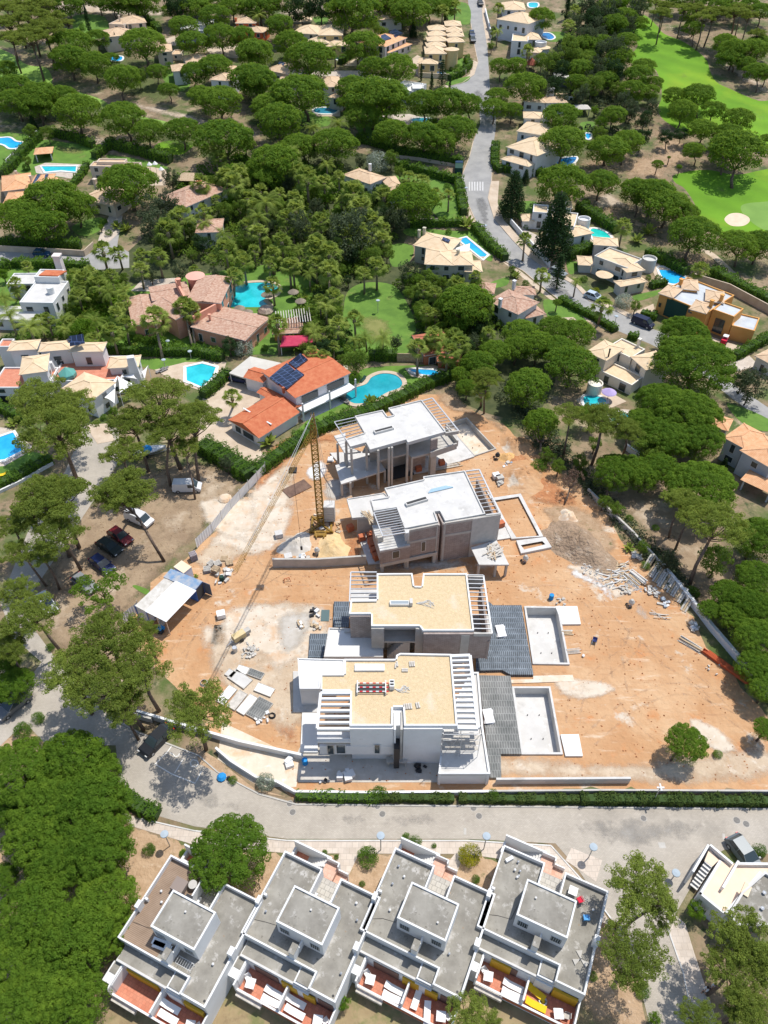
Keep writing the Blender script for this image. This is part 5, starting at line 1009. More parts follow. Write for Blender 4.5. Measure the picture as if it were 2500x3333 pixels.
# shade sails by the octagonal villa
for i,(q,lb) in enumerate([([(745,825,3.6),(760,935,3),(860,880,3)],'white shade sail nearest the tapered chimney'),([(640,960,3),(745,825,3.6),(728,1000,2.6)],'white shade sail below the octagonal villa roof'),([(765,830,3.4),(850,815,3.4),(870,845,3)],'narrow white shade sail left of the tapered chimney'),([(900,800,3),(940,760,3.6),(920,850,2.8)],'small white shade sail right of the tapered chimney')]):
    p=[W(T4(x,y),z) for x,y,z in q]; c0=sum(p,Vector())/3; c0.z=0; o=thing('shade_sail',lb,'shade sail',c0,0,'white shade sails'); n=7; vs=[];ix={}
    for a_ in range(n+1):
        for b_ in range(n+1-a_):
            u,v=a_/n,b_/n; s=1-u-v; sag=1.6*u*v+1.6*v*s+1.6*s*u; cc=(p[0]+p[1]+p[2])/3; pt=p[0]*u+p[1]*v+p[2]*s; e=min(u,v,s); pt=pt.lerp(cc,.28*(1-3*e)*(u*v+v*s+s*u)*2.2); ix[(a_,b_)]=len(vs); vs.append(pt-c0)
    fs=[(ix[(a_,b_)],ix[(a_+1,b_)],ix[(a_,b_+1)]) for a_ in range(n) for b_ in range(n-a_)]+[(ix[(a_+1,b_)],ix[(a_+1,b_+1)],ix[(a_,b_+1)]) for a_ in range(n) for b_ in range(n-a_-1)]
    MB().add(vs,fs).obj('fabric',M_cloth,o); pm=MB()
    for v in p: pm.tube([(v.x-c0.x,v.y-c0.y,-.1),v-c0],.06,6)
    pm.obj('post',M_white,o)
for i,(q,lb) in enumerate([([(1290,1590,3),(1425,1545,3.6),(1420,1600,3)],'white triangular shade sail over the long blue pool'),]):
    p=[W(T2(x,y),z) for x,y,z in q]; c0=sum(p,Vector())/3; c0.z=zt(c0.y); o=thing('shade_sail',lb,'shade sail',c0,0,'white shade sails'); MB().add([v-c0 for v in p]+[v-c0-Vector((0,0,.03)) for v in p],[(0,1,2),(5,4,3),(0,3,4,1),(1,4,5,2),(2,5,3,0)]).obj('fabric',M_cloth,o)
# red tiled villa with solar panels
h=house('red tiled white villa with black solar panels on the roof',T5,[(115,800,318,958,565,745,6.2,'l'),(0,832,105,862,140,800,4.2,'g'),(-95,1105,85,1212,302,1045,3.4,'g'),(85,930,300,1042,330,1010,3.2,'g')],wall=mat('pinkish_white_render',(.74,.70,.70),(.78,.75,.74),.5),roof=M_terra,win=False)
h.solar([(150,845),(205,888),(310,795),(262,752)],6.6,7.6).solar([(212,880),(262,918),(372,825),(322,790)],6.6,7.2).solar([(272,750),(320,785),(395,730),(348,690)],7.3,7.8)
A,B,Cc=h.loc(-95,1105,3.4),h.loc(85,1212,3.4),h.loc(302,1045,3.4)
for t in (.15,.42,.6):
    for (P0,P1) in ((A,B),):
        d=P1-P0; d.z=0; nn=Vector((d.y,-d.x,0)).normalized()*.08; a=P0+d*t; b=a+d.normalized()*1.3
        f=MB().add([a.xy.to_3d()+nn+Vector((0,0,.5)),b.xy.to_3d()+nn+Vector((0,0,.5)),b.xy.to_3d()+nn+Vector((0,0,1.7)),a.xy.to_3d()+nn+Vector((0,0,1.7))],[(0,1,2,3)]).obj('window',M_glass,h.root)
mb=MB(); a=h.loc(318,960,6.2); A_=h.loc(115,800,6.2); u_=(a-A_); u_.z=0; v_=Vector((-u_.y,u_.x,0)).normalized(); b=a+v_*((h.loc(565,745,6.2)-a).dot(v_)); d=b-a; nn=Vector((d.y,-d.x,0)).normalized()
for z in (.05,2.1): mb.add([a.xy.to_3d()+Vector((0,0,z)),b.xy.to_3d()+Vector((0,0,z)),b.xy.to_3d()+nn*2+Vector((0,0,z)),a.xy.to_3d()+nn*2+Vector((0,0,z)),a.xy.to_3d()+Vector((0,0,z-.25)),b.xy.to_3d()+Vector((0,0,z-.25)),b.xy.to_3d()+nn*2+Vector((0,0,z-.25)),a.xy.to_3d()+nn*2+Vector((0,0,z-.25))],[(0,1,2,3),(2,6,7,3),(3,7,4,0),(1,5,6,2)])
for t in (0,.5,1): q=a.lerp(b,t); mb.box(q.x+nn.x*1.9-.12,q.x+nn.x*1.9+.12,q.y+nn.y*1.9-.12,q.y+nn.y*1.9+.12,0,3.9)
mb.obj('balcony',M_white,h.root)
for t0,t1 in ((.1,.4),(.58,.9)):
    for z in(.2,2.3):
        p,q=a.lerp(b,t0).xy.to_3d()+nn*.06,a.lerp(b,t1).xy.to_3d()+nn*.06; MB().add([p+Vector((0,0,z)),q+Vector((0,0,z)),q+Vector((0,0,z+1.5)),p+Vector((0,0,z+1.5))],[(0,1,2,3)]).obj('glass_door',M_glass,h.root)
h.chimney(238,905,7,.5,1,M_brick)
mb=MB(); p_,q_=h.loc(-95,1105,3.4),h.loc(85,1212,3.4); e_=h.loc(302,1045,3.4); w_=(e_-q_); 
for f_ in (.36,): mb.bar(p_+w_*f_+Vector((0,0,.5)),q_+w_*f_+Vector((0,0,.5)),.25,.12)
mb.obj('roof_rib',M_white,h.root)
def canopy(T,pts,z,rise,label,m,post_=M_white,name='canopy',cat='canopy'):
    p=[W(T(*q),z) for q in pts]; c0=sum(p,Vector())/4; b0=Vector((c0.x,c0.y,zt(c0.y))); o=thing(name,label,cat,b0); top=c0-b0+Vector((0,0,rise)); v=[q-b0 for q in p]
    MB().add(v+[top]+[q-Vector((0,0,.25)) for q in v],[(0,1,4),(1,2,4),(2,3,4),(3,0,4),(0,5,6,1),(1,6,7,2),(2,7,8,3),(3,8,5,0)]).obj('fabric',m,o)
    for q in v: MB().tube([(q.x*.95,q.y*.95,-.1),(q.x*.95,q.y*.95,q.z)],.08,8).obj('post',post_,o)
    return o
canopy(T4,[(1455,808),(1560,842),(1790,745),(1590,702)],2.3,.4,'big tan carport canopy beside the red tiled villa',mat('taupe_canvas',(.50,.47,.41),(.55,.52,.46),.6))
canopy(T5,[(218,640),(448,628),(438,566),(232,572)],2.0,.5,'crimson gazebo tent with white posts',mat('crimson_canvas',(.42,.03,.08),(.48,.05,.10),1),name='garden_gazebo',cat='gazebo')
house('small orange pool house with mottled roof above the crimson tent',T5,[(250,520,355,505,335,455,3,'h'),(180,555,350,548,340,525,2.6,'g')],wall=org,roof=M_mix)
# pergola above
p=[W(T5(*q),3) for q in ((190,420),(400,395),(415,490))]; c0=W(T5(300,450)); o=thing('wooden_pergola','weathered timber pergola with open rafters beside the lagoon pool','pergola',c0)
for k in range(14): a=p[0].lerp(p[1],k/13)-c0; MB().bar(a,a+(p[2]-p[1])*.9,.14,.2).obj('rafter',M_woodg,o)
for q in (p[0],p[1],p[1]+(p[2]-p[1])*.9,p[0]+(p[2]-p[1])*.9): MB().box(q.x-c0.x-.1,q.x-c0.x+.1,q.y-c0.y-.1,q.y-c0.y+.1,-.1,3).obj('post',M_woodg,o)
# thatch parasols
th=mat('thatch',(.20,.16,.12),(.30,.25,.19),4)
def parasol(T,x,y,r,m,label,h=1.8,name='parasol'):
    g=W(T(x,y),h); b=Vector((g.x,g.y,zt(g.y))); o=thing(name,label,'parasol',b,0,None); MB().tube([(0,0,0),(0,0,h+.5)],.05,6).obj('pole',M_wood,o); MB().lathe((0,0,h-.1),[(r,0),(r*.9,.12),(.05,.75)],14).obj('canopy',m,o); return o
for x,y,lb in ((302,292,'thatched parasol on the lawn right of the lagoon pool'),(348,350,'thatched parasol closest to the timber pergola'),(140,308,'thatched bar roof on the lagoon island'),(10,420,'thatched parasol below the lagoon pool edge'),(-40,395,'thatched parasol nearest the salmon villa')): parasol(T5,x,y,1.5 if 'bar' in lb else 1.2,th,lb,name='thatched_parasol')
parasol(T6,650,928,1.35,mat('lilac_canvas',(.45,.36,.62)),'lilac parasol on the terrace of the cream villa')
for x,y in ((985,1040),(950,1045),(1025,1075)): parasol(T1,x,y,.7,M_cloth,None,2.6)['label']={985:'closed cream parasol in the middle of three beside the flat tan roofed house',950:'closed cream parasol leftmost of three beside the flat tan roofed house',1025:'closed cream parasol rightmost of three beside the flat tan roofed house'}[x]
# ================================================================ CONSTRUCTION VILLAS
class Site:
    def __init__(s,label,K_,centre,rz,z=0):
        s.K=K_; c=atz(K_(*centre),4); s.c=Vector((c.x,c.y,0)); s.root=thing('villa_under_construction',label,'villa',s.c,rz,'villas under construction'); s.inv=Matrix.Rotation(-rz,4,'Z')@Matrix.Translation(-s.c)
    def p(s,x,y,z): return s.inv@atz(s.K(x,y),z)
    def slab(s,pts,z,th,m,name='floor_slab',par=0,pm=None,pw=.22):
        q=[s.p(x,y,z) for x,y in pts]; MB().prism([(v.x,v.y) for v in q],z-th,z).obj(name,m,s.root)
        if par:
            mb=MB(); s.ring(mb,q,z,par,pw); mb.obj('parapet',pm or m,s.root)
        return q
    def ring(s,mb,q,z,par,pw):
        n=len(q); ar=sum(q[i].x*q[(i+1)%n].y-q[(i+1)%n].x*q[i].y for i in range(n)); sg=1 if ar>0 else -1
        for i in range(n):
            a,b=q[i],q[(i+1)%n]; d=(b-a); d.z=0; L=d.length; d.normalize(); nn=Vector((-d.y,d.x,0))*sg*pw
            e=.003*(i%2); b2=b
            mb.add([(a.x,a.y,z),(b2.x,b2.y,z),(b2.x+nn.x,b2.y+nn.y,z),(a.x+nn.x,a.y+nn.y,z),(a.x,a.y,z+par+e),(b2.x,b2.y,z+par+e),(b2.x+nn.x,b2.y+nn.y,z+par+e),(a.x+nn.x,a.y+nn.y,z+par+e)],[(4,5,6,7),(0,1,5,4),(1,2,6,5),(2,3,7,6),(3,0,4,7)])
    def wall(s,a,b,zp,z0,z1,m,th=.25,name='wall',inset=.05):
        "wall under the line a-b (pixels at height zp) between z0 and z1"
        A,B=s.p(*a,zp),s.p(*b,zp); d=(B-A); d.z=0; d.normalize(); nn=Vector((-d.y,d.x,0)); A=A+nn*inset; B=B+nn*inset
        return MB().add([(A.x,A.y,z0),(B.x,B.y,z0),(B.x+nn.x*th,B.y+nn.y*th,z0),(A.x+nn.x*th,A.y+nn.y*th,z0),(A.x,A.y,z1),(B.x,B.y,z1),(B.x+nn.x*th,B.y+nn.y*th,z1),(A.x+nn.x*th,A.y+nn.y*th,z1)],[(0,3,2,1),(4,5,6,7),(0,1,5,4),(1,2,6,5),(2,3,7,6),(3,0,4,7)]).obj(name,m,s.root)
    def win(s,a,b,zp,z0,z1,t0,t1,m=None,name='window'):
        A,B=s.p(*a,zp),s.p(*b,zp); A.z=B.z=0; d=(B-A); dn=d.normalized(); nn=Vector((dn.y,-dn.x,0)); P,Q=A+d*t0,A+d*t1
        f=MB(); off=nn*.0
        f.add([P+off+Vector((0,0,z0)),Q+off+Vector((0,0,z0)),Q+off+Vector((0,0,z1)),P+off+Vector((0,0,z1))],[(0,1,2,3)])
        fo=f.obj(name,m or M_frame,s.root)
        i=.1; f2=MB(); o2=nn*.02
        f2.add([P+o2+dn*i+Vector((0,0,z0+i)),Q+o2-dn*i+Vector((0,0,z0+i)),Q+o2-dn*i+Vector((0,0,z1-i)),P+o2+dn*i+Vector((0,0,z1-i))],[(0,1,2,3)]); f2.obj('pane',M_glass,fo)
    def col(s,x,y,zp,z0,z1,m=None,w=.3):
        q=s.p(x,y,zp); MB().box(q.x-w/2,q.x+w/2,q.y,q.y+w,z0,z1).obj('column',m or M_concd,s.root)
    def pergola(s,a,b,c,d,z,n,m,w=.12,hh=.22,fw=.22,ends=True):
        "frame a-b-c-d; beams run from side a-d to side b-c"
        q=[s.p(*v,z) for v in (a,b,c,d)]
        for i,(u,v) in enumerate(((0,1),(2,3),(3,0))): MB().bar(q[u]-Vector((0,0,hh/2+.003*i)),q[v]-Vector((0,0,hh/2+.003*i)),fw,hh).obj('pergola_frame',m,s.root)
        for i in range(1,n+1):
            t=i/(n+1); MB().bar(q[0].lerp(q[3],t)-Vector((0,0,hh/2+.01)),q[1].lerp(q[2],t)-Vector((0,0,hh/2+.01)),w,hh).obj('pergola_beam',m,s.root)
# --- white villa (front)
Z=7.8
v=Site('finished white render villa in front with gravel roof and slatted white pergolas',K2,(800,400),0)
roofp=[(222,365),(222,232),(405,232),(405,118),(800,118),(805,88),(835,72),(1230,80),(1278,632),(865,632),(858,488),(782,488),(778,632),(445,632),(452,365)]
v.slab(roofp,Z-.3,.4,M_white,'roof_slab',par=.32,pm=M_white,pw=.2)
q=[v.p(x,y,Z-.28) for x,y in roofp]; MB().prism([(a.x*.985,a.y*.985) for a in q],Z-.29,Z-.22).obj('roof_gravel',M_gravel,v.root)
v.pergola((222,365),(452,365),(445,640),(195,640),Z+.02,5,M_white,.26,.4,.3); v.pergola((1375,75),(1230,80),(1278,632),(1437,635),Z+.02,13,M_white,.24,.4,.36)
S0,S1=(195,640),(1437,635)
# lower storeys
v.wall((445,638),(782,638),Z,3.9,Z-.3,M_white,name='wall'); v.wall((862,638),(1165,638),Z,0,Z-.3,M_white); v.wall((195,640),(782,640),Z,2.1,3.9,M_white)
v.slab([(195,668),(460,668),(460,742),(195,742)],4.9,.35,M_white,'balcony'); v.wall((195,740),(470,740),4.9,4.5,5.2,M_white,th=.15,name='balustrade')
v.wall((210,640),(782,640),Z,0,2.0,M_conc,inset=1.6,name='basement_wall')
for a,b in ((.19,.37),(.86,.99)): pass
v.win((195,640),(782,640),Z,2.35,4.3,.22,.36); v.win((195,640),(782,640),Z,2.35,4.3,.74,.83); v.win((195,640),(782,640),Z,2.2,4.2,.10,.20,M_woodg,'shutter')
v.wall((782,500),(782,640),Z,0,Z-.3,M_white); v.wall((860,640),(860,500),Z,0,Z-.3,M_concd)
MB().prism([(a.x,a.y) for a in [v.p(450,300,Z),v.p(450,600,Z),v.p(1160,600,Z),v.p(1160,110,Z),v.p(450,130,Z)]],.05,Z-.5).obj('inner_walls',M_white,v.root)
q0=v.p(800,560,5); MB().box(q0.x-.2,q0.x+.4,q0.y-3.6,q0.y-1,.3,4.6).obj('rubbish_chute',M_black,v.root)
v.slab([(1130,1000),(1530,1000),(1475,640),(1440,215),(1375,215),(1160,640)],2.3,.3,M_conc,'terrace',par=.25,pm=M_white); v.wall((1130,1000),(1530,1000),2.3,0,2.2,M_white,inset=.1); v.wall((1530,1000),(1475,640),2.3,0,2.2,M_white,inset=.1); v.wall((1160,640),(1130,1000),2.3,0,2.2,M_white)
# scaffold
sc_=thing('scaffold','steel tube scaffold on the terrace at the right end of the white villa','scaffold',atz(K2(1300,870),2.4),0); o=sc_.location; mb=MB()
P0,P1=atz(K2(1150,860),2.4)-o,atz(K2(1430,860),2.4)-o
for t in (0,.5,1):
    for dy in(0,.9):
        a=P0.lerp(P1,t)+Vector((0,dy,0)); MB().tube([a,a+Vector((0,0,5))],.035,6).obj('upright',M_metal,sc_)
for z in (1.2,2.4,3.6,4.8):
    a,b=P0+Vector((0,0,z)),P1+Vector((0,0,z)); MB().tube([a,b],.03,6).obj('rail',M_metal,sc_); MB().tube([a+Vector((0,.9,0)),b+Vector((0,.9,0))],.03,6).obj('rail',M_metal,sc_)
    if z<4.5: MB().add([a+Vector((0,.1,0)),b+Vector((0,.1,0)),b+Vector((0,.75,0)),a+Vector((0,.75,0)),a+Vector((0,.1,.05)),b+Vector((0,.1,.05)),b+Vector((0,.75,.05)),a+Vector((0,.75,.05))],[(4,5,6,7),(0,1,5,4),(0,3,2,1)]).obj('board',M_woodg,sc_)
MB().tube([P0,P0.lerp(P1,.5)+Vector((0,0,4.8))],.025,6).tube([P0.lerp(P1,.5),P1+Vector((0,0,4.8))],.025,6).obj('brace',M_metal,sc_)
# annex + paving at left
v.slab([(45,105),(405,115),(405,232),(222,232),(215,342),(60,342)],3.6,.3,M_bwhite,'annex_roof',par=.18,pm=M_white,pw=.14); v.wall((60,342),(215,342),3.6,0,3.35,M_white); v.wall((45,105),(60,342),3.6,0,3.35,M_white)
v.slab([(10,200),(60,200),(205,340),(205,515),(10,515)],.22,.2,M_conc,'platform'); v.slab([(80,520),(205,520),(200,825),(65,825)],.25,.2,M_bwhite,'platform')
# roof items
a=v.p(600,178,Z-.2); MB().box(a.x-1.7,a.x+1.7,a.y-.45,a.y+.45,Z-.25,Z+.05).obj('roof_hatch',M_bwhite,v.root)
def onroof(K_,x,y,z): return atz(K_(x,y),z)
g=onroof(K2,620,338,Z-.2); sk=thing('barrier_frame','red and white barrier frame round the skylight on the white villa gravel roof','barrier',g)
MB().box(-1.55,1.35,-.42,.42,0,.3).obj('cover',M_black,sk); red=mat('barrier_red',(.6,.04,.05))
for y in (-.55,-.02,.52):
    for k in range(10): MB().box(-1.75+k*.36,-1.40+k*.36,y-.05,y+.05,.3+.01*(y>0),.42).obj('rail_segment',red if k%2 else M_white,sk)
for x in(-1.65,1.5): MB().box(x-.06,x+.06,-.8,.8,0,.55).obj('trestle',M_white,sk)
g=onroof(K2,772,320,Z-.2); c_=thing('chimney_block','small white ventilation block beside the barrier frame','vent',g); MB().box(-.27,.27,-.45,.45,0,.75).obj('block',M_white,c_); MB().box(-.2,.2,.08,.3,.751,.78).box(-.2,.2,-.3,-.08,.751,.78).obj('vent_opening',M_dark,c_)
def cables(K_,pts,z,label,m=M_frame,name='cable_bundle'):
    o=thing(name,label,'cables',onroof(K_,*pts[0],z)); b=o.location.copy(); r=random.Random(3); m_=MB()
    for k in range(9):
        q=[onroof(K_,x+r.uniform(-1,1)*6*i,y+r.uniform(-1,1)*14*min(i,2),z+.05+.05*math.sin(i*2+k)) -b for i,(x,y) in enumerate(pts)]; m_.tube([tuple(w) for w in smoothpoly([tuple(w) for w in q],4,False)],.025,4)
    m_.obj('cable',m,o); return o
cables(K2,[(795,335),(830,345),(860,335),(900,342)],Z-.2,'white cable bundle trailing on the white villa gravel roof')
for i,(x,y,n,rz,lb) in enumerate([(803,162,1,-.1,'single grey block pair left of the others on the white villa roof edge'),(815,148,1,.12,'thin grey coping block next to the leftmost one on the white villa roof'),(929,148,3,.05,'three upright grey coping blocks near the roof edge of the white villa'),(872,194,2,1.57,'two stacked grey coping blocks lying crosswise on the white villa roof'),(897,475,4,.12,'row of four grey coping blocks beside the white villa roof notch'),(974,466,2,.2,'two slanting grey coping blocks right of the row of four')]):
    g=onroof(K2,x,y,Z-.2); o=thing('coping_block_stack',lb,'concrete blocks',g,rz,'coping blocks on the gravel roof')
    for k in range(n): MB().box((k-n/2)*.24,(k-n/2)*.24+.18,-.35,.35,0,.16).obj('block',M_woodg,o)
# --- villa with gravel roof, unrendered (second)
v=Site('unfinished block villa with gravel roof, second from the front',K3,(1000,500),0)
rp=[(455,490),(655,485),(655,287),(930,285),(945,383),(1000,385),(1012,287),(1350,287),(1405,727),(1010,727),(985,692),(612,692),(612,598),(442,598)]
v.slab(rp,Z-.3,.4,M_concd,'roof_slab',par=.3,pm=M_bwhite,pw=.2); q=[v.p(x,y,Z-.28) for x,y in rp]; cx_=sum((a.x for a in q))/len(q)
MB().prism([(a.x*.985,a.y*.985+.02) for a in q],Z-.29,Z-.22).obj('roof_gravel',M_gravel,v.root)
v.pergola((455,264),(655,264),(655,487),(445,490),Z,6,M_metal,.09,.14,.16); v.pergola((1478,290),(1350,287),(1405,735),(1545,737),Z,12,M_metal,.09,.14,.2)
v.slab([(1405,727),(1545,735),(1545,742),(1405,742)],Z,.5,M_concd,'beam'); v.slab([(1360,287),(1478,290),(1480,305),(1362,302)],Z,2.6,M_concd,'end_wall')
v.wall((445,598),(612,598),Z,2.8,Z-.3,M_block); v.wall((1018,735),(1540,735),Z,2.6,Z-.3,M_block); v.wall((1195,734),(1310,734),Z,2.4,3.4,M_concd,inset=-.04); v.wall((1310,734),(1375,734),Z,2.2,Z-.5,M_concd,inset=-.05); v.wall((1018,735),(1370,735),Z,0,2.5,M_brick if 0 else M_block,inset=1.2)
v.wall((1545,738),(1480,300),Z,2.6,Z-1.6,M_block,inset=.1); v.wall((612,694),(712,694),Z,3.6,Z-.3,M_concd); v.wall((955,694),(1018,700),Z,0,Z-.3,M_concd); v.wall((700,694),(960,694),Z,0,Z-.3,M_concd,inset=2.4)
v.slab([(700,800),(955,800),(955,700),(700,700)],4.9,.3,M_concd,'floor_slab'); v.slab([(1018,740),(1545,742),(1520,600),(1018,600)],2.6,.3,M_concd,'floor_slab'); v.slab([(455,500),(655,500),(655,400),(455,400)],4.6,.3,M_conc,'balcony')
for k,(z0,x0) in enumerate(((.4,720),(4.9-4.4,720))):
    st=MB(); a=v.p(735,860,2.5); 
    for i in range(10): st.box(a.x+i*.28,a.x+i*.28+.3,a.y+ (0 if k else 1.3),a.y+1.1+(0 if k else 1.3),0,(1+i*.42) if k else 4.8-i*.3)
    st.obj('staircase',M_conc,v.root)
a=v.p(1290,500,Z); MB().box(v.p(1020,720,Z).x,v.p(1340,720,Z).x,v.p(1000,715,Z).y+.4,v.p(1000,330,Z).y,0,Z-.6).obj('inner_walls',M_block,v.root); MB().box(v.p(460,580,Z).x,v.p(690,580,Z).x,v.p(560,590,Z).y+.4,v.p(560,500,Z).y,0,Z-.6).obj('inner_walls',M_block,v.root)
v.slab([(285,700),(705,715),(705,925),(248,925)],3.2,.35,M_bwhite,'garage_roof',par=.2,pm=M_conc,pw=.16); v.wall((248,925),(705,925),3.2,0,2.9,M_concd); v.slab([(405,700),(560,700),(560,725),(405,725)],3.5,.2,M_conc,'step')
a=v.p(840,505,Z); MB().box(a.x-1.35,a.x+1.05,a.y-.32,a.y+.32,Z-.2,Z+.15).obj('skylight_kerb',M_bwhite,v.root); MB().box(a.x-1.2,a.x+.95,a.y-.22,a.y+.22,Z+.15,Z+.16).obj('skylight_glass',mat('grey_glass',(.30,.34,.36),rough=.2),v.root); MB().box(a.x+1.1,a.x+1.45,a.y-.35,a.y+.4,Z-.2,Z+.45).obj('vent_block',M_conc,v.root)
cables(K3,[(960,505),(1000,500),(1050,505),(1090,520)],Z-.2,'white cable bundle spread on the second villa gravel roof')
# --- brick infill villa (third) and topmost villa, turned with the slope
RZ=R(23.4)
v=Site('unfinished three level villa with brick infill walls, between the gravel roofed and the rearmost villa',K6,(900,1000),RZ)
rp=[(515,872),(838,800),(836,776),(1182,726),(1352,1085),(1018,1145),(975,1062),(930,1067),(960,1152),(682,1206),(615,1032),(425,1062),(402,967),(548,944)]
v.slab(rp,Z-.1,.35,M_conc,'roof_slab',par=.22,pm=M_conc,pw=.16)
v.pergola((1302,708),(1190,722),(1357,1085),(1475,1070),Z,11,M_metal,.08,.12,.2); v.pergola((425,1065),(615,1032),(718,1225),(500,1262),Z,9,M_metal,.08,.12,.14)
v.slab([(680,1206),(722,1205),(716,1235),(690,1240)],Z,1.5,M_conc,'corner_pier'); v.slab([(1357,1085),(1475,1070),(1478,1076),(1360,1092)],Z,.6,M_concd,'beam')
S=[(716,1212),(960,1162)]; S2=[(1018,1152),(1475,1078)]
for (a,b) in (S,S2):
    v.wall(a,b,Z,5.4,Z-.45,M_block); v.wall(a,b,Z,5.0,5.4,M_concd,inset=.0); v.wall(a,b,Z,2.3,5.0,M_block); v.wall(a,b,Z,Z-.5,Z-.1,M_concd,inset=.0)
v.wall(*S2,Z,0,2.3,M_block); v.wall(*S,Z,1.7,2.3,M_concd,inset=0)
A,B=S2; mid=(A[0]+(B[0]-A[0])*.5,A[1]+(B[1]-A[1])*.5); v.wall(mid,B,Z,.02,Z-.12,mat('grey_block',(.42,.41,.38),(.50,.48,.45),1.5),inset=-.06)
for t in (0,1): 
    for (a,b) in (S,S2): x,y=a[0]+(b[0]-a[0])*t,a[1]+(b[1]-a[1])*t; v.col(x,y,Z,0,Z-.2,w=.32)
v.win(*S,Z,2.9,4.9,.45,.62,M_frame); v.wall((930,1067),(960,1162),Z,0,Z-.3,M_block); v.wall((1018,1152),(975,1062),Z,0,Z-.3,M_block); v.wall((1475,1078),(1302,712),Z,0,Z-1.8,M_block)
v.slab([(412,1172),(590,1160),(590,1060),(620,1160),(708,1290),(728,1338),(478,1388)],5.0,.35,M_conc,'balcony'); v.wall((478,1388),(728,1338),5.0,2.3,4.65,M_block); v.wall((412,1172),(478,1388),5.0,2.3,4.6,M_block); v.win((478,1388),(728,1338),5,2.9,4.4,.4,.66,M_frame)
v.wall((478,1388),(960,1285),5.0,1.7,2.3,M_concd,inset=-.03)
MB().prism([(a.x,a.y) for a in [v.p(*q,Z) for q in ((420,975),(640,1040),(700,1195),(950,1145),(925,1060),(980,1055),(1025,1135),(1345,1080),(1180,735),(840,785))]],2.3,Z-.5).obj('inner_walls',M_concd,v.root)
for x,y in ((500,1470),(695,1440),(930,1400)): v.col(x,y,2.3,0,2.3,w=.35)
v.slab([(200,957),(512,907),(548,944),(402,967),(430,1065),(450,1100),(245,1118)],3.3,.3,M_conc,'low_roof',par=.15,pw=.14); v.wall((300,1118),(450,1100),3.3,0,3.0,M_concd); v.col(300,1115,3.3,0,3.0)
v.slab([(1232,1358),(1445,1295),(1550,1500),(1300,1500)],2.6,.25,M_conc,'porch_roof'); v.col(1305,1498,2.6,0,2.4); v.col(1445,1498,2.6,0,2.4); v.col(1535,1495,2.6,0,2.4)
v.slab([(1350,870),(1430,960),(1592,1272),(1440,1295),(1475,1080)],.25,.2,M_conc,'terrace'); v.slab([(290,1250),(400,1240),(480,1400),(500,1485),(380,1495)],.25,.2,M_conc,'terrace')
a=v.p(780,980,Z); 
def kerb(v,x,y,z,l,w_,rz): 
    a=v.p(x,y,z); MB(Matrix.Translation((a.x,a.y,z))).box(-l,l,-w_,w_,-.1,.28).obj('skylight_kerb',M_conc,v.root); MB(Matrix.Translation((a.x,a.y,z))).box(-l+.15,l-.15,-w_+.13,w_-.13,.28,.285).obj('skylight_opening',M_dark,v.root)
kerb(v,780,980,Z,1.65,.36,0)
g=onroof(K6,975,872,Z-.1); o=thing('pipe_bundle','pale blue pipes lying on the brick infill villa roof','pipes',g,RZ-.08)
for k in range(5): MB().tube([(-1.9+.15*k,.13*k-.3,.1),(1.9-.2*k,.13*k-.3,.1)],.08,8).obj('pipe',mat('pale_blue_pipe',(.35,.50,.60)),o)
for i,(x,y,lb) in enumerate([(328,1262,'orange brick pallet standing alone left of the brick infill villa'),(397,1252,'orange brick pallet, uppermost of the row at the brick infill villa'),(405,1300,'orange brick pallet, second from the top of the row at the brick infill villa'),(415,1335,'orange brick pallet, third from the top of the row at the brick infill villa'),(430,1380,'orange brick pallet, fourth from the top of the row at the brick infill villa'),(448,1425,'orange brick pallet, lowest of the row at the brick infill villa'),(797,690,'orange brick pallet on the ground floor edge of the rearmost villa'),(1484,1150,'orange brick pallet at the right hand corner of the brick infill villa'),(230,1180,'orange brick pallet in the shade of the low roof'),(990,640,'small brick pallet with a green can on top')]):
    g=onroof(K6,x,y,1.0); g.z=.25 if 380<x<460 else 0; o=thing('brick_pallet',lb,'bricks',g,RZ+.1*(i%3-1),'pallets of orange bricks'); MB().box(-.46,.46,-.4,.4,.12,1.15).obj('bricks',M_brick,o); MB().box(-.5,.5,-.42,-.32,0,.11).box(-.5,.5,-.05,.05,0,.11).box(-.5,.5,.32,.42,0,.11).obj('pallet',M_wood,o)
g=onroof(K6,475,1275,5.6); g.z=5.0; o=thing('block_stack','small wrapped block stack on the brick infill villa balcony','blocks',g,RZ); MB().box(-.4,.4,-.35,.35,.1,.9).obj('blocks',M_woodg,o); MB().box(-.42,.42,-.37,.37,0,.09).obj('pallet',M_wood,o)
def planks(K_,cx,cy,z,n,L,spread,rz,label,name='plank_pile',m=M_woodg,grp=None,w=.16,stack=.05,seed=1,ordered=False):
    g=onroof(K_,cx,cy,z); g.z=z+ (0 if z>.5 else 0); o=thing(name,label,'timber' if name=='plank_pile' else 'building material',g,rz,grp); r=random.Random(seed)
    for k in range(n):
        a=(r.gauss(0,.5) if not ordered else r.gauss(0,.04)); x=r.uniform(-1,1)*spread*(0.2 if ordered else 1); y=(k/n-.5)*2*spread if ordered else r.uniform(-1,1)*spread; l=L*r.uniform(.7,1)/2; zz=.04+stack*(k%5)
        ca,sa=math.cos(a),math.sin(a); MB().bar((x-ca*l,y-sa*l,zz),(x+ca*l,y+sa*l,zz+(0 if ordered else r.uniform(0,.12))),w*r.uniform(.7,1.2),.04).obj('plank' if name=='plank_pile' else 'piece',m if r.random()<.7 else M_wood,o)
    return o
planks(K6,1425,1395,2.62,34,1.8,.9,.9,'heap of loose planks on the porch roof of the brick infill villa',seed=4)
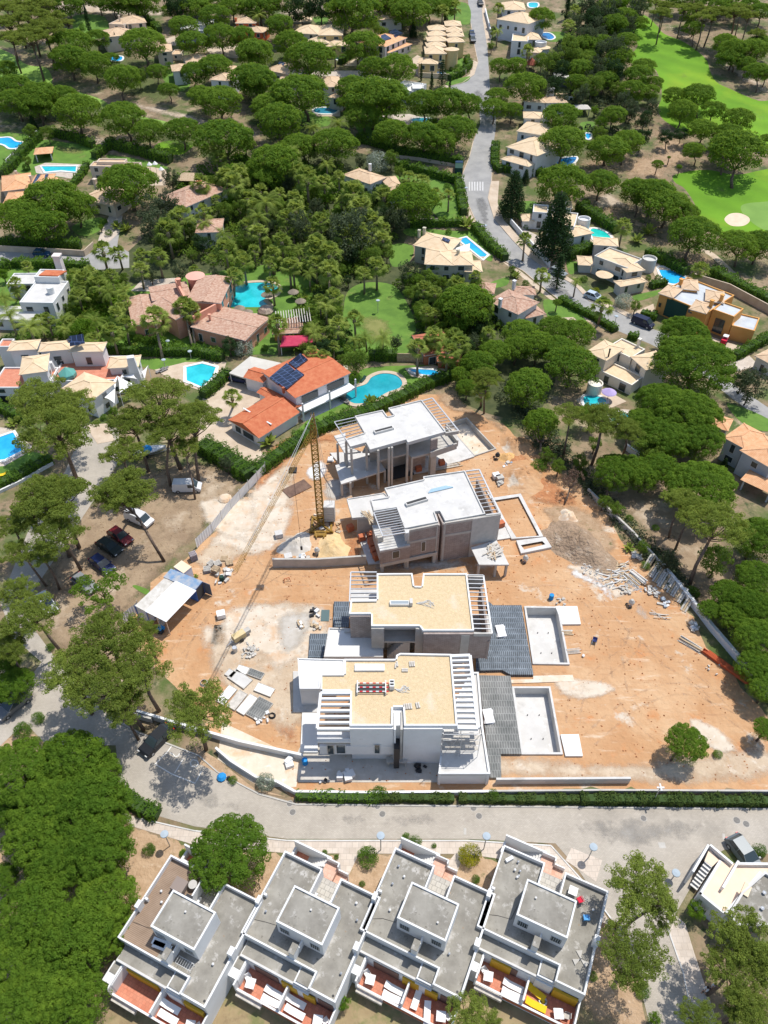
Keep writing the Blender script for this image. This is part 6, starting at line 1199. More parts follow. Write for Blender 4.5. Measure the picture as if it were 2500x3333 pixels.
planks(K6,395,1110,3.4,10,3.2,.5,-.9,'planks leaning between low roof and balcony of the brick infill villa',seed=9)
planks(K6,1000,690,.1,12,6.5,.5,.33,'long steel bars and planks lying in front of the rearmost villa',seed=5,ordered=True)
v=Site('rearmost unfinished concrete frame villa nearest the big hedge',K6,(650,380),RZ)
Z1=8.1
rp=[(268,272),(500,222),(540,277),(592,266),(546,206),(822,138),(1025,402),(708,492),(695,468),(395,552),(362,492),(232,528),(192,462),(348,412)]
v.slab(rp,Z1-.1,.4,M_conc,'roof_slab',par=.2,pm=M_conc,pw=.16)
v.pergola((912,114),(826,138),(1025,402),(1130,385),Z1,11,M_metal,.08,.12,.2); v.pergola((98,312),(268,275),(350,410),(192,458),Z1,5,M_metal,.08,.12,.14); v.slab([(1020,400),(1130,383),(1132,390),(1022,408)],Z1,.6,M_concd,'beam')
v.slab([(95,430),(190,405),(192,462),(232,528),(320,560),(185,575)],5.0,.3,M_conc,'floor_slab')
sl=[(330,560),(395,610),(475,640),(712,575),(745,612),(1118,500),(1130,400),(900,250),(500,400)]
v.slab([(330,560),(470,560),(475,635),(705,575),(742,610),(905,570),(1118,505),(1118,430),(900,300),(400,430)],5.0,.35,M_concd,'floor_slab')
for x,y,zp,z0 in ((197,470,Z1,2),(240,530,Z1,2.5),(367,500,Z1,2.5),(465,545,Z1,2),(845*0+555,525,Z1,5),(710,490,Z1,2),(745,605,5,2),(900,560,5,2),(125,490,5,2),(190,575,5,1.5),(580,520,Z1,5)): v.col(x,y,zp,0,zp-.2)
v.wall((905,470),(1128,395),Z1,2.6+2,5.7,M_concd,name='balustrade'); v.wall((905,458),(960,442),Z1,4.6,Z1-.3,M_block); v.wall((905,575),(950,565),5,0,5,M_concd); v.wall((1128,500),(1030,380),5,4.6,5.8,M_concd,name='balustrade')
v.wall((395,430),(900,300),Z1,0,Z1-.3,M_concd,inset=.2,name='back_wall'); v.wall((760,610),(905,575),5,0,4.7,M_block,inset=2.2)
v.slab([(60,570),(330,560),(640,620),(760,740),(900,720),(1262,600),(1120,440),(700,500),(140,660)],.3,.25,M_conc,'ground_slab')
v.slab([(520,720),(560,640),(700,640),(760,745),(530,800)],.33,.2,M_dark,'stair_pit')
v.slab([(105,672),(350,602),(470,628),(525,716),(155,832)],2.7,.25,M_conc,'carport_roof'); 
for x,y in ((160,828),(232,815),(520,715),(460,735)): v.col(x,y,2.7,0,2.5)
kerb(v,508,385,Z1,1.6,.36,0)
# sunken pools of the plots
def basin(PH,label,dep,wt,m=M_conc,floor_=None,top=.25):
    A,u,w_=PH; o=thing('concrete_pool_shell',label,'pool',A,math.atan2(u.y,u.x),'unfinished concrete pools'); L,Wd=u.length,w_.length
    mb=MB()
    for x0,x1,y0,y1 in ((0,L,0,wt),(0,L,Wd-wt,Wd),(0,wt,wt,Wd-wt),(L-wt,L,wt,Wd-wt)): mb.box(x0,x1,y0,y1,-dep,top)
    mb.obj('wall',m,o); MB().box(wt,L-wt,wt,Wd-wt,-dep-.1,-dep+.1).obj('floor',floor_ or M_conc,o)
    for i in range(4): MB().tube([(L*(.35+.3*(i%2)),Wd*(.3+.35*(i//2)),-dep),(L*(.35+.3*(i%2)),Wd*(.3+.35*(i//2)),-dep+.3)],.06,8).obj('pipe_stub',M_black,o)
    return o
basin(PA,'empty concrete pool shell beside the dark blue membrane terrace',1.5,.25); basin(PB,'empty concrete pool shell beside the faded grey membrane terrace',1.3,.25); basin(PC,'earth filled pool shell with block walls right of the rearmost villa',.9,.2,M_concd,M_pale)
for T,pts,z,m,lb,nm in ((K5,[(610,172),(780,172),(808,310),(665,312)],.28,M_bwhite,'white concrete pad beside the upper pool shell','concrete_pad'),(K5,[(650,1162),(792,1160),(823,1328),(690,1328)],.28,M_bwhite,'white concrete pad beside the lower pool shell','concrete_pad'),
 (K5,[(265,740),(440,735),(440,710),(745,702),(757,752),(270,768)],.12,M_pale,'long pale concrete strip between the two pool shells','concrete_pad'),
 (K5,[(100,138),(130,165),(350,165),(442,700),(265,700),(200,665),(0,670),(0,500),(95,500),(120,380),(80,140)],.45,M_waffle,'dark blue membrane terrace with ribbed drainage sheet','membrane_terrace'),(K5,[(20,705),(265,710),(350,1312),(190,1312),(195,1495),(110,1495)],.4,M_waffle2,'faded grey membrane terrace with ribbed drainage sheet','membrane_terrace'),
 (K3,[(325,492),(445,492),(440,690),(318,690)],.4,M_waffle,'small dark membrane strip left of the second villa','membrane_terrace'),(K3,[(140,740),(275,740),(240,925),(128,925)],.4,M_waffle,'small dark membrane strip left of the white garage roof','membrane_terrace'),
 (T9,[(-20,30),(70,20),(220,270),(285,350),(70,400),(50,300)],.0,None,'',''),):
    if not nm: continue
    q=[atz(T(*p),z) for p in pts]; o=thing(nm,lb,'concrete pad' if m in (M_bwhite,M_pale) else 'terrace',(q[0].x,q[0].y,0)); MB().prism([(p.x-q[0].x,p.y-q[0].y) for p in q],-.05,z).obj('slab',m,o)
o=thing('pool_foundation','pale concrete pool frame filled with orange earth','foundation',atz(T9(60,200),.2)); b=o.location.copy()
def frame(pts,inner,z):
    a=[atz(T9(*p),z)-b for p in pts]; c=[atz(T9(*p),z)-b for p in inner]; n=4; MB().add([p for p in a]+[p for p in c]+[p-Vector((0,0,z)) for p in a],[(i,(i+1)%n,(i+1)%n+n,i+n) for i in range(n)]+[(i,i+2*n,(i+1)%n+2*n,(i+1)%n) for i in range(n)]).obj('kerb',M_conc,o)
frame([(-100,40),(88,12),(232,285),(30,300)],[(-90,58),(75,32),(205,280),(60,290)],.35); frame([(60,310),(245,288),(285,352),(90,392)],[(88,340),(225,315),(245,335),(110,368)],.4)
wall(K5,[(178,1505),(182,1545),(230,1520)],.0,.01,'x') if False else None
for x,y,lb in ((190,370,'white corrugated panel heap on the dark blue membrane'),(95,1025,'white corrugated panel heap on the faded grey membrane')):
    g=atz(K5(x,y),.5); g.z=.46 if y<500 else .41; o=thing('sheet_stack',lb,'panels',g); m=MB()
    for k in range(6): MB(Matrix.Rotation(.05*k-.1,4,'Z')).box(-.55,.55,-.95,.95,k*.05,k*.05+.03).obj('sheet',M_panel,o)
# ================================================================ TOWER CRANE
b0=W((1046,1712)); o=thing('tower_crane','yellow lattice tower crane with long jib reaching towards the containers','crane',b0)
top=Vector((-9.5,80.2,19.6))-b0; tip=atz((764,1862),17.4)-b0
def lattice(mb,a,b,w0,w1,n,r=.035,br=.022):
    a,b=Vector(a),Vector(b); d=(b-a).normalized(); up=Vector((0,0,1)) if abs(d.z)<.9 else Vector((0,1,0)); x=d.cross(up).normalized(); y=x.cross(d)
    cs=[(x*i+y*j) for i,j in((-1,-1),(1,-1),(1,1),(-1,1))]
    for c in cs: mb.bar(a+c*w0/2,b+c*w1/2,r*2)
    for k in range(n):
        p,q=a.lerp(b,k/n),a.lerp(b,(k+1)/n); u,v_=w0+(w1-w0)*k/n,w0+(w1-w0)*(k+1)/n
        for i in range(4):
            j=(i+1)%4; mb.bar(p+cs[i]*u/2,q+cs[j]*v_/2,br*2); mb.bar(p+cs[i]*u/2,p+cs[j]*u/2,br*2)
mb=MB(); lattice(mb,(0,0,.8),(top.x,top.y,top.z-1.5),.95,.8,22,.055,.03); mb.obj('mast',M_yellow,o)
mb=MB(); a=Vector((top.x,top.y,top.z-2.2)); lattice(mb,a,a+Vector((.1,-.1,3.4)),.8,.35,4,.05,.03); mb.obj('tower_head',M_yellow,o)
jr=Vector((top.x,top.y,top.z-1.6)); mid=jr.lerp(tip,.45)
mb=MB(); lattice(mb,jr,mid,.5,.45,20,.017,.008); lattice(mb,mid,tip,.45,.36,24,.016,.008); mb.obj('jib',M_yellow,o)
mb=MB(); hd_=a+Vector((.1,-.1,3.3)); 
for t in (.45,.85): mb.bar(hd_,jr.lerp(tip,t)+Vector((0,0,.3)),.04)
back=Vector((1.6,1.0,2.2)); mb.bar(hd_,back,.04).bar(hd_+Vector((.2,0,0)),back+Vector((.3,0,0)),.04); mb.obj('tie_rope',M_metal,o)
mb=MB(); 
for k in range(6): mb.box(.5,2.1,.2,1.7,.7+k*.5,1.15+k*.5)
mb.obj('counterweight',M_conc,o)
mb=MB().box(-1.7,1.9,-1.7,-1.4,.15,.45).box(-1.7,1.9,1.3,1.6,.15,.45).box(-1.5,-1.2,-1.7,1.6,.3,.6).box(1.4,1.7,-1.7,1.6,.3,.6).bar((-1.5,-1.5,.4),(1.5,1.5,.6),.25).bar((1.5,-1.5,.4),(-1.5,1.5,.6),.25).box(-.9,.9,-2.4,-1.8,.1,.4).bar((-.9,-1.3,.5),(-.5,-2.8,.3),.2).bar((.9,-1.3,.5),(.5,-2.8,.3),.2); mb.obj('base_frame',M_yellow,o)
tr_=jr.lerp(tip,.18); hx=Vector((tr_.x,tr_.y,0)); hk=jr.lerp(tip,.3); 
mb=MB().box(hk.x-.5,hk.x+.5,hk.y-.5,hk.y+.5,hk.z-.6,hk.z-.35); mb.obj('trolley',M_black,o); mb=MB().bar((hk.x,hk.y,hk.z-.5),(hk.x,hk.y,3.2),.035).box(hk.x-.15,hk.x+.15,hk.y-.1,hk.y+.1,2.6,3.2); mb.obj('hook_block',M_black,o)
# ================================================================ CONTAINERS
def box3(T,A,B,Cc,h,name,label,cat,m,roof=None,root=None,part='body',z0=0):
    a,b,c=[atz(T(*q),h) for q in (A,B,Cc)]; u=b-a; vn=Vector((-u.y,u.x,0)).normalized(); Ly=(c-b).dot(vn); a0=Vector((a.x,a.y,0))
    if Ly<0: Ly=abs(Ly)
    o=root or thing(name,label,cat,a0,math.atan2(u.y,u.x)); Mx=Matrix.Identity(4) if not root else None
    L=u.length; n=max(4,int(L/.28)); mb=MB()
    return o,L,Ly
o,L,Ly=box3(T7,(965,805),(1240,615),(1285,580),2.4,'x','','',M_blue) if False else (None,0,0)
def container(A,B,Cc,h,label,m,roofm,name='site_container',ribs=True):
    a,b,c=[atz(T7(*q),h) for q in (A,B,Cc)]; u=b-a; vn=Vector((-u.y,u.x,0)).normalized(); Ly=abs((c-b).dot(vn)); L=u.length
    o=thing(name,label,'container',(a.x,a.y,0),math.atan2(u.y,u.x)); mb=MB().box(0,L,0,Ly,.1,h-.06)
    if ribs:
        k=0
        while k*.3+.15<L: mb.box(k*.3+.05,k*.3+.2,-.03,0,.25,h-.25); k+=1
        k=0
        while k*.3+.15<Ly: mb.box(L,L+.03,k*.3+.05,k*.3+.2,.25,h-.25).box(-.03,0,k*.3+.05,k*.3+.2,.25,h-.25); k+=1
    mb.obj('body',m,o); MB().box(-.02,L+.02,-.02,Ly+.02,h-.06,h).obj('roof',roofm,o)
    for x in (0,L): MB().box(x-.07,x+.07,-.06,.06,0,h-.07).box(x-.07,x+.07,Ly-.06,Ly+.06,0,h-.07).obj('corner_post',m,o)
    return o,L,Ly
o,L,Ly=container((870,728),(1065,560),(1035,545),2.5,'long office container with weathered pale roof and blue frame',M_white,mat('weathered_panel',(.48,.45,.40),(.62,.60,.56),1.2)) if False else (None,0,0)
def oblong(P4,h,label,m,roofm,name='site_container',cat='container',thick=None):
    "P4: four roof corners in order (near left, near right, far right, far left) as tile pixels"
    q=[atz(T7(*p),h) for p in P4]; c0=(q[0]+q[1]+q[2]+q[3])/4; u=((q[1]-q[0])+(q[2]-q[3]))/2; w_=((q[3]-q[0])+(q[2]-q[1]))/2; L=u.length; un=u.normalized(); vn=Vector((-un.y,un.x,0)); Wd=abs(w_.dot(vn))
    o=thing(name,label,cat,(c0.x,c0.y,0),math.atan2(un.y,un.x)); return o,L/2,Wd/2
o,a,b=oblong([(870,728),(935,770),(1115,580),(1035,545)],2.5,'long site office container with weathered pale roof and blue frame',None,None)
MB().box(-a,a,-b,b,.1,2.44).obj('body',M_white,o); MB().box(-a-.02,a+.02,-b-.02,b+.02,2.44,2.5).obj('roof',mat('weathered_panel',(.44,.41,.36),(.62,.60,.56),1.4),o)
for x in(-a,a):
    for y in(-b,b): MB().box(x-.08,x+.08,y-.08,y+.08,0,2.42).obj('corner_post',M_blue,o)
o,a,b=oblong([(1030,545),(1240,618),(1285,575),(1095,488)],2.6,'blue shipping container with faded roof and open door',None,None)
mb=MB().box(-a,a,-b,b,.1,2.54); k=-a
while k<a-.2: mb.box(k,k+.13,-b-.03,-b,.25,2.3); k+=.27
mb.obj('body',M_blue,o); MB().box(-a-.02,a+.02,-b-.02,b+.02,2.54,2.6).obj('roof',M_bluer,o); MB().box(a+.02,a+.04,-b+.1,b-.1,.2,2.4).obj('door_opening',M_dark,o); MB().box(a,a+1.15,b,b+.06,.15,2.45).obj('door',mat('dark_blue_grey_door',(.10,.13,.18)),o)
o,a,b=oblong([(1108,488),(1170,512),(1213,485),(1150,428)],2.4,'small white cabin container behind the blue one',None,None)
MB().box(-a,a,-b,b,.1,2.36).obj('body',M_white,o); MB().box(-a-.03,a+.03,-b-.03,b+.03,2.36,2.42).obj('roof',M_creamfloor,o); MB().box(a*.1,a*.7,-b-.03,-b,.15,2.1).obj('door',M_frame,o)
o,a,b=oblong([(928,765),(1065,832),(1238,625),(1110,562)],3.0,'white ribbed lean to roof in front of the containers',None,None,'lean_to_roof','roof')
MB().box(-a,a,-b,b,2.94,3.0).obj('roof_sheet',M_panel,o)
for x in(-a+.2,0,a-.2): MB().box(x-.05,x+.05,-b+.1,-b+.2,0,2.93).obj('post',M_metal,o)
def junk(T,x,y,label,n=7,r=.7,cat='building waste',name='debris_heap',cols=None,seed=0,z=0,big=.35):
    g=atz(T(x,y),z); o=thing(name,label,cat,g); rr=random.Random(seed+int(x)); cols=cols or [M_woodg,M_white,M_black,M_concd]
    for k in range(n):
        m=MB(Matrix.Translation((rr.uniform(-r,r),rr.uniform(-r,r),rr.uniform(.02,.15)))@Matrix.Rotation(rr.uniform(0,3),4,'Z')@Matrix.Rotation(rr.uniform(-.3,.3),4,'X')); s1,s2=rr.uniform(.3,1)*big,rr.uniform(.3,1)*big; m.box(-s1,s1,-s2,s2,0,rr.uniform(.3,1.1)*big); m.obj('piece',rr.choice(cols),o)
    return o
bl=mat('blue_tarp',(.02,.22,.55),(.03,.3,.65),3)
junk(T7,1000,850,'clutter of crates and sheets under the lean to roof edge',14,1.3,seed=1)
o=junk(T7,1022,880,'crumpled blue tarpaulin bags beside the lean to clutter',5,.35,'tarpaulin','tarpaulin_bags',[bl],seed=2,big=.4)
junk(T7,1405,560,'grey debris with a green drum beside the pallets',12,.9,seed=3); junk(T7,1455,515,'white rubble bags right of the wooden pallets',8,.5,cols=[M_white,M_woodg],seed=4)
for i,(x,y,n,lb,m) in enumerate([(1425,430,2,'wooden pallet pile furthest from the blue container',M_wood),(1460,460,3,'wooden pallet pile right of the others',M_wood),(1385,470,4,'tall wooden pallet pile in the middle',M_woodg),(1345,465,3,'grey pallet pile left of the middle one',M_woodg),(1375,515,6,'brown pallet pile nearest the blue container',M_wood),(835*0+860,500,0,'',M_wood),(1320,505,4,'wrapped grey block pallet beside the small weeds',M_concd),(1235,430,8,'purple grey block pallet behind the white cabin',mat('mauve_block',(.30,.26,.27),(.38,.33,.34),2))]):
    if not n: continue
    g=W(T7(x,y)); o=thing('pallet_stack',lb,'pallets',g,.3*i,'pallet piles beside the containers')
    for k in range(n):
        mb=MB()
        for j in range(6): mb.box(-.5,.5,-.45+j*.17,-.35+j*.17,k*.16+.1,k*.16+.125)
        for j in(-.45,0,.4): mb.box(j,j+.08,-.45,.5,k*.16,k*.16+.1)
        mb.obj('pallet',m,o)
# ================================================================ SITE MATERIAL
shut=[((1480,1120),(1600,1200),(1555,1262),(1470,1200),M_conc,'pale shuttering panel tray, biggest of the group'),((1515,1105),(1590,1130),(1560,1165),(1505,1150),M_bwhite,'small white shuttering panel at the top of the group'),((1455,1130),(1500,1155),(1475,1190),(1435,1170),M_conc,'grey shuttering panel at the upper left of the group'),((1590,1130),(1680,1160),(1659,1200),(1575,1165),M_waffle2,'dark shuttering panel at the upper right of the group'),
((1455,1235),(1500,1260),(1430,1365),(1380,1335),M_bwhite,'white shuttering panel at the left of the lower row'),((1515,1265),(1565,1290),(1500,1398),(1452,1370),M_woodg,'grey shuttering panel second in the lower row'),((1585,1290),(1630,1315),(1560,1430),(1510,1400),M_bwhite,'white shuttering panel third in the lower row'),((1640,1310),(1735,1350),(1650,1470),(1575,1420),M_waffle2,'big dark shuttering panel at the right of the lower row'),((1640,1220),(1745,1260),(1720,1310),(1620,1270),M_bwhite,'white shuttering panel above the big dark one')]
for a,b,c,d,m,lb in shut:
    q=[W(T7(*p)) for p in (a,b,c,d)]; u=((q[1]-q[0])+(q[2]-q[3]))/2; L=u.length; un=u.normalized(); vn=Vector((-un.y,un.x,0)); Wd=abs(((q[3]-q[0])+(q[2]-q[1])).dot(vn))/2; c0=sum(q,Vector())/4
    o=thing('shuttering_panel',lb,'panel',c0,math.atan2(un.y,un.x),'shuttering panels laid out in rows'); MB().box(-L/2,L/2,-Wd/2,Wd/2,.08,.24).obj('panel',m,o); t=.05; MB().box(-L/2-t,L/2+t,-Wd/2-t,-Wd/2,0,.28).box(-L/2-t,L/2+t,Wd/2,Wd/2+t,0,.28).box(-L/2-t,-L/2,-Wd/2,Wd/2,0,.28).box(L/2,L/2+t,-Wd/2,Wd/2,0,.28).obj('frame',M_woodg,o)
def coil(T,x,y,r,label,m=M_black,n=5):
    g=W(T(x,y)); o=thing('hose_coil',label,'hose',g); mb=MB()
    for k in range(n): mb.tube([(math.cos(a*.5)*r*(1-.06*k),math.sin(a*.5)*r*(1-.06*k),.05+.06*k) for a in range(14)],.035,5)
    mb.obj('hose',m,o)
coil(T7,1297,1218,.5,'grey hose coil lying on the bare orange earth',M_concd); coil(T8,168,1427,.42,'black hose coil beside the shuttering panels'); coil(K5,220,748,.3,'red hose coil on the faded grey membrane',M_brick)
def mound(T,x,y,r,h,m,label,name='earth_mound',sx=1.0,rz=0):
    g=W(T(x,y)); o=thing(name,label,'heap',g,rz); rr=random.Random(int(x+y)); n,mm=28,9; ph=[rr.uniform(0,6.28) for _ in range(4)]; vs=[(0,0,h)]
    for i in range(1,mm+1):
        t=i/mm
        for k in range(n):
            a=6.283*k/n; q=r*t*(1+.14*math.sin(2*a+ph[0])+.13*math.sin(3*a+ph[1])+.08*math.sin(5*a+ph[2])+.05*math.sin(9*a+ph[3])); vs.append((q*math.cos(a)*sx,q*math.sin(a),h*(math.cos(t*math.pi)*.5+.5)*(1+rr.uniform(-.22,.22))-.03*t))
    fs=[(0,1+k,1+(k+1)%n) for k in range(n)]+[(1+(i-1)*n+k,1+i*n+k,1+i*n+(k+1)%n,1+(i-1)*n+(k+1)%n) for i in range(1,mm) for k in range(n)]
    ob=MB().add(vs,fs).obj('heap',m,o,smooth=True); return o
mound(T8,320,340,2.6,1.1,M_grey,'grey sand heap left of the yellow sand heap','sand_heap'); mound(T8,560,360,2.9,1.2,multi('yellow_sand',((.62,.44,.22),(.70,.52,.29),1),[((.5,.33,.15),1.2,.6,.1)],bump=.1),'yellow sand heap with a dug hollow','sand_heap')
mound(T9,450,340,6.2,2.1,multi('brown_heap',((.27,.19,.125),(.37,.265,.18),.8),[((.45,.36,.27),.5,.57,.1),((.2,.17,.1),1.6,.6,.1)],bump=.35),'large brown earth mound above the rubble','earth_mound',.72,.5); mound(T9,385,165,1.9,1.0,M_pale,'pale earth mound round the foot of the dry tree')
mound(T6,110,1470,5,1.4,M_dirt,'orange earth mound below the pines near the dry tree'); mound(T6,60,1270,3.6,1.3,M_dirt,'orange earth mound behind the rearmost villa',sx=.8); mound(T6,0,1345,1.6,.8,multi('ochre_heap',((.62,.36,.14),(.68,.42,.18),1),[((.7,.5,.3),1,.6,.1)],bump=.1),'small ochre sand heap right of the rearmost villa','sand_heap')
g=W(T5(325,1545)); o=thing('excavation_cover','flat dark brown steel mesh stack on the orange earth near the crane','steel mesh',g,R(38)); MB().box(-2.1,2.1,-1.15,1.15,0,.14).obj('mesh_sheet',bricks(mat('rusty_mesh',(.10,.06,.045),(.16,.10,.07),1),.15,.15,-.5,.02),o)
k0=MB()
planks(T9,700,540,0,60,1.6,2.1,.2,'scattered broken timber planks on the white spill',seed=11,m=M_conc,stack=.04); planks(T9,815,560,0,14,3.0,1.0,-.95,'neat stack of long boards beside the scattered planks',seed=12,ordered=True,stack=.12,w=.22,m=M_conc)
junk(T6,110,1440,'grey stone heap on the orange bank below the pines',14,.9,cols=[M_concd,M_conc],seed=31,big=.22); junk(T8,560,230,'broken boards and offcuts right of the crane foot',12,1.0,cols=[M_wood,M_woodg],seed=32,big=.35); junk(T7,1620,1020,'stacked grey roof tiles near the compressor drum',8,.5,cols=[M_concd],seed=33,big=.25); junk(T8,100,1440,'white sheet scraps beside the black hose coil',6,.8,cols=[M_white],seed=34,big=.25); junk(K5,640,150,'grey trench rubble above the upper pool shell',8,.7,cols=[M_concd],seed=35,big=.2)
planks(K5,700,375,.1,4,1.6,.3,0,'four white boards sticking out of the upper pool shell side',seed=36,ordered=True); planks(K5,750,520,.1,5,1.9,.35,.1,'thin steel bars beside the lower edge of the upper pool shell',seed=37,ordered=True,w=.08)
for i,(x,y) in enumerate([(895,470),(925,520),(955,555),(985,585),(1015,600),(1045,625),(1070,645),(1100,680),(1135,735)]):
    g=W(T9(x,y)); o=thing('leaning_board_set',['first','second','third','fourth','fifth','sixth','seventh','eighth','ninth'][i]+' group of leaning boards from the top along the boundary wall','boards',g,R(50),'boards leaning along the boundary wall')
    for k in range(3): MB().bar((-.9,k*.3-.3,.1),(1.2,k*.3-.3,1.2),.24,.05).obj('board',M_woodg if (i+k)%3 else M_wood,o)
planks(T9,1165,975,0,12,3.4,.45,-.75,'long pale timber beams near the boundary wall',seed=13,ordered=True,stack=.1); planks(T9,965,795,0,6,2.6,.5,-.6,'few thin poles beside the grey cement patch',seed=14,w=.1)
g=W(T9(1385,1110)); o=thing('pipe_stack','orange plastic pipe stack along the white boundary wall','pipes',g,R(-50))
for k in range(16): MB().tube([(-3.2+.3*(k%3),(k%6)*.16-.4,.1+.15*(k//6)),(3.2+.2*(k%2),(k%6)*.16-.4,.1+.15*(k//6))],.075,8).obj('pipe',mat('orange_pipe',(.50,.11,.04)),o)
gb=[M_woodg,M_white,mat('grey_blue_waste',(.35,.4,.45))]
junk(T9,530,485,'grey gravel rubble above the white spill',30,1.2,cols=[M_concd,M_woodg],seed=5,big=.16); junk(T9,750,635,'row of grey kerb blocks below the broken planks',10,.9,cols=[M_concd],seed=6,big=.25); junk(T9,920,635,'grey concrete block heap near the leaning boards',18,.9,cols=[M_conc,M_concd],seed=7,big=.28)
junk(T9,995,710,'plastic sheet heap in the shade of the pine',8,.7,cols=gb,seed=8); junk(T9,820,415,'stack of plastic crates behind the broken planks',8,.7,cols=[M_woodg,M_conc],seed=9); junk(T9,1185,865,'white bag heap beside the thin rusty bars',7,.6,cols=[M_white,M_woodg],seed=10); junk(T9,1320,1110,'pale stones near the orange pipe stack',12,1.3,cols=[M_conc,M_woodg],seed=12,big=.18)
junk(T8,350,430,'bagged cement heap beside the yellow sand',8,.6,cols=gb,seed=13); junk(T8,435,780,'black bags and bins left of the second villa',9,.7,cols=[M_black,M_black,M_white],seed=14); junk(T8,355,850,'carton and white bag left of the small membrane strip',5,.5,cols=[M_wood,M_white],seed=15); junk(T8,450,850,'timber offcuts with pink cable near the white garage roof',10,.7,cols=[M_wood,M_woodg],seed=16)
junk(T8,480,200,'timber and planks round the crane foot',16,1.5,cols=[M_wood,M_woodg,M_pale],seed=17,big=.4); junk(T5,540,1365,'wrapped white bag beside the rearmost villa',3,.2,cols=[M_white],seed=18,big=.5); junk(K6,1540,680,'grey plastic waste heap right of the rearmost villa',16,.9,cols=gb,seed=19,big=.3); junk(K6,1460,840,'low grey block pile nearest the waste heap',5,.5,cols=[M_concd],seed=20,big=.45)
junk(TB,630,150,'white insulation boards dumped in the concrete yard',7,.7,cols=[M_white],seed=21,big=.5); junk(TB,500,185,'paint buckets on the pale yard floor',5,.5,cols=[M_white,M_black],seed=22,big=.16); junk(TB,285,70,'wrapped white board near the blue drum',2,.3,cols=[M_white],seed=23,big=.5); junk(TB,1110,95,'dark tangled hose heap in the yard',8,.5,cols=[M_black],seed=24,big=.25)
junk(T8,30,985,'grey stone chips beside the wheeled compressor',9,.6,cols=[M_concd],seed=25,big=.2); junk(T7,1580,1030,'grey tiles and pallet slats below the wheeled compressor',14,.7,cols=[M_concd,M_woodg],seed=26,big=.22); junk(K5,815,560,'white plastic canister near the upper pool shell',2,.15,cols=[M_white],seed=27,big=.22)
for i,(x,y,lb) in enumerate([(330,205,'small white block pile near the crane'),(820,1855,''),]): pass
for T,x,y,m,lb in ((T8,212,285,M_conc,'small wrapped block pallet left of the grey sand'),(T8,272,430,M_conc,'wrapped block pallet on the retaining wall edge'),(T7,1408,795,M_cloth,'white wrapped pallet alone on the orange earth'),(K6,1470,800,M_concd,'grey block pallet right of the brick infill villa pergola'),(K6,1440,780,M_white,'white topped block pallet beside the grey one')):
    g=W(T(x,y)); o=thing('block_pallet',lb,'blocks',g,.3); MB().box(-.55,.55,-.5,.5,.12,.85).obj('blocks',m,o); MB().box(-.55,.55,-.5,-.38,0,.11).box(-.55,.55,.38,.5,0,.11).obj('pallet',M_wood,o)
# wheeled machines
def machine(T,x,y,rz,m,label,name='cement_mixer'):
    g=W(T(x,y)); o=thing(name,label,'machine',g,rz); MB().lathe((0,0,.75),[(.12,-.4),(.38,-.15),(.42,.1),(.22,.45),(.2,.5)],14).obj('drum',m,o); mb=MB().bar((-.5,-.3,.1),(0,0,.8),.07).bar((-.5,.3,.1),(0,0,.8),.07).bar((.5,0,.05),(0,0,.7),.08).bar((-.5,-.3,.1),(.5,0,.1),.06); mb.obj('frame',M_metal,o)
    for s_ in(-1,1): MB().tube([(-.45,s_*.36-.04,.2),(-.45,s_*.36+.04,.2)],.2,12).obj('wheel',M_black,o)
machine(T9,785,725,.4,M_concd,'cement mixer with black drum beside the grey cement patch'); machine(T8,455,395,1,M_concd,'grey cement mixer beside the yellow sand heap'); machine(K6,1450,620,.2,M_black,'black drum cement mixer right of the rearmost villa'); machine(T9,115,445,.5,M_concd,'cement mixer lying beside the earth filled pool frame')
g=W(T7(1525,940)); o=thing('compressor','yellow wheeled compressor with towing bar','machine',g,R(40)); MB().box(-.9,.8,-.45,.45,.45,1.25).obj('housing',mat('dusty_yellow',(.55,.42,.20),(.62,.5,.3),2),o); MB().bar((-.9,0,.5),(-2.0,0,.3),.08).bar((-.9,.3,.5),(-1.6,0,.35),.06).obj('towing_bar',M_metal,o); MB().box(.8,1.6,-.3,.35,.5,1.1).obj('engine',M_concd,o)
for s_ in(-1,1): MB().tube([(0,s_*.55-.07,.3),(0,s_*.55+.07,.3)],.3,14).obj('wheel',M_black,o)
for T,x,y,m,lb in ((T9,280,682,bl,'blue barrel beside the upper pool shell'),(TB,378,68,bl,'blue barrel at the lower left corner of the white villa'),(T8,398,440,M_woodg,'grey barrel on the retaining wall edge'),(T7,1412,565,M_dgreen,'green barrel among the grey debris'),(T7,1495,1015,M_metal,'metal barrel behind the wheeled compressor')):
    o=thing('barrel',lb,'barrel',W(T(x,y)),0,'barrels on the site'); MB().lathe((0,0,0),[(.3,0),(.32,.02),(.32,.86),(.3,.88),(.28,.84)],16).obj('drum',m,o)
o=thing('wheelbarrow','blue wheelbarrow standing alone on the bare orange earth','wheelbarrow',W(T9(555,955)),1.2); MB().add([(-.4,-.3,.55),(.45,-.3,.5),(.45,.3,.5),(-.4,.3,.55),(-.2,-.15,.25),(.25,-.15,.25),(.25,.15,.25),(-.2,.15,.25)],[(4,5,6,7),(0,4,5,1),(1,5,6,2),(2,6,7,3),(3,7,4,0)]).obj('tray',mat('navy_paint',(.02,.03,.12)),o); MB().bar((-.9,-.28,.6),(.4,-.2,.25),.04).bar((-.9,.28,.6),(.4,.2,.25),.04).obj('handle',M_metal,o); MB().tube([(.5,-.04,.18),(.5,.04,.18)],.18,12).obj('wheel',M_black,o)
o=thing('door_panel','dark green door panel lying flat near the second villa',"panel",W(T8(505,790))); MB().box(-.55,.55,-.95,.95,.05,.12).obj('panel',mat('slate_green',(.10,.15,.15)),o)
for i,(x,y) in enumerate(((262,565),(860,590))): pass
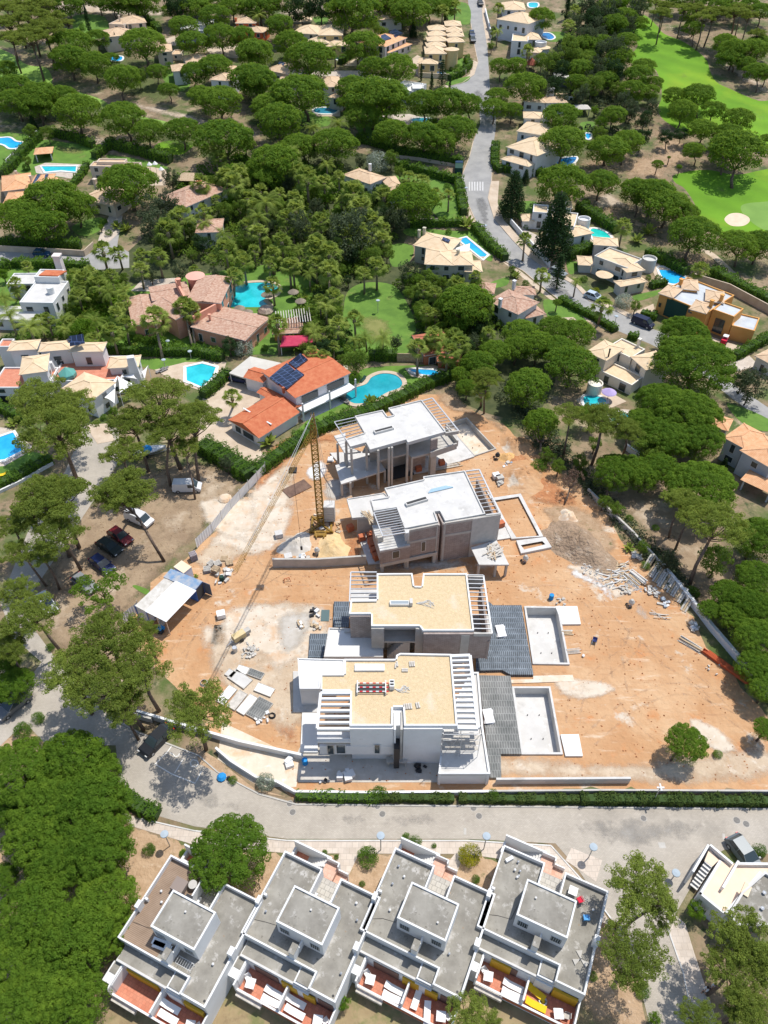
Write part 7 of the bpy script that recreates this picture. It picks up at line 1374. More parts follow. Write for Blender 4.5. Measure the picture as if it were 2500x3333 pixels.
o=thing('trestle','rusty steel trestle alone on the ramp earth','trestle',W(T8(262,568)),.4); MB().bar((-.5,-.3,0),(-.3,0,.6),.06).bar((-.5,.3,0),(-.3,0,.6),.06).bar((.5,-.3,0),(.3,0,.6),.06).bar((.5,.3,0),(.3,0,.6),.06).bar((-.4,0,.6),(.4,0,.6),.08).obj('frame',M_brick,o)
o=thing('white_rock','white rock lying on the dry earth below the big hedge','rock',W(T4(1430,1610))); rr=random.Random(5); MB().lathe((0,0,0),[(1.0,0),(1.1,.2),(.7,.5),(.1,.6)],9).obj('rock',M_pale,o)
o=thing('cone_rock','pale boulder beside the lagoon pool','rock',W(T5(128,425))); MB().lathe((0,0,0),[(1.5,0),(1.7,.5),(1.2,1.2),(.2,1.6)],9).obj('rock',multi('boulder',((.35,.26,.2),(.48,.38,.3),.8),[((.6,.5,.42),1,.6,.1)],bump=.15),o)
wall(T8,[(465,470),(620,445)],.35,.15,'perforated kerb piece lying behind the retaining wall',M_conc)
for i,(x,y,lb) in enumerate([(910,70,'timber trestle table in the shaded concrete yard')]):
    g=W(TB(960,x)); 
    o=thing('work_trestle',lb,'trestle',W(TB(960,70))); MB().box(-1.2,1.2,-.4,.4,.9,1.0).bar((-1,-.4,0),(-1,0,.9),.07).bar((1,-.4,0),(1,0,.9),.07).obj('table',M_woodg,o)
# ================================================================ TERRACE OF FOUR TOWN HOUSES
TR=-.427
towns=[]
def lounger(root_loc,rz,label,m=M_cloth,grp='sun loungers on the balconies'):
    o=thing('sun_lounger',label,'sun lounger',root_loc,rz,grp); MB().box(-.95,.35,-.3,.3,.28,.34).add([(.35,-.3,.34),(.95,-.3,.62),(.95,.3,.62),(.35,.3,.34),(.35,-.3,.28),(.95,-.3,.56),(.95,.3,.56),(.35,.3,.28)],[(0,1,2,3),(7,6,5,4),(0,4,5,1),(1,5,6,2),(2,6,7,3)]).obj('bed',m,o)
    for x in(-.85,.3):
        for y in(-.27,.27): MB().box(x-.025,x+.025,y-.025,y+.025,0,.28).obj('leg',M_frame,o)
def table(loc,rz,label,m=M_cloth,r=.42,chairs=None):
    o=thing('garden_table',label,'table',loc,rz,'garden tables on the balconies and roofs'); MB().box(-r,r,-r,r,.68,.72).obj('table_top',m,o)
    for x in(-r+.08,r-.08):
        for y in(-r+.08,r-.08): MB().box(x-.025,x+.025,y-.025,y+.025,0,.68).obj('leg',M_frame,o)
def chair(loc,rz,label,m=M_cloth):
    o=thing('garden_chair',label,'chair',loc,rz,'garden chairs on the balconies and roofs'); MB().box(-.24,.24,-.24,.24,.40,.44).obj('seat',m,o); MB().add([(-.24,-.24,.44),(-.24,.24,.44),(-.33,.22,.86),(-.33,-.22,.86),(-.28,-.24,.44),(-.28,.24,.44),(-.37,.22,.86),(-.37,-.22,.86)],[(0,1,2,3),(7,6,5,4),(0,3,7,4),(1,5,6,2),(2,6,7,3)]).obj('backrest',m,o); MB().box(-.24,.2,-.28,-.24,.6,.64).box(-.24,.2,.24,.28,.6,.64).obj('armrest',m,o)
    for x in(-.2,.2):
        for y in(-.2,.2): MB().box(x-.02,x+.02,y-.02,y+.02,0,.40).obj('leg',m,o)
def town(px,label,first=False,mirror_deck=False,yl=((2.0,3.6),(4.2,5.4))):
    o_=atz(px,6.8); o=thing('town_house',label,'house',(o_.x,o_.y,0),TR,'terraced white town houses'); W_=M_white; Rf=M_oldroof
    def b(name,m,*bx):
        mb=MB()
        for q in bx: mb.box(*q)
        return mb.obj(name,m,o)
    deck=M_deck if mirror_deck else Rf
    b('wall',W_,(-3,1.2,-5.05,3.05,-.5,3.9),(3.2,7.4,-6.4,3.0,-.5,3.9),(1.2,3.2,-5.05,0,-.5,3.9),(-2.4,3.2,-6.5,-5.05,-.5,3.35),(3.2,4.75,-6.62,-6.4,-.5,3.3))
    b('roof_deck',deck,(-2.85,1.05,-4.9,2.9,3.9,4.0)); b('roof_deck',Rf,(1.05,3.35,-4.9,.0,3.9,3.99),(3.35,7.25,-6.25,2.85,3.9,4.0)); b('roof_deck',Rf,(-2.3,4.7,-6.3,-5.1,3.95-.6,3.5))
    t=.17; z1=4.62
    b('parapet',W_,(-3,1.2,2.9,3.05,3.9,z1),(-3.0,-2.85,-5.05,2.9,3.9,z1),(1.05,1.2,.1,2.9,3.9,z1),(3.2,3.35,.1,2.85,3.9,z1),(3.2,7.4,2.85,3.0,3.9,z1),(7.22,7.4,-6.4,2.85,3.9,z1),(4.85,7.22,-6.4,-6.25,3.9,z1),(4.72,4.87,-6.4,-4.9,3.5,z1),(-2.85,4.72,-5.06,-4.92,3.5,z1),(-2.9,-2.5,-1.35,-1.15,3.9,z1))
    b('parapet',M_conc,(-2.3,4.72,-6.5,-6.32,3.5,3.66))
    b('entrance_court',M_stone,(1.2,3.2,.0,3.0,.5,2.6)); b('bench',W_,(1.25,1.5,.4,1.3,2.6,3.05)); b('bench',W_,(2.85,3.1,.3,1.2,2.6,3.05))
    b('penthouse_wall',W_,(0,4.7,-3.42,0,4.0,6.55)); b('penthouse_roof',Rf,(.16,4.54,-3.26,-.16,6.55,6.62)); b('penthouse_parapet',W_,(0,4.7,-.16,0,6.55,6.8),(0,4.7,-3.42,-3.26,6.55,6.8),(0,.16,-3.26,-.16,6.55,6.8),(4.54,4.7,-3.26,-.16,6.55,6.8))
    for x in(.25,3.35):
        f=b('window',M_frame,(x,x+1.05,-3.46,-3.4,4.75,5.9)); mb=MB().box(x+.06,x+.99,-3.475,-3.455,4.81,5.84); mb.obj('pane',M_glass,f); g=MB()
        for k in range(5): g.box(x+.1+k*.2,x+.12+k*.2,-3.50,-3.48,4.8,5.85)
        g.obj('grille',M_frame,f)
    b('chimney',W_,(2.05,2.6,-4.95,-4.1,3.9,5.9)); b('chimney_cap',Rf,(2.02,2.63,-4.98,-4.07,5.9,6.0)); b('screen_wall',W_,(2.5,2.64,-4.1,-3.42,3.9,5.3)); b('vent_chimney',W_,(7.0,7.5,-2.2,-1.5,3.9,5.4)); b('vent_chimney',W_,(-3.05,-2.65,-2.4,-1.7,3.9,5.2))
    b('side_wing_wall',W_,(-2.65,-1.55,-8.2,-6.5,-.5,3.1)); b('side_wing_roof',Rf,(-2.5,-1.75,-7.4,-6.0,3.1,3.16)); b('side_wing_wall',W_,(-1.75,-1.6,-8.7,-6.5,1.2,3.3))
    # balcony
    fl=M_redfloor if first else M_redfloor
    b('balcony_floor',fl,(-1.6,7.35,-8.55,-6.5,1.0,1.2)); b('balcony_base',W_,(-1.6,7.35,-8.45,-6.5,-.5,.99)); b('balcony_parapet',M_brick,(1.0,7.35,-8.62,-8.52,.9,1.75)); b('balcony_parapet',M_woodg,(-1.6,1.0,-9.0,-8.55,.9,1.35)); b('balcony_rail',W_,(-1.6,7.4,-8.66,-8.48,1.76,1.84))
    b('party_screen',W_,(2.62,2.78,-8.5,-6.5,1.2,2.9)); b('end_screen',W_,(7.25,7.4,-8.6,-6.4,-.5,2.6))
    for a_,c_ in yl: b('yellow_panel',M_mustard,(a_,c_,-6.66,-6.51 if a_<4.7 else -6.42,1.25,3.1))
    bs=mat('brown_shutter',(.16,.09,.07),(.2,.12,.09),2); b('shutter',bs,(-.9,1.6,-6.56,-6.505,1.25,3.0)); b('shutter',bs,(5.6,7.1,-6.46,-6.405,1.25,3.1))
    # north steps
    st=MB()
    for k in range(9): st.box(-1.55+k*.255,-1.295+k*.255,3.98,4.84,-.5,.5+k*.22)
    st.obj('steps',M_conc,o); b('landing',M_pinkfloor,(.75,2.05,3.05,4.6,-.5,2.4)); b('landing',M_pinkfloor,(2.05,3.15,3.05,4.3,-.5,1.6)); b('landing',M_redfloor,(-2.9,-1.55,3.98,4.84,-.5,.5)); b('stair_side',W_,(-3.0,.75,3.7,3.97,-.5,1.6))
    b('stair_wall',W_,(-3.15,1.1,4.85,5.02,-.5,2.7),(.75,2.05,4.6,4.72,-.5,3.1),(2.05,2.17,4.3,4.72,-.5,3.1),(2.17,3.2,4.3,4.42,-.5,2.3)); b('planter',W_,(-3.2,-2.95,3.7,4.84,-.5,1.3))
    rv=random.Random(len(towns)+3)
    for _ in range(3+len(towns)): x,y=rv.choice(((rv.uniform(-2.4,-.4),rv.uniform(-3,2.4)),(rv.uniform(5.1,6.8),rv.uniform(-4.5,2.2)))); MB().lathe((x,y,3.99),[(.07,0),(.07,.3),(.12,.31),(.02,.38)],8).obj('vent_pipe',M_metal if rv.random()<.5 else M_white,o)
    x=rv.uniform(.6,3.6); MB().lathe((x,rv.uniform(-2.6,-.6),6.62),[(.06,0),(.06,.22),(.1,.24)],8).obj('vent_pipe',M_conc,o); MB().tube([(-2.8,-4+rv.random(),4.02),(-1.5,-3.2,4.02),(-.3,-3.0,4.02),(-.1,-1.6,4.02)],.02,4).obj('cable',M_black,o)
    MB().box(1.5,2.5,-.08,.0+.02,2.6,3.6).obj('entrance_door',M_woodg,o); MB().lathe((6.9,-5.9,3.995),[(.12,0),(.12,.02)],10).obj('roof_drain',M_black,o)
    towns.append(o); return o
t1=town(TA(1100,868),'town house at the far left with brown decked roof terrace',True,True,((-1.2,2.2),(5.0,7.0)))
t2=town(TB(310,840),'town house second from the left, beside the round pine, with stained grey roof')
t3=town(TB(1055,818),'town house third from the left, between the yellow flowering bush and the small round shrub')
t4=town(TC(130,800),'town house at the right of the four, with red chair on its roof',False,False,((-.9,1.0),(4.9,7.1)))
def on(t,x,y,z):
    ca,sa=math.cos(TR),math.sin(TR); l=t.location; return Vector((l.x+x*ca-y*sa,l.y+x*sa+y*ca,z))
pos=['far left town house','second town house','third town house','fourth town house']
for i,t in enumerate(towns):
    n=pos[i]
    if i: 
        lounger(on(t,1.6,-7.4,1.2),TR+math.pi,'white lounger nearest the wall on the left balcony half of the '+n); lounger(on(t,1.7,-8.1,1.2),TR+math.pi+.05,'white lounger beside the railing on the left balcony half of the '+n); table(on(t,-.7,-7.7,1.2),TR+.2,'white table on the left balcony half of the '+n); chair(on(t,-1.1,-7.4,1.2),TR-.6,'white chair beside the table on the left balcony half of the '+n)
    if i<3:
        lounger(on(t,3.7,-7.2,1.2),TR+(math.pi if i<2 else 1.6),'white lounger nearest the screen on the right balcony half of the '+n); lounger(on(t,4.0 if i<2 else 5.0,-7.95,1.2),TR+(math.pi if i<2 else 1.9),'second sun lounger on the right balcony half of the '+n); table(on(t,6.2,-7.7,1.2),TR+.3,'white table on the right balcony half of the '+n); chair(on(t,6.75,-7.4,1.2),TR+2.6,'white chair beside the table on the right balcony half of the '+n)
my=mat('yellow_cloth',(.75,.50,.02)); rd=mat('red_plastic',(.55,.02,.05)); t=towns[3]
lounger(on(t,3.6,-7.0,1.2),TR+2.9,'yellow covered sun lounger nearest the screen, fourth town house',my); lounger(on(t,3.9,-8.0,1.2),TR+math.pi,'yellow covered sun lounger beside the railing, fourth town house',my); table(on(t,5.9,-7.9,1.2),TR+.4,'white hexagonal table on the right balcony half, fourth town house'); chair(on(t,6.6,-7.7,1.2),TR+3.3,'brown woven chair on the right balcony half, fourth town house',M_woodg)
o=thing('inflatable_ring','grey inflatable ring with yellow cushion between yellow sun loungers','pool toy',on(t,4.4,-7.4,1.2)); MB().tube([(.32*math.cos(k*.5236),.32*math.sin(k*.5236),.12) for k in range(13)],.11,8).obj('ring',M_metal,o,smooth=True); MB().lathe((0,0,.03),[(.2,0),(.2,.1),(.02,.14)],12).obj('cushion',my,o)
table(on(t,4.3,1.6,4.0),TR,'small white table beside the red chair on the fourth roof',r=.4); chair(on(t,5.1,1.2,4.0),TR+2.4,'red plastic chair on the fourth town house roof',rd); chair(on(t,6.0,-.1,4.0),TR+2,'blue and white chair on the fourth town house roof',mat('blue_plastic',(.10,.32,.62)))
o=thing('sunshade_base','grey winged sunshade base on the fourth roof corner','parasol base',on(t,6.4,-3.6,4.0)); MB().add([(0,0,.1),(.3,.7,.1),(-.3,.7,.1),(0,0,.1),(.7,-.3,.1),(.3,-.7,.1),(0,0,.12),(-.6,-.5,.12),(-.75,0,.12)],[(0,1,2),(3,4,5),(6,7,8)]).tube([(0,0,0),(0,0,.5)],.05,8).obj('base',M_concd,o)
o=thing('roof_box','white box lying on the fourth roof corner','box',on(t,-2.1,2.1,4.0),TR+.9); MB().box(-.4,.4,-.16,.16,0,.35).obj('box',M_white,o)
t=towns[0]
o=thing('covered_grill','brown covered square table on the brown decked terrace','table',on(t,-.5,1.0,4.0),TR); MB().box(-.65,.65,-.6,.6,0,.85).obj('cover',mat('taupe_cover',(.25,.20,.17)),o)
o=thing('round_table','grey round two part table on the brown decked terrace','table',on(t,.6,1.6,4.0),TR); MB().lathe((0,0,.0),[(.25,0),(.05,.1),(.05,.6),(.42,.62),(.42,.68)],18).obj('table',M_concd,o)
table(on(t,.95,.35,4.0),TR,'dark glass table on the brown decked terrace',M_black,r=.35); chair(on(t,1.0*0+.2,.3,4.0),TR,'dark chair beside the dark glass table',M_black)
for k in range(2): lounger(on(t,.9+.2*k,-3.75-.2*k,4.0+.0),TR+.1,['folded white lounger under the far left penthouse','folded white lounger frame beside the other on brown decking'][k])
o=thing('drying_rack','white wire drying rack on the far left grey roof','drying rack',on(t,3.9,-4.3,4.0),TR); mb=MB()
for k in range(8): mb.bar((-.8+k*.23,-.3,.85),(-.8+k*.23,.3,.85),.02)
mb.bar((-.8,-.3,.85),(.8,-.3,.85),.03).bar((-.8,.3,.85),(.8,.3,.85),.03); mb.obj('rack',M_frame,o)
for x,y in((-.7,-.3),(.7,-.3),(-.7,.3),(.7,.3)): MB().bar((x,y,0),(x*.7,y,.85),.03).obj('leg',M_frame,o)
# --- white building with outside stairs at the right
KC=K(2150,2700,4.74)
bz=2.6; v=Site('white house with open stairs and peach terrace beside the parked grey car',KC,(1100,900),0); v.root['group']='white houses along the brick lane'; v.root.name='stair_house'; v.root['category']='house'; del v.root['group']
v.slab([(595,980),(900,470),(1100,540),(1200,500),(1659,560),(1659,720),(1590,670),(1240,960),(1000,1290)],bz,.25,M_peach,'terrace_floor'); 
for a_,b_,z1_ in (((595,985),(980,1300),3.1),((910,465),(595,985),3.1),((760,245),(1110,540),3.1),((520,660),(760,245),3.1),((1190,470),(950,880),3.4),((1190,540),(1700,545),3.1)):
    v.wall(a_,b_,z1_,-.4,z1_,M_white,th=.22,inset=0 if a_[0]>1000 or 1 else 0)
st=MB()
for k in range(8):
    a_=v.p(690-k*32,480+k*50,2.4-k*.27); b_=v.p(800-k*32,570+k*50,2.4-k*.27); st.bar(a_,b_,.36,.12)
st.obj('steps',M_bwhite,v.root); v.slab([(740,330),(760,300),(900,470),(800,570),(680,480)],2.5,.2,M_peach,'landing'); v.slab([(900,500),(1050,590),(1000,680),(820,640)],2.55,.2,M_peach,'landing'); v.slab([(820,640),(990,690),(900,870),(760,790)],2.4,.2,M_bwhite,'steps')
v.slab([(1590,665),(1900,850),(1900,1500),(1150,1500),(1040,1300),(1240,975)],4.0,.3,M_oldroof,'roof',par=.35,pm=M_conc,pw=.2); v.wall((1040,1300),(1590,665),4.0,-.4,3.8,M_white); v.wall((980,1300),(1000,1420),3,-.4,3,M_white)
v.slab([(1310,800),(1410,890),(1350,1045),(1235,970)],4.2,.3,M_creamfloor,'porch_roof')
for x,y in((1600,975),(1570,1215)): a_=v.p(x,y,4.2); MB().lathe((a_.x,a_.y,4.0),[(.12,0),(.12,.25),(.18,.27),(.02,.33)],10).obj('vent_pipe',M_metal,v.root)
# ================================================================ STREET LAMPS, MANHOLES, VEHICLES
for hx,hy,bx,by,lb in ():
    pass
def lamp(top,base,label):
    b_=W(base); lo,hi=1,9
    for _ in range(30):
        m_=(lo+hi)/2; d=b_+Vector((0,0,m_)); 
        zc=d.y*cT+(H-d.z)*sT; yy=CY-F*(d.y*sT-(H-d.z)*cT)/zc
        if yy>top[1]: lo=m_
        else: hi=m_
    o=thing('street_lamp',label,'street lamp',b_,0,'street lamps with pale disc heads'); MB().tube([(0,0,0),(0,0,lo-.2)],.055,8).obj('post',M_concd,o); MB().lathe((0,0,lo-.25),[(.08,0),(.3,.06),(.3,.12),(.42,.14),(.40,.24),(.05,.3)],18).obj('lamp_head',mat('pale_blue_shade',(.36,.42,.46)),o)
kA=K(300,2700,3.016)
lamp(kA(705,42),kA(765,162),'street lamp between the oval shrub and the far left town house'); lamp(TB(862,525),TB(858,618),'street lamp beside the small round shrub between two town houses'); lamp(TB(1532,528),TB(1512,612),'street lamp behind the yellow flowering bush'); lamp(TC(552,597),TC(518,668),'street lamp on the paved corner right of the fourth town house'); lamp(TC(1082,762),TC(1050,800),'street lamp beside the white stair house')
lamp(T5(838,345),T5(840,425),'green lamp post on the big lawn')
lamp(T4(1066,602),T4(1075,650),'garden lamp below the salmon villa'); lamp(T4(1205,668),T4(1215,715),'garden lamp at the green screened fence'); lamp(T4(1040,722),T4(1050,772),'garden lamp left of the hexagonal pool'); lamp(T6(695,445),T6(680,515),'street lamp across the road from the dark blue people carrier'); lamp(T2(1405,1190),T2(1395,1275),'street lamp beside the zebra crossing'); lamp(T2(1520,1430),T2(1518,1480),'street lamp beside the bend of the estate road')
for i,(T,x,y,r) in enumerate([(TB,280,323,.32),(TB,298,378,.32),(TB,836,340,.32),(TB,868,390,.32),(TB,1447,352,.32),(TB,1482,403,.32),(TC,868,417,.3),(TC,1460,430,.35),(TC,1520,453,.33)]):
    g=W(T(x,y)); o=thing('manhole_cover',None,'manhole cover',(g.x,g.y,.022),0,'manhole covers in the brick lane'); MB().lathe((0,0,0),[(r,0),(r,.012)],20).obj('cover',mat('cast_iron_cover',(.15,.14,.13),(.22,.21,.19),6),o); MB().lathe((0,0,.0),[(r+.04,0),(r+.04,.008)],20).obj('ring',M_concd,o); post(o,'round manhole cover',T(x,y))
for T,x,y,rz,lb in ((TB,1393,500,1.5,'narrow drain grate above the yellow flowering bush'),(TC,1377,535,1.3,'narrow drain grate left of the parked grey car'),(TC,985,588,0,'square metal cover in the middle of the lane')):
    g=W(T(x,y)); o=thing('drain_grate',lb,'drain',(g.x,g.y,.022),rz); MB().box(-.35,.35,-.13 if 'narrow' in lb else -.3,.13 if 'narrow' in lb else .3,0,.012).obj('grate',M_concd,o)
mk=[W((1675*0+x,y)) for x,y in ((505,2490),(610,2540),(680,2450))]
def line(T,pts,wd,label_name='road_marking'):
    p=[W(T(*q)) for q in pts]; mb=MB()
    for a,b in zip(p,p[1:]): d=(b-a).normalized(); s=Vector((d.y,-d.x,0))*wd/2; mb.add([a-s+Vector((0,0,.026)),b-s+Vector((0,0,.026)),b+s+Vector((0,0,.026)),a+s+Vector((0,0,.026))],[(0,3,2,1)])
    o=mb.obj(label_name,M_bwhite); o['kind']='structure'
line(TA,[(990,75),(1090,135),(1240,195),(1280,120)],.12); line(TA,[(985,75),(1060,0),(1090,-40)],.12); line(TA,[(1110,130),(1165,40)],.1)
line(TA,[(1080,0),(1100,10),(1115,25),(1135,20),(1140,5)],.1); line(TA,[(1210,60),(1225,45),(1250,50),(1262,70),(1245,90),(1215,85),(1210,60)],.1)
wh=(.75,.75,.75); 
car(T4(1195,1550),T4(1290,1548),wh,'white delivery van parked on the dry earth below the pines','van',4.4); car(T7(890,190),T7(970,225),wh,'white delivery van beside the red car','van',4.5)
car(T7(770,300),T7(835,345),(.30,.01,.02),'red car parked between the white van and the dark green car'); car(T7(702,368),T7(770,410),(.01,.03,.025),'dark green car parked beside the red car'); car(T7(655,478),T7(710,520),(.01,.03,.16),'blue car half under the low spreading pine'); car(T7(545,600),T7(610,650),(.45,.47,.48),'silver car mostly hidden by the low spreading pine'); car(T7(305,725),T7(330,765),wh,'white car poking out below the left pines')
car(T7(95,1370),T7(20,1430),(.30,.31,.32),'silver grey hatchback on the brick lane at the left edge'); car(T7(1000,1595),T7(945,1650),(.03,.035,.045),'dark grey car under the loose pine beside the parking bays'); car(TC(1500,660),TC(1560,740),(.22,.26,.28),'grey hatchback beside the white stair house',L=4.2)
car(T4(270,62),T4(330,66),(.03,.14,.3),'blue jeep in the shade on the left road','car',3.8); car(T6(550,338),T6(610,362),(.5,.6,.7),'white and blue car parked opposite the old terracotta villa'); car(T6(860,505),T6(920,530),(.01,.02,.08),'dark blue people carrier in front of the orange modern villa','van',4.6); car(T6(320,182),T6(370,205),(.45,.5,.52),'silver blue car on the road beside the araucaria')
car(T2(1490,32),T2(1500,60),(.02,.02,.03),'black car at the very top of the estate road'); car(T2(1437,228),T2(1444,260),(.02,.06,.18),'blue car, upper one of the pair by the yellow row houses'); car(T2(1443,262),T2(1450,300),(.2,.22,.25),'grey car, lower one of the pair by the yellow row houses')
car(T2(740,358),T2(700,350),(.03,.03,.04),'dark car on the concrete drive left of the yellow row'); car(T2(395,520),T2(440,530),(.04,.05,.07),'dark car in the shade behind the tan hip roofed house'); car(T4(1530,858),T4(1590,870),(.02,.05,.2),'blue car under the tan carport canopy')
# lorry
g=W(T2(1352,1100)); o=thing('small_lorry','dark green small lorry parked beside the road above the zebra crossing','lorry',g,R(85)); MB().box(-2.6,1.0,-1,1,.8,2.2).obj('load_bed',M_dgreen,o); MB().box(1.1,2.6,-1,1,.6,2.3).obj('cab',mat('navy_cab',(.02,.05,.10)),o); MB().box(2.61,2.63,-.85,.85,1.5,2.15).obj('windscreen',M_glass,o)
for x in(-1.7,1.8):
    for s_ in(-1,1): MB().tube([(x,s_*.95-.12,.45),(x,s_*.95+.12,.45)],.45,12).obj('wheel',M_black,o)
# boat on trailer
g=W(T4(955,1325)); o=thing('motor_boat','white motor boat with blue cover on a trailer under the pines','boat',g,R(20)); n=9; vs=[]
for i in range(n):
    t=i/(n-1); x=-2.6+5.4*t; w_=.95*(1-max(0,t-.45)**2*3.0); w_=max(.03,w_); z=.95+.25*t*t; vs+=[(x,-w_,z),(x,-w_*.55,.45+.3*t*t),(x,0,.3+.45*t*t),(x,w_*.55,.45+.3*t*t),(x,w_,z)]
fs=[(i*5+k,i*5+k+1,i*5+k+6,i*5+k+5) for i in range(n-1) for k in range(4)]+[(0,1,2,3,4)]; MB().add(vs,fs).obj('hull',M_white,o); MB().prism([(x,y) for x,y in((-2.5,-.88),(.8,-.85),(2.2,-.4),(2.7,0),(2.2,.4),(.8,.85),(-2.5,.88))],.96,1.06).obj('deck',M_white,o); MB().lathe((-.3,0,1.0),[(.85,0),(.8,.5),(.3,.8),(.02,.85)],8).obj('cover',bl,o)
MB().bar((-2.4,-.5,.35),(1.6,-.5,.35),.08).bar((-2.4,.5,.35),(1.6,.5,.35),.08).bar((1.6,-.5,.35),(3.4,0,.35),.08).bar((1.6,.5,.35),(3.4,0,.35),.08).obj('trailer',M_metal,o)
for s_ in(-1,1): MB().tube([(-.6,s_*.85-.08,.3),(-.6,s_*.85+.08,.3)],.3,12).obj('wheel',M_black,o)
# excavator-like loader at the orange villa
g=W(T6(1375,620)); o=thing('mini_loader','small red and white loader in front of the orange modern villa','machine',g,1.0); MB().box(-.9,.9,-.5,.5,.35,1.1).obj('body',rd,o); MB().box(-.2,.9,-.5,.5,1.5,1.6).bar((-.1,-.4,1.1),(-.1,-.4,1.5),.06).bar((-.1,.4,1.1),(-.1,.4,1.5),.06).bar((.8,-.4,1.1),(.8,-.4,1.5),.06).bar((.8,.4,1.1),(.8,.4,1.5),.06).obj('cab_roof',M_white,o)
for x in(-.6,.6):
    for s_ in(-1,1): MB().tube([(x,s_*.55-.1,.3),(x,s_*.55+.1,.3)],.3,12).obj('wheel',M_black,o)
# white cross shaped sign pole on the street wall
o=thing('cross_arm_pole','white cross armed pole above the clipped lane hedge','pole',W(TC(928,310))); MB().tube([(0,0,0),(0,0,3.2)],.05,8).obj('post',M_metal,o); MB().box(-.4,.4,-.08,.08,3.2,3.32).box(-.08,.08,-.4,.4,3.325,3.4).obj('cross_arm',M_white,o)
# loungers near pools
for i,(T,x,y,rz,lb) in enumerate([(T5,745,858,1.1,'green lounger at the top of the kidney shaped pool'),(T5,612,930,1.4,'green lounger left of the kidney shaped pool'),(T5,612,975,-.4,'grey lounger, upper of three at the kidney shaped pool'),(T5,620,985,-.5,'grey lounger, middle of three at the kidney shaped pool'),(T5,632,998,-.5,'grey lounger, lowest of three at the kidney shaped pool'),(T4,1020,800,.8,'brown lounger left of the hexagonal pool'),(T4,1045,795,.8,'brown lounger nearest the hexagonal pool'),(T4,10,1465,.3,'yellow lounger on the lawn at the left edge')]):
    lounger(W(T(x,y)),rz,lb,{0:M_dgreen,1:M_dgreen}.get(i,mat('grey_canvas',(.22,.21,.2)) if i<7 else my),'sun loungers beside the pools')
o=thing('outdoor_jacuzzi','small round black fire bowl table beside the red tiled villa','table',W(T5(585,800))); MB().lathe((0,0,0),[(.5,0),(.55,.5),(.9,.55),(.9,.65),(.6,.6)],16).obj('table',M_black,o)
o=thing('picnic_table','brown picnic table with benches behind the red tiled wing','table',W(T5(392,1022)),R(40)); MB().box(-1.1,1.1,-.4,.4,.7,.78).obj('table_top',M_wood,o); MB().box(-1.1,1.1,-.85,-.55,.42,.48).obj('bench',M_wood,o); MB().box(-1.1,1.1,.55,.85,.42,.48).obj('bench',M_wood,o); MB().box(-.9,-.8,-.7,.7,0,.69).box(.8,.9,-.7,.7,0,.69).obj('leg',M_wood,o)
# two people on the footway bottom right
def person(p,rz,label,top,bot,hair):
    g=W(p); o=thing('person',label,'person',g,rz); me=bpy.data.meshes.new('body'); V=[(0,0,.95),(0,0,1.2),(0,0,1.42),(0,0,1.52),(0,.02,1.68),(-.1,0,.9),(-.12,.08,.5),(-.12,-.02,.06),(-.12,.12,.03),(.1,0,.9),(.12,-.12,.5),(.12,-.22,.08),(.12,-.08,.03),(-.19,0,1.4),(-.25,-.05,1.12),(-.24,.1,.9),(.19,0,1.4),(.25,.05,1.12),(.24,.15,.92)]
    E_=[(0,1),(1,2),(2,3),(3,4),(0,5),(5,6),(6,7),(7,8),(0,9),(9,10),(10,11),(11,12),(2,13),(13,14),(14,15),(2,16),(16,17),(17,18)]
    me.from_pydata(V,E_,[]); b_=bpy.data.objects.new('body',me); C.objects.link(b_); b_.parent=o; b_.modifiers.new('s','SKIN')
    rad=[.14,.13,.14,.06,.1,.1,.07,.045,.04,.1,.07,.045,.04,.06,.045,.035,.06,.045,.035]
    for i_,r_ in enumerate(rad): me.skin_vertices[0].data[i_].radius=(r_,r_)
    me.skin_vertices[0].data[0].use_root=True; me.materials.append(mat('skin',(.45,.27,.19))); s_=b_.modifiers.new('u','SUBSURF'); s_.levels=1; s_.render_levels=1
    MB().lathe((0,0,.93),[(.17,0),(.18,.15),(.2,.42),(.14,.54),(.07,.58)],12).obj('shirt',top,o); MB().lathe((-.11,.02,.45),[(.09,0),(.12,.5)],10).lathe((.11,-.06,.45),[(.09,0),(.12,.5)],10).obj('trousers',bot,o); MB().lathe((0,0,1.66),[(.10,0),(.125,.08),(.1,.15),(.02,.18)],12).obj('hair',hair,o)
person(TC(1243,1525),.5,'person in white shirt walking on the shaded footway, left of two',M_white,M_black,mat('dark_hair',(.03,.02,.015))); person(TC(1290,1505),.6,'person in pale shirt walking on the shaded footway, right of two',M_frame,mat('blue_trousers',(.05,.07,.15)),mat('brown_hair',(.10,.06,.03)))
o=thing('round_hedge_bench','blue bags beside the small rounded shrub near the ramp','bags',W(TA(1410,160))); MB().lathe((0,0,0),[(.5,0),(.55,.25),(.3,.5),(.05,.55)],9).obj('bag',bl,o); MB().lathe((.8,-.1,0),[(.2,0),(.22,.3),(.1,.5)],9).obj('bin_bag',M_black,o)
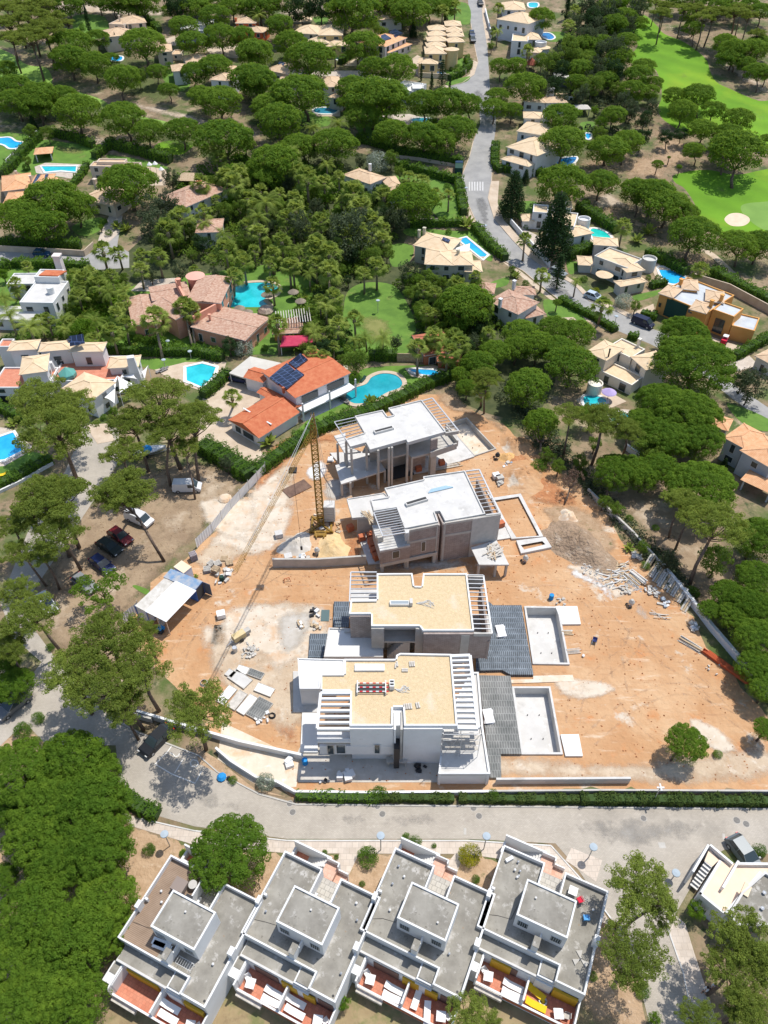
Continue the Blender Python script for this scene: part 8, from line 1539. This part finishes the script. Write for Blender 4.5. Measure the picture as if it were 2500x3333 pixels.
# ================================================================ TREES
trees(T1,'''U 40 440 150;U 90 560 250;U 250 625 260;U 90 650 240;U 230 670 230;U 400 610 190;U 500 720 300;U 780 760 300;U 945 840 215;U 1160 830 235;U 1420 890 380;U 785 500 235 790 640;U 1400 650 290;U 1285 620 190;U 1370 430 240;U 910 285 290;U 1000 460 140;U 450 285 260;U 440 380 250;U 600 415 220;U 620 250 160;O 90 60 220;O 60 160 190;O 200 110 220;O 290 190 230;O 190 250 260;O 80 250 180;O 330 130 190;O 430 150 100;O 250 40 200;U 1095 70 140;U 1240 50 190;U 1368 105 205;U 1165 175 190;U 1230 275 220;U 1400 240 230;U 1540 235 190;U 1600 340 190;U 1600 500 280;U 1240 470 190;U 1070 572 135 1088 655;
U 1478 1110 195;U 1600 1100 160;U 820 1180 370;U 150 1380 330;U 330 1290 380;U 490 1320 260;U 260 1430 320;U 1640 690 110;U 870 20 170;U 620 5 150;U 730 15 120;U 1200 -10 230;U 500 -10 180;U 1420 10 150;B 190 830 100;B 300 840 100;G 960 1340 230;G 1060 1300 190;G 1000 1450 260;G 1085 1130 130;C 555 130 36;C 738 270 22;S 525 175 45;F 1640 100 80;P 1590 90 70;U 1560 60 120;T 740 1430 90;T 800 1450 110;S 690 1480 50;S 660 1410 50;L 640 1440 40;U 700 380 120;B 880 480 120;S 1075 430 70;F 1370 960 130;P 1400 1010 100;B 170 1020 70;S 300 975 60;S 165 1065 50;N 210 790 60;S 1140 340 20''')
trees(T2,'''U 60 340 270;U 215 165 205;U 285 280 210;U 410 385 310;U 690 80 350;U 600 60 200;U 1050 85 270;U 745 300 260 715 410;U 810 440 200;U 960 440 260;U 340 600 370 400 770;U 80 530 250;U 160 670 230;U 215 775 310;U 680 560 220;U 830 640 400;U 740 740 240;U 900 650 260;U 1130 665 230;U 1280 660 270;U 1410 670 200;U 930 845 250 970 950;U 1120 870 270;U 1230 900 220;U 1330 835 260;U 340 930 240 375 1030;U 570 920 290;U 190 1040 330;U 125 1130 220;U 1060 1290 330;U 0 920 130;U 1620 425 150;U 160 30 140;K 400 75 80;B 480 90 60;B 60 40 150;
B 700 1240 220;K 860 1240 180;W 840 1030 150;B 920 1000 110;G 730 1020 90;G 950 1400 170;G 350 1430 220;G 670 1480 330;G 560 1440 170;G 780 1420 200;G 130 1430 150;B 980 1090 90;C 1180 552 34;C 1297 547 22;C 1115 465 22;C 1275 70 34;N 742 1120 46;P 1035 1135 95 1030 1230;P 1120 1160 95 1115 1250;P 1205 1240 90 1205 1300;P 1290 1240 80 1285 1345;S 1280 1185 50;P 1250 75 80;P 1330 50 80;P 1605 60 75;A 1250 470 80;N 1065 200 60;F 470 290 90;F 565 310 80;F 590 790 110;F 430 810 90;U 1580 690 170;U 1600 620 160;B 1560 290 60;B 1570 200 50;S 1350 440 60;S 1305 440 30;G 1385 415 30;F 1600 200 60;S 610 380 50;T 1405 1430 150;T 1350 1400 90;S 1290 1470 45;B 840 200 140;L 1180 780 90;U 620 650 100''')
trees(T3,'''U 60 420 155;U 120 555 270;U 35 700 130;U 212 125 190 212 230;U 342 755 255;U 362 905 290 330 1080;U 640 960 270 620 1050;U 770 905 210 725 1050;U 350 1180 350;U 600 1165 220;U 820 1220 220 815 1380;U 930 1240 300;U 1010 1310 300;U 1110 1360 220;U 1190 1495 340 1130 1659;U 1470 1560 280;U 1620 1560 260;U 1460 965 350 1430 1195;U 1390 935 210 1360 1110;U 1405 850 190;U 1240 830 190 1225 910;U 1470 760 200;U 1312 700 165 1280 790;U 1215 605 215 1205 750;U 1065 612 145;U 1115 710 190;U 870 430 160;U 830 490 200;U 940 530 120;U 800 580 180;U 910 590 130;U 680 735 165;U 670 450 120 665 540;U 842 150 110 800 230;U 770 95 120 740 190;U 1185 180 130 1178 300;O 1250 120 150;O 1330 90 170 1250 300;O 1440 90 170 1430 210;O 1490 60 120;U 1440 330 210;U 1560 320 220;U 1610 290 190;U 1380 275 170;U 1520 410 130;U 1590 460 170 1580 590;U 1650 470 130;U 1650 880 80;O 1590 220 120;U 1420 370 170 1432 460;
U 958 1045 75 940 1110;U 1185 960 150 1190 1050;K 1010 870 110 1010 950;K 1105 850 110 1100 910;U 1095 1060 40;U 1030 1000 26;G 560 120 140;K 660 110 140;G 500 250 170;U 600 280 170;B 400 330 170;G 300 370 150;B 480 380 150;G 700 330 190;U 760 260 150;B 600 60 120;U 680 180 130;G 740 640 130;G 790 690 130;G 930 680 120;K 880 750 110;G 530 510 120;L 600 780 100;K 860 870 130;B 590 850 110;B 700 560 110;B 650 400 110;U 560 330 130;B 220 380 110;N 310 1470 270;N 40 1260 190;N 120 1130 60;P 392 170 85;P 112 1530 95 100 1659;P 430 80 80;P 130 330 80;C 388 30 40;S 500 1290 60;T 900 1470 130;T 830 1520 110;P 740 1440 100;S 440 1580 60;Y 40 1040 90;S 20 950 60;B 620 990 80;L 780 30 130;B 880 20 120;O 950 20 80;O 1000 40 110;O 1130 60 130;O 1210 60 120;U 700 30 120;G 160 300 70;L 560 700 60;S 120 1440 40;B 440 600 70''')
trees(T4,'''P 655 40 130 680 140;P 755 55 100 780 150;P 895 155 100 915 275;P 533 210 130 560 330;P 500 325 110 530 430;P 985 475 160 1035 725;P 1170 390 130 1225 660;P 1215 420 120 1240 650;P 800 500 115 825 640;P 710 550 130;P 100 250 100 115 330;P 170 130 70;F 60 440 130;F 190 520 170;P 1490 200 120 1490 320;P 1550 110 110;P 1475 965 110 1480 1025;P 300 470 90;T 75 1115 100;P 620 250 120;F 690 300 110;B 640 200 100;T 590 420 110;T 540 410 90;L 515 540 200;B 620 330 90;F 600 480 110;K 1460 625 120;W 1548 655 130;K 1540 600 60;
O 240 990 390;O 440 1040 330 440 1180;O 370 1210 520 482 1470;O 1000 985 430 1150 1420;O 1240 1110 340 1265 1512;O 850 1150 320;O 1090 1180 320 1085 1525;O 780 1320 290;O 1180 1290 200 1240 1612;O 790 1560 400 930 1600;O 370 1600 430;P 250 480 90;T 1290 590 70;T 1350 650 80;S 880 590 70;S 930 600 60;T 960 600 60;S 1000 570 50;T 1400 690 70;S 620 640 40;T 850 620 60;S 780 720 40;S 830 715 40;L 20 180 80;F 150 640 60;B 420 240 60;F 20 330 110;F 110 300 60;B 560 590 50;T 300 440 90;T 350 470 80;L 720 1050 70;S 660 1090 50;S 1560 1420 90;G 1440 1380 120;S 1380 1330 80''')
trees(T5,'''U 1400 380 360;U 1300 400 200;U 1500 420 150;G 1030 170 180;P 530 170 150 535 380;P 440 60 120;P 170 255 110 185 380;P 200 495 130 215 690;P 585 510 130 590 640;P 690 470 115 700 600;F 870 590 110 872 690;F 760 590 90 770 670;F 690 600 90;P 1090 650 120 1090 830;P 1200 585 120 1185 720;P 1330 580 110;P 300 130 110;P 1495 935 120 1495 1020;T 140 1240 150;B 700 730 180;L 690 820 80;K 500 650 150;B 560 420 140;P 560 330 120;F 510 390 110;G 950 610 110;K 1390 640 150;G 1450 610 120;P 1130 280 110;P 1200 310 100;B 1120 400 130;P 1150 430 100;B 1050 300 120;K 640 560 100;F 430 560 100;B 1250 520 100;P 1540 560 90;S 120 650 50;S 60 620 40;F 280 150 80;P 160 60 90;B 1180 160 110;P 720 620 70;U 1480 760 230;U 1580 680 220;U 1380 820 150;O 1530 850 200;U 1400 900 130;T 790 980 120;F 430 520 80;S 380 580 40''')
trees(T6,'''U 90 560 230;U 300 530 230;U 440 560 240;U 60 650 200;U 200 640 240;U 410 760 330;U 330 660 250;U 130 900 310;V 1120 575 320;V 1190 750 520;V 980 990 330;V 1140 1060 420;V 1220 1230 320;V 1010 1220 330;V 870 1120 240;O 400 1080 210 360 1340;U 215 1130 240 210 1380;O 620 1110 330;O 740 1180 260 730 1350;V 680 1440 280 610 1640;U 870 1470 220;V 1230 1540 440;G 1560 880 240;K 1500 850 150;P 605 390 130 580 500;P 222 190 100 210 290;P 1225 160 110 1225 200;A 330 170 120;R 420 1480 140 360 1650;U 320 360 60;W 745 355 120;B 820 380 80;S 960 200 40;S 490 210 50;S 450 220 40;T 790 200 60;Y 560 290 60;S 200 1400 110;B 260 1330 120;B 330 1400 110;B 470 1370 120;S 480 1450 60;B 560 1250 110;U 520 1080 170;G 780 110 70;S 900 200 40;S 850 700 30;N 1380 1390 60;L 1180 1400 90;F 440 230 60;T 60 180 80;S 120 240 50;S 520 30 60;L 760 90 60;B 30 150 60''')
trees(T7,'''O 330 70 470;O 210 150 260;O 760 40 340 1045 445;O 370 290 350 515 500;O 80 230 210;O 110 400 230 295 600;O 270 420 200;Q 650 640 420 700 765;O 110 650 260;O 180 810 370 415 1045;O 60 1000 260;V 100 1230 240;O 700 960 470;O 480 1150 430;O 880 1120 430;O 660 1270 420 915 1515;O 790 1370 300;O 1270 1420 440 1310 1640;V 30 1100 200;S 145 1520 120;S 240 1440 90;S 320 990 60;T 1240 520 40;O 930 900 170''')
trees(TA,'''V 470 60 460;V 130 130 480;V 300 330 460;V 560 330 500;V 250 560 430;V 600 620 480;V 380 700 420;V 660 960 430;V 220 1030 500;V 480 1200 520;V 130 1330 430;V 330 1480 480;V 140 1620 460;V 480 1580 420;V 40 380 260;V 20 800 200;V 690 1130 330;V 1460 640 500;S 945 615 85;S 1480 175 60;S 1165 640 50;T 1160 620 60;S 30 940 50;V 640 130 300;V 690 480 320''')
trees(TB,'''O 1400 1670 290;Y 1425 650 150;S 775 665 140;W 125 185 125;L 620 1590 100;S 850 265 110;S 740 832 40;S 575 665 35;S 500 635 40;S 1195 590 35;S 1460 805 60;S 1570 270 90;O 1550 1720 160;S 1080 560 80;S 1020 535 60''')
trees(TC,'''O 850 870 450 690 1110;O 790 1300 430 700 1440;O 960 1000 260 740 1120;O 1490 1180 420;O 1420 1400 360;O 1600 1350 300;O 1560 1620 330;O 1220 1700 260;L 940 1690 100;S 870 1510 100;L 1205 1000 130;S 550 1420 60;S 1600 620 95;O 1480 1620 250;L 1600 1620 80;S 1340 10 60''')
trees(T9,'''V 1140 1600 270 1040 1710;O 1330 220 400 1160 590;O 1180 130 260;O 1100 60 240;V 1600 300 350;V 1590 560 300;V 1520 720 270;V 1290 750 150;V 1440 790 220;V 1590 930 320;V 1570 1110 240;V 1640 1250 220;V 1400 650 220;G 1020 440 170;B 860 350 100;T 780 345 90;B 1330 440 240;S 945 230 50;B 700 110 110;S 780 170 50;B 620 60 110;V 1640 750 260;V 1640 1510 160;V 1640 1100 200;S 880 470 60;S 1180 640 90''')
# jungle of palms and leafy trees between the estates
jr_=random.Random(21)
def inside(x,y,pl):
    c=False; n=len(pl)
    for i in range(n):
        a,b=pl[i],pl[i-1]
        if (a[1]>y)!=(b[1]>y) and x<(b[0]-a[0])*(y-a[1])/(b[1]-a[1])+a[0]: c=not c
    return c
zones=[([(440,850),(590,690),(800,560),(1000,480),(1150,560),(1260,620),(1290,720),(1260,880),(1120,920),(1000,900),(900,880),(760,890),(640,900),(480,910)],85,'PPPFBKGPBP',26,62,84),([(640,600),(800,560),(930,620),(1080,640),(1100,700),(900,720),(700,680)],26,'PBPLPT',30,55,70),([(250,880),(420,900),(400,1000),(330,1100),(240,1120),(200,1050)],44,'PFBTPTB',22,42,56),([(1000,1170),(1130,1180),(1080,1120),(1080,950),(980,960)],30,'BPKTB',26,42,58),([(1340,900),(1560,900),(1600,1030),(1470,1150),(1380,1130)],30,'BPKBU',30,60,70),([(1930,0),(2090,0),(2040,150),(2010,260),(1860,330),(1740,290),(1830,120)],34,'GBUKG',40,75,75),([(560,0),(1480,0),(1480,30),(560,30)],14,'UUK',60,90,80),([(0,0),(500,0),(500,20),(0,20)],6,'U',60,90,80),([(2000,0),(2500,0),(2500,60),(2100,50)],10,'OUU',50,80,70),([(2050,1400),(2200,1500),(2250,1600),(2000,1560)],4,'BU',70,110,90)]
def undergrowth(poly,n,label,m,sz=.3,hmax=2.2,seed=3):
    r=random.Random(seed); xs=[p[0] for p in poly]; ys=[p[1] for p in poly]; mb=MB(); k=0
    while k<n:
        x,y=r.uniform(min(xs),max(xs)),r.uniform(min(ys),max(ys))
        if not inside(x,y,poly): continue
        k+=1; g=W((x,y)); q=r.uniform(.6,1.5); tufts(mb,(g.x,g.y,g.z+hmax*.25),q,hmax*r.uniform(.3,.8),46,sz,r,up=-.1,jit=.6)
    o=mb.obj('undergrowth',m); o['kind']='stuff'; o['label']=label
undergrowth([(440,850),(590,690),(800,560),(1000,480),(1150,560),(1260,620),(1290,720),(1260,900),(1120,925),(1090,930),(1000,905),(880,880),(760,890),(640,850),(520,830)],620,'dense undergrowth below the palms in the central garden belt',L_broad,seed=3)
undergrowth([(560,600),(720,520),(900,520),(1100,560),(1180,640),(1100,700),(840,640),(640,690)],260,'undergrowth right of the mottled tile mansion',L_hedge,seed=4)
undergrowth([(220,880),(300,890),(410,930),(400,1000),(370,1050),(300,1110),(220,1120),(190,1050),(240,960)],260,'lush planting between the cubist villa and the salmon villa',L_bright,.26,1.8,5)
undergrowth([(960,1170),(1130,1185),(1180,1170),(1110,1110),(1110,960),(1060,930),(960,950),(940,1100)],150,'planting along the left side of the big lawn',L_broad,.24,1.8,6)
undergrowth([(1290,930),(1420,900),(1580,960),(1640,1050),(1560,1200),(1450,1200),(1380,1120),(1350,1010)],260,'planting right of the big lawn',L_broad,.26,2,7)
undergrowth([(1650,1240),(1850,1450),(1975,1620),(2130,1790),(2200,1850),(2260,1960),(2200,1930),(2090,1800),(1950,1640),(1760,1460),(1620,1290)],170,'low scrub along the right hand site boundary',L_grey,.2,1.1,8)
undergrowth([(1830,0),(2020,0),(2040,150),(2010,300),(2120,440),(2020,520),(1900,440),(1740,290),(1830,120)],200,'scrub between the houses and the upper fairway',L_grey,.34,1.8,9)
undergrowth([(0,1140),(160,1100),(300,1110),(330,1090),(420,1120),(640,1150),(640,1130),(400,1090),(150,1080),(0,1100)],70,'planting behind the white octagonal villa',L_hedge,.22,1.3,10)
placed=[]
for pl_,n_,codes,w0,w1,dmin in zones:
    xs=[p[0] for p in pl_]; ys=[p[1] for p in pl_]; k=0; tries=0
    while k<n_ and tries<4000:
        tries+=1; x=jr_.uniform(min(xs),max(xs)); y=jr_.uniform(min(ys),max(ys))
        if not inside(x,y,pl_): continue
        if any((x-a)**2+(1.6*(y-b))**2<(dmin*.62)**2 for a,b in placed): continue
        placed.append((x,y)); tree(jr_.choice(codes),(x,y),jr_.uniform(w0,w1)*1.3); k+=1
# ================================================================ LABELS from the nearest landmark
LMK=[('the tall cypress',285,66),('the beige roof terrace house',400,80),('the curved terrace beige house',545,175),('the long grey pergola',790,230),('the red orange house',790,80),('the long beige flat roofed house',370,540),('the slanted chimney house',315,620),('the round roof opening villa',110,600),('the mottled tile mansion',660,640),('the turquoise deck pool',190,552),('the far left kidney pool',35,465),('the small blue pool top left',375,192),
('the cream hip roofed house',990,95),('the pink solar roofed house',1270,150),('the yellow row houses',1440,130),('the round tower house',1450,180),('the arched porch house',1265,60),('the tan villa with water heaters',925,230),('the dark blue pool',1055,362),('the white flat roofed villa',1325,282),('the pyramid roofed house',1200,575),('the big beige many roofed villa',1480,850),('the zebra crossing',1550,605),('the bend of the estate road',1620,760),('the white terrace among pines',1310,382),
('the round dark blue pool',1780,120),('the white cubic house',1720,140),('the red conical gazebo',1730,205),('the flat white roofed shed',1835,250),('the scalloped roof villa',1780,335),('the arched stepped villa',1740,400),('the bougainvillea house',1710,480),('the deep blue pool',1850,525),('the spiral step villa',1800,720),('the green pool',1955,765),('the sand bunker',2400,715),('the putting green',2460,700),('the upper fairway',2250,200),('the fairway bend',2400,430),('the reddish track',2110,530),('the bright blue curved pool',2190,900),('the grey beige terrace villa',2000,870),('the orange modern villa',2330,1010),('the lilac parasol',1985,1275),('the cream round stair villa',2030,1160),('the old terracotta villa',1690,980),('the blue grey orange tiled villa',2450,1500),('the half hidden pool',2015,1360),
('the white cubist villa',130,930),('the salmon villa',600,960),('the lagoon pool',830,960),('the crimson gazebo tent',970,1110),('the white octagonal villa',240,1200),('the hexagonal pool',655,1220),('the left edge blue pool',40,1460),('the red tiled villa',940,1260),('the kidney shaped pool',1220,1260),('the big lawn',1230,1000),('the faded red tin roof',1430,1110),('the spa pool',1390,1210),('the timber pergola',950,1020),('the blue jeep',138,832),('the tan carport canopy',800,1200),
('the rearmost unfinished villa',1290,1400),('the tower crane',1045,1650),('the brick infill villa',1370,1620),('the dry leafless tree',1865,1570),('the brown earth mound',1890,1790),('the broken planks',2010,1880),('the orange pipe stack',2360,2170),('the upper pool shell',1770,2070),('the lower pool shell',1740,2350),('the lone site pine',2240,2440),('the white delivery van by the hedge',612,1592),('the red car',395,1750),('the motor boat',490,1470),('the blue container',590,1890),('the white lean to roof',555,1960),('the silver grey hatchback',50,2300),('the dark grey car',512,2410),('the parking bays',590,2490),('the shuttering panels',800,2260),('the ramp wall',860,2400),('the front white villa',1270,2330),('the street wall',1300,2590),
('the far left town house',600,3000),('the second town house',1000,3000),('the third town house',1400,3000),('the fourth town house',1800,3000),('the oval shrub street lamp',535,2710),('the white stair house',2340,2900),('the parked grey hatchback',2410,2770),('the two walking people',2290,3220),('the curved garden steps',60,2950),('the cross armed pole',2125,2590)]
def far(i,p): return (LMK[i][1]-p[0])**2+(LMK[i][2]-p[1])**2
buck={}
for o,desc,x,y in POST:
    i=min(range(len(LMK)),key=lambda k:far(k,(x,y))); nm,lx,ly=LMK[i]; dx,dy=x-lx,y-ly
    if abs(dx)<.45*abs(dy): d='above' if dy<0 else 'below'
    elif abs(dy)<.45*abs(dx): d='left of' if dx<0 else 'right of'
    else: d=('upper' if dy<0 else 'lower')+(' left of' if dx<0 else ' right of')
    buck.setdefault((desc,d,nm),[]).append((math.hypot(dx,dy),o))
ordn=['nearest','second nearest','third nearest','fourth nearest','fifth nearest','sixth nearest','seventh nearest','eighth nearest','ninth nearest','tenth nearest']
for (desc,d,nm),l in buck.items():
    l.sort(key=lambda t:t[0])
    for k,(_,o) in enumerate(l): o['label']=f'{desc} {d} {nm}'+('' if len(l)==1 else f', {ordn[min(k,9)]}')
print('trees',len(POST),'objects',len(bpy.data.objects))
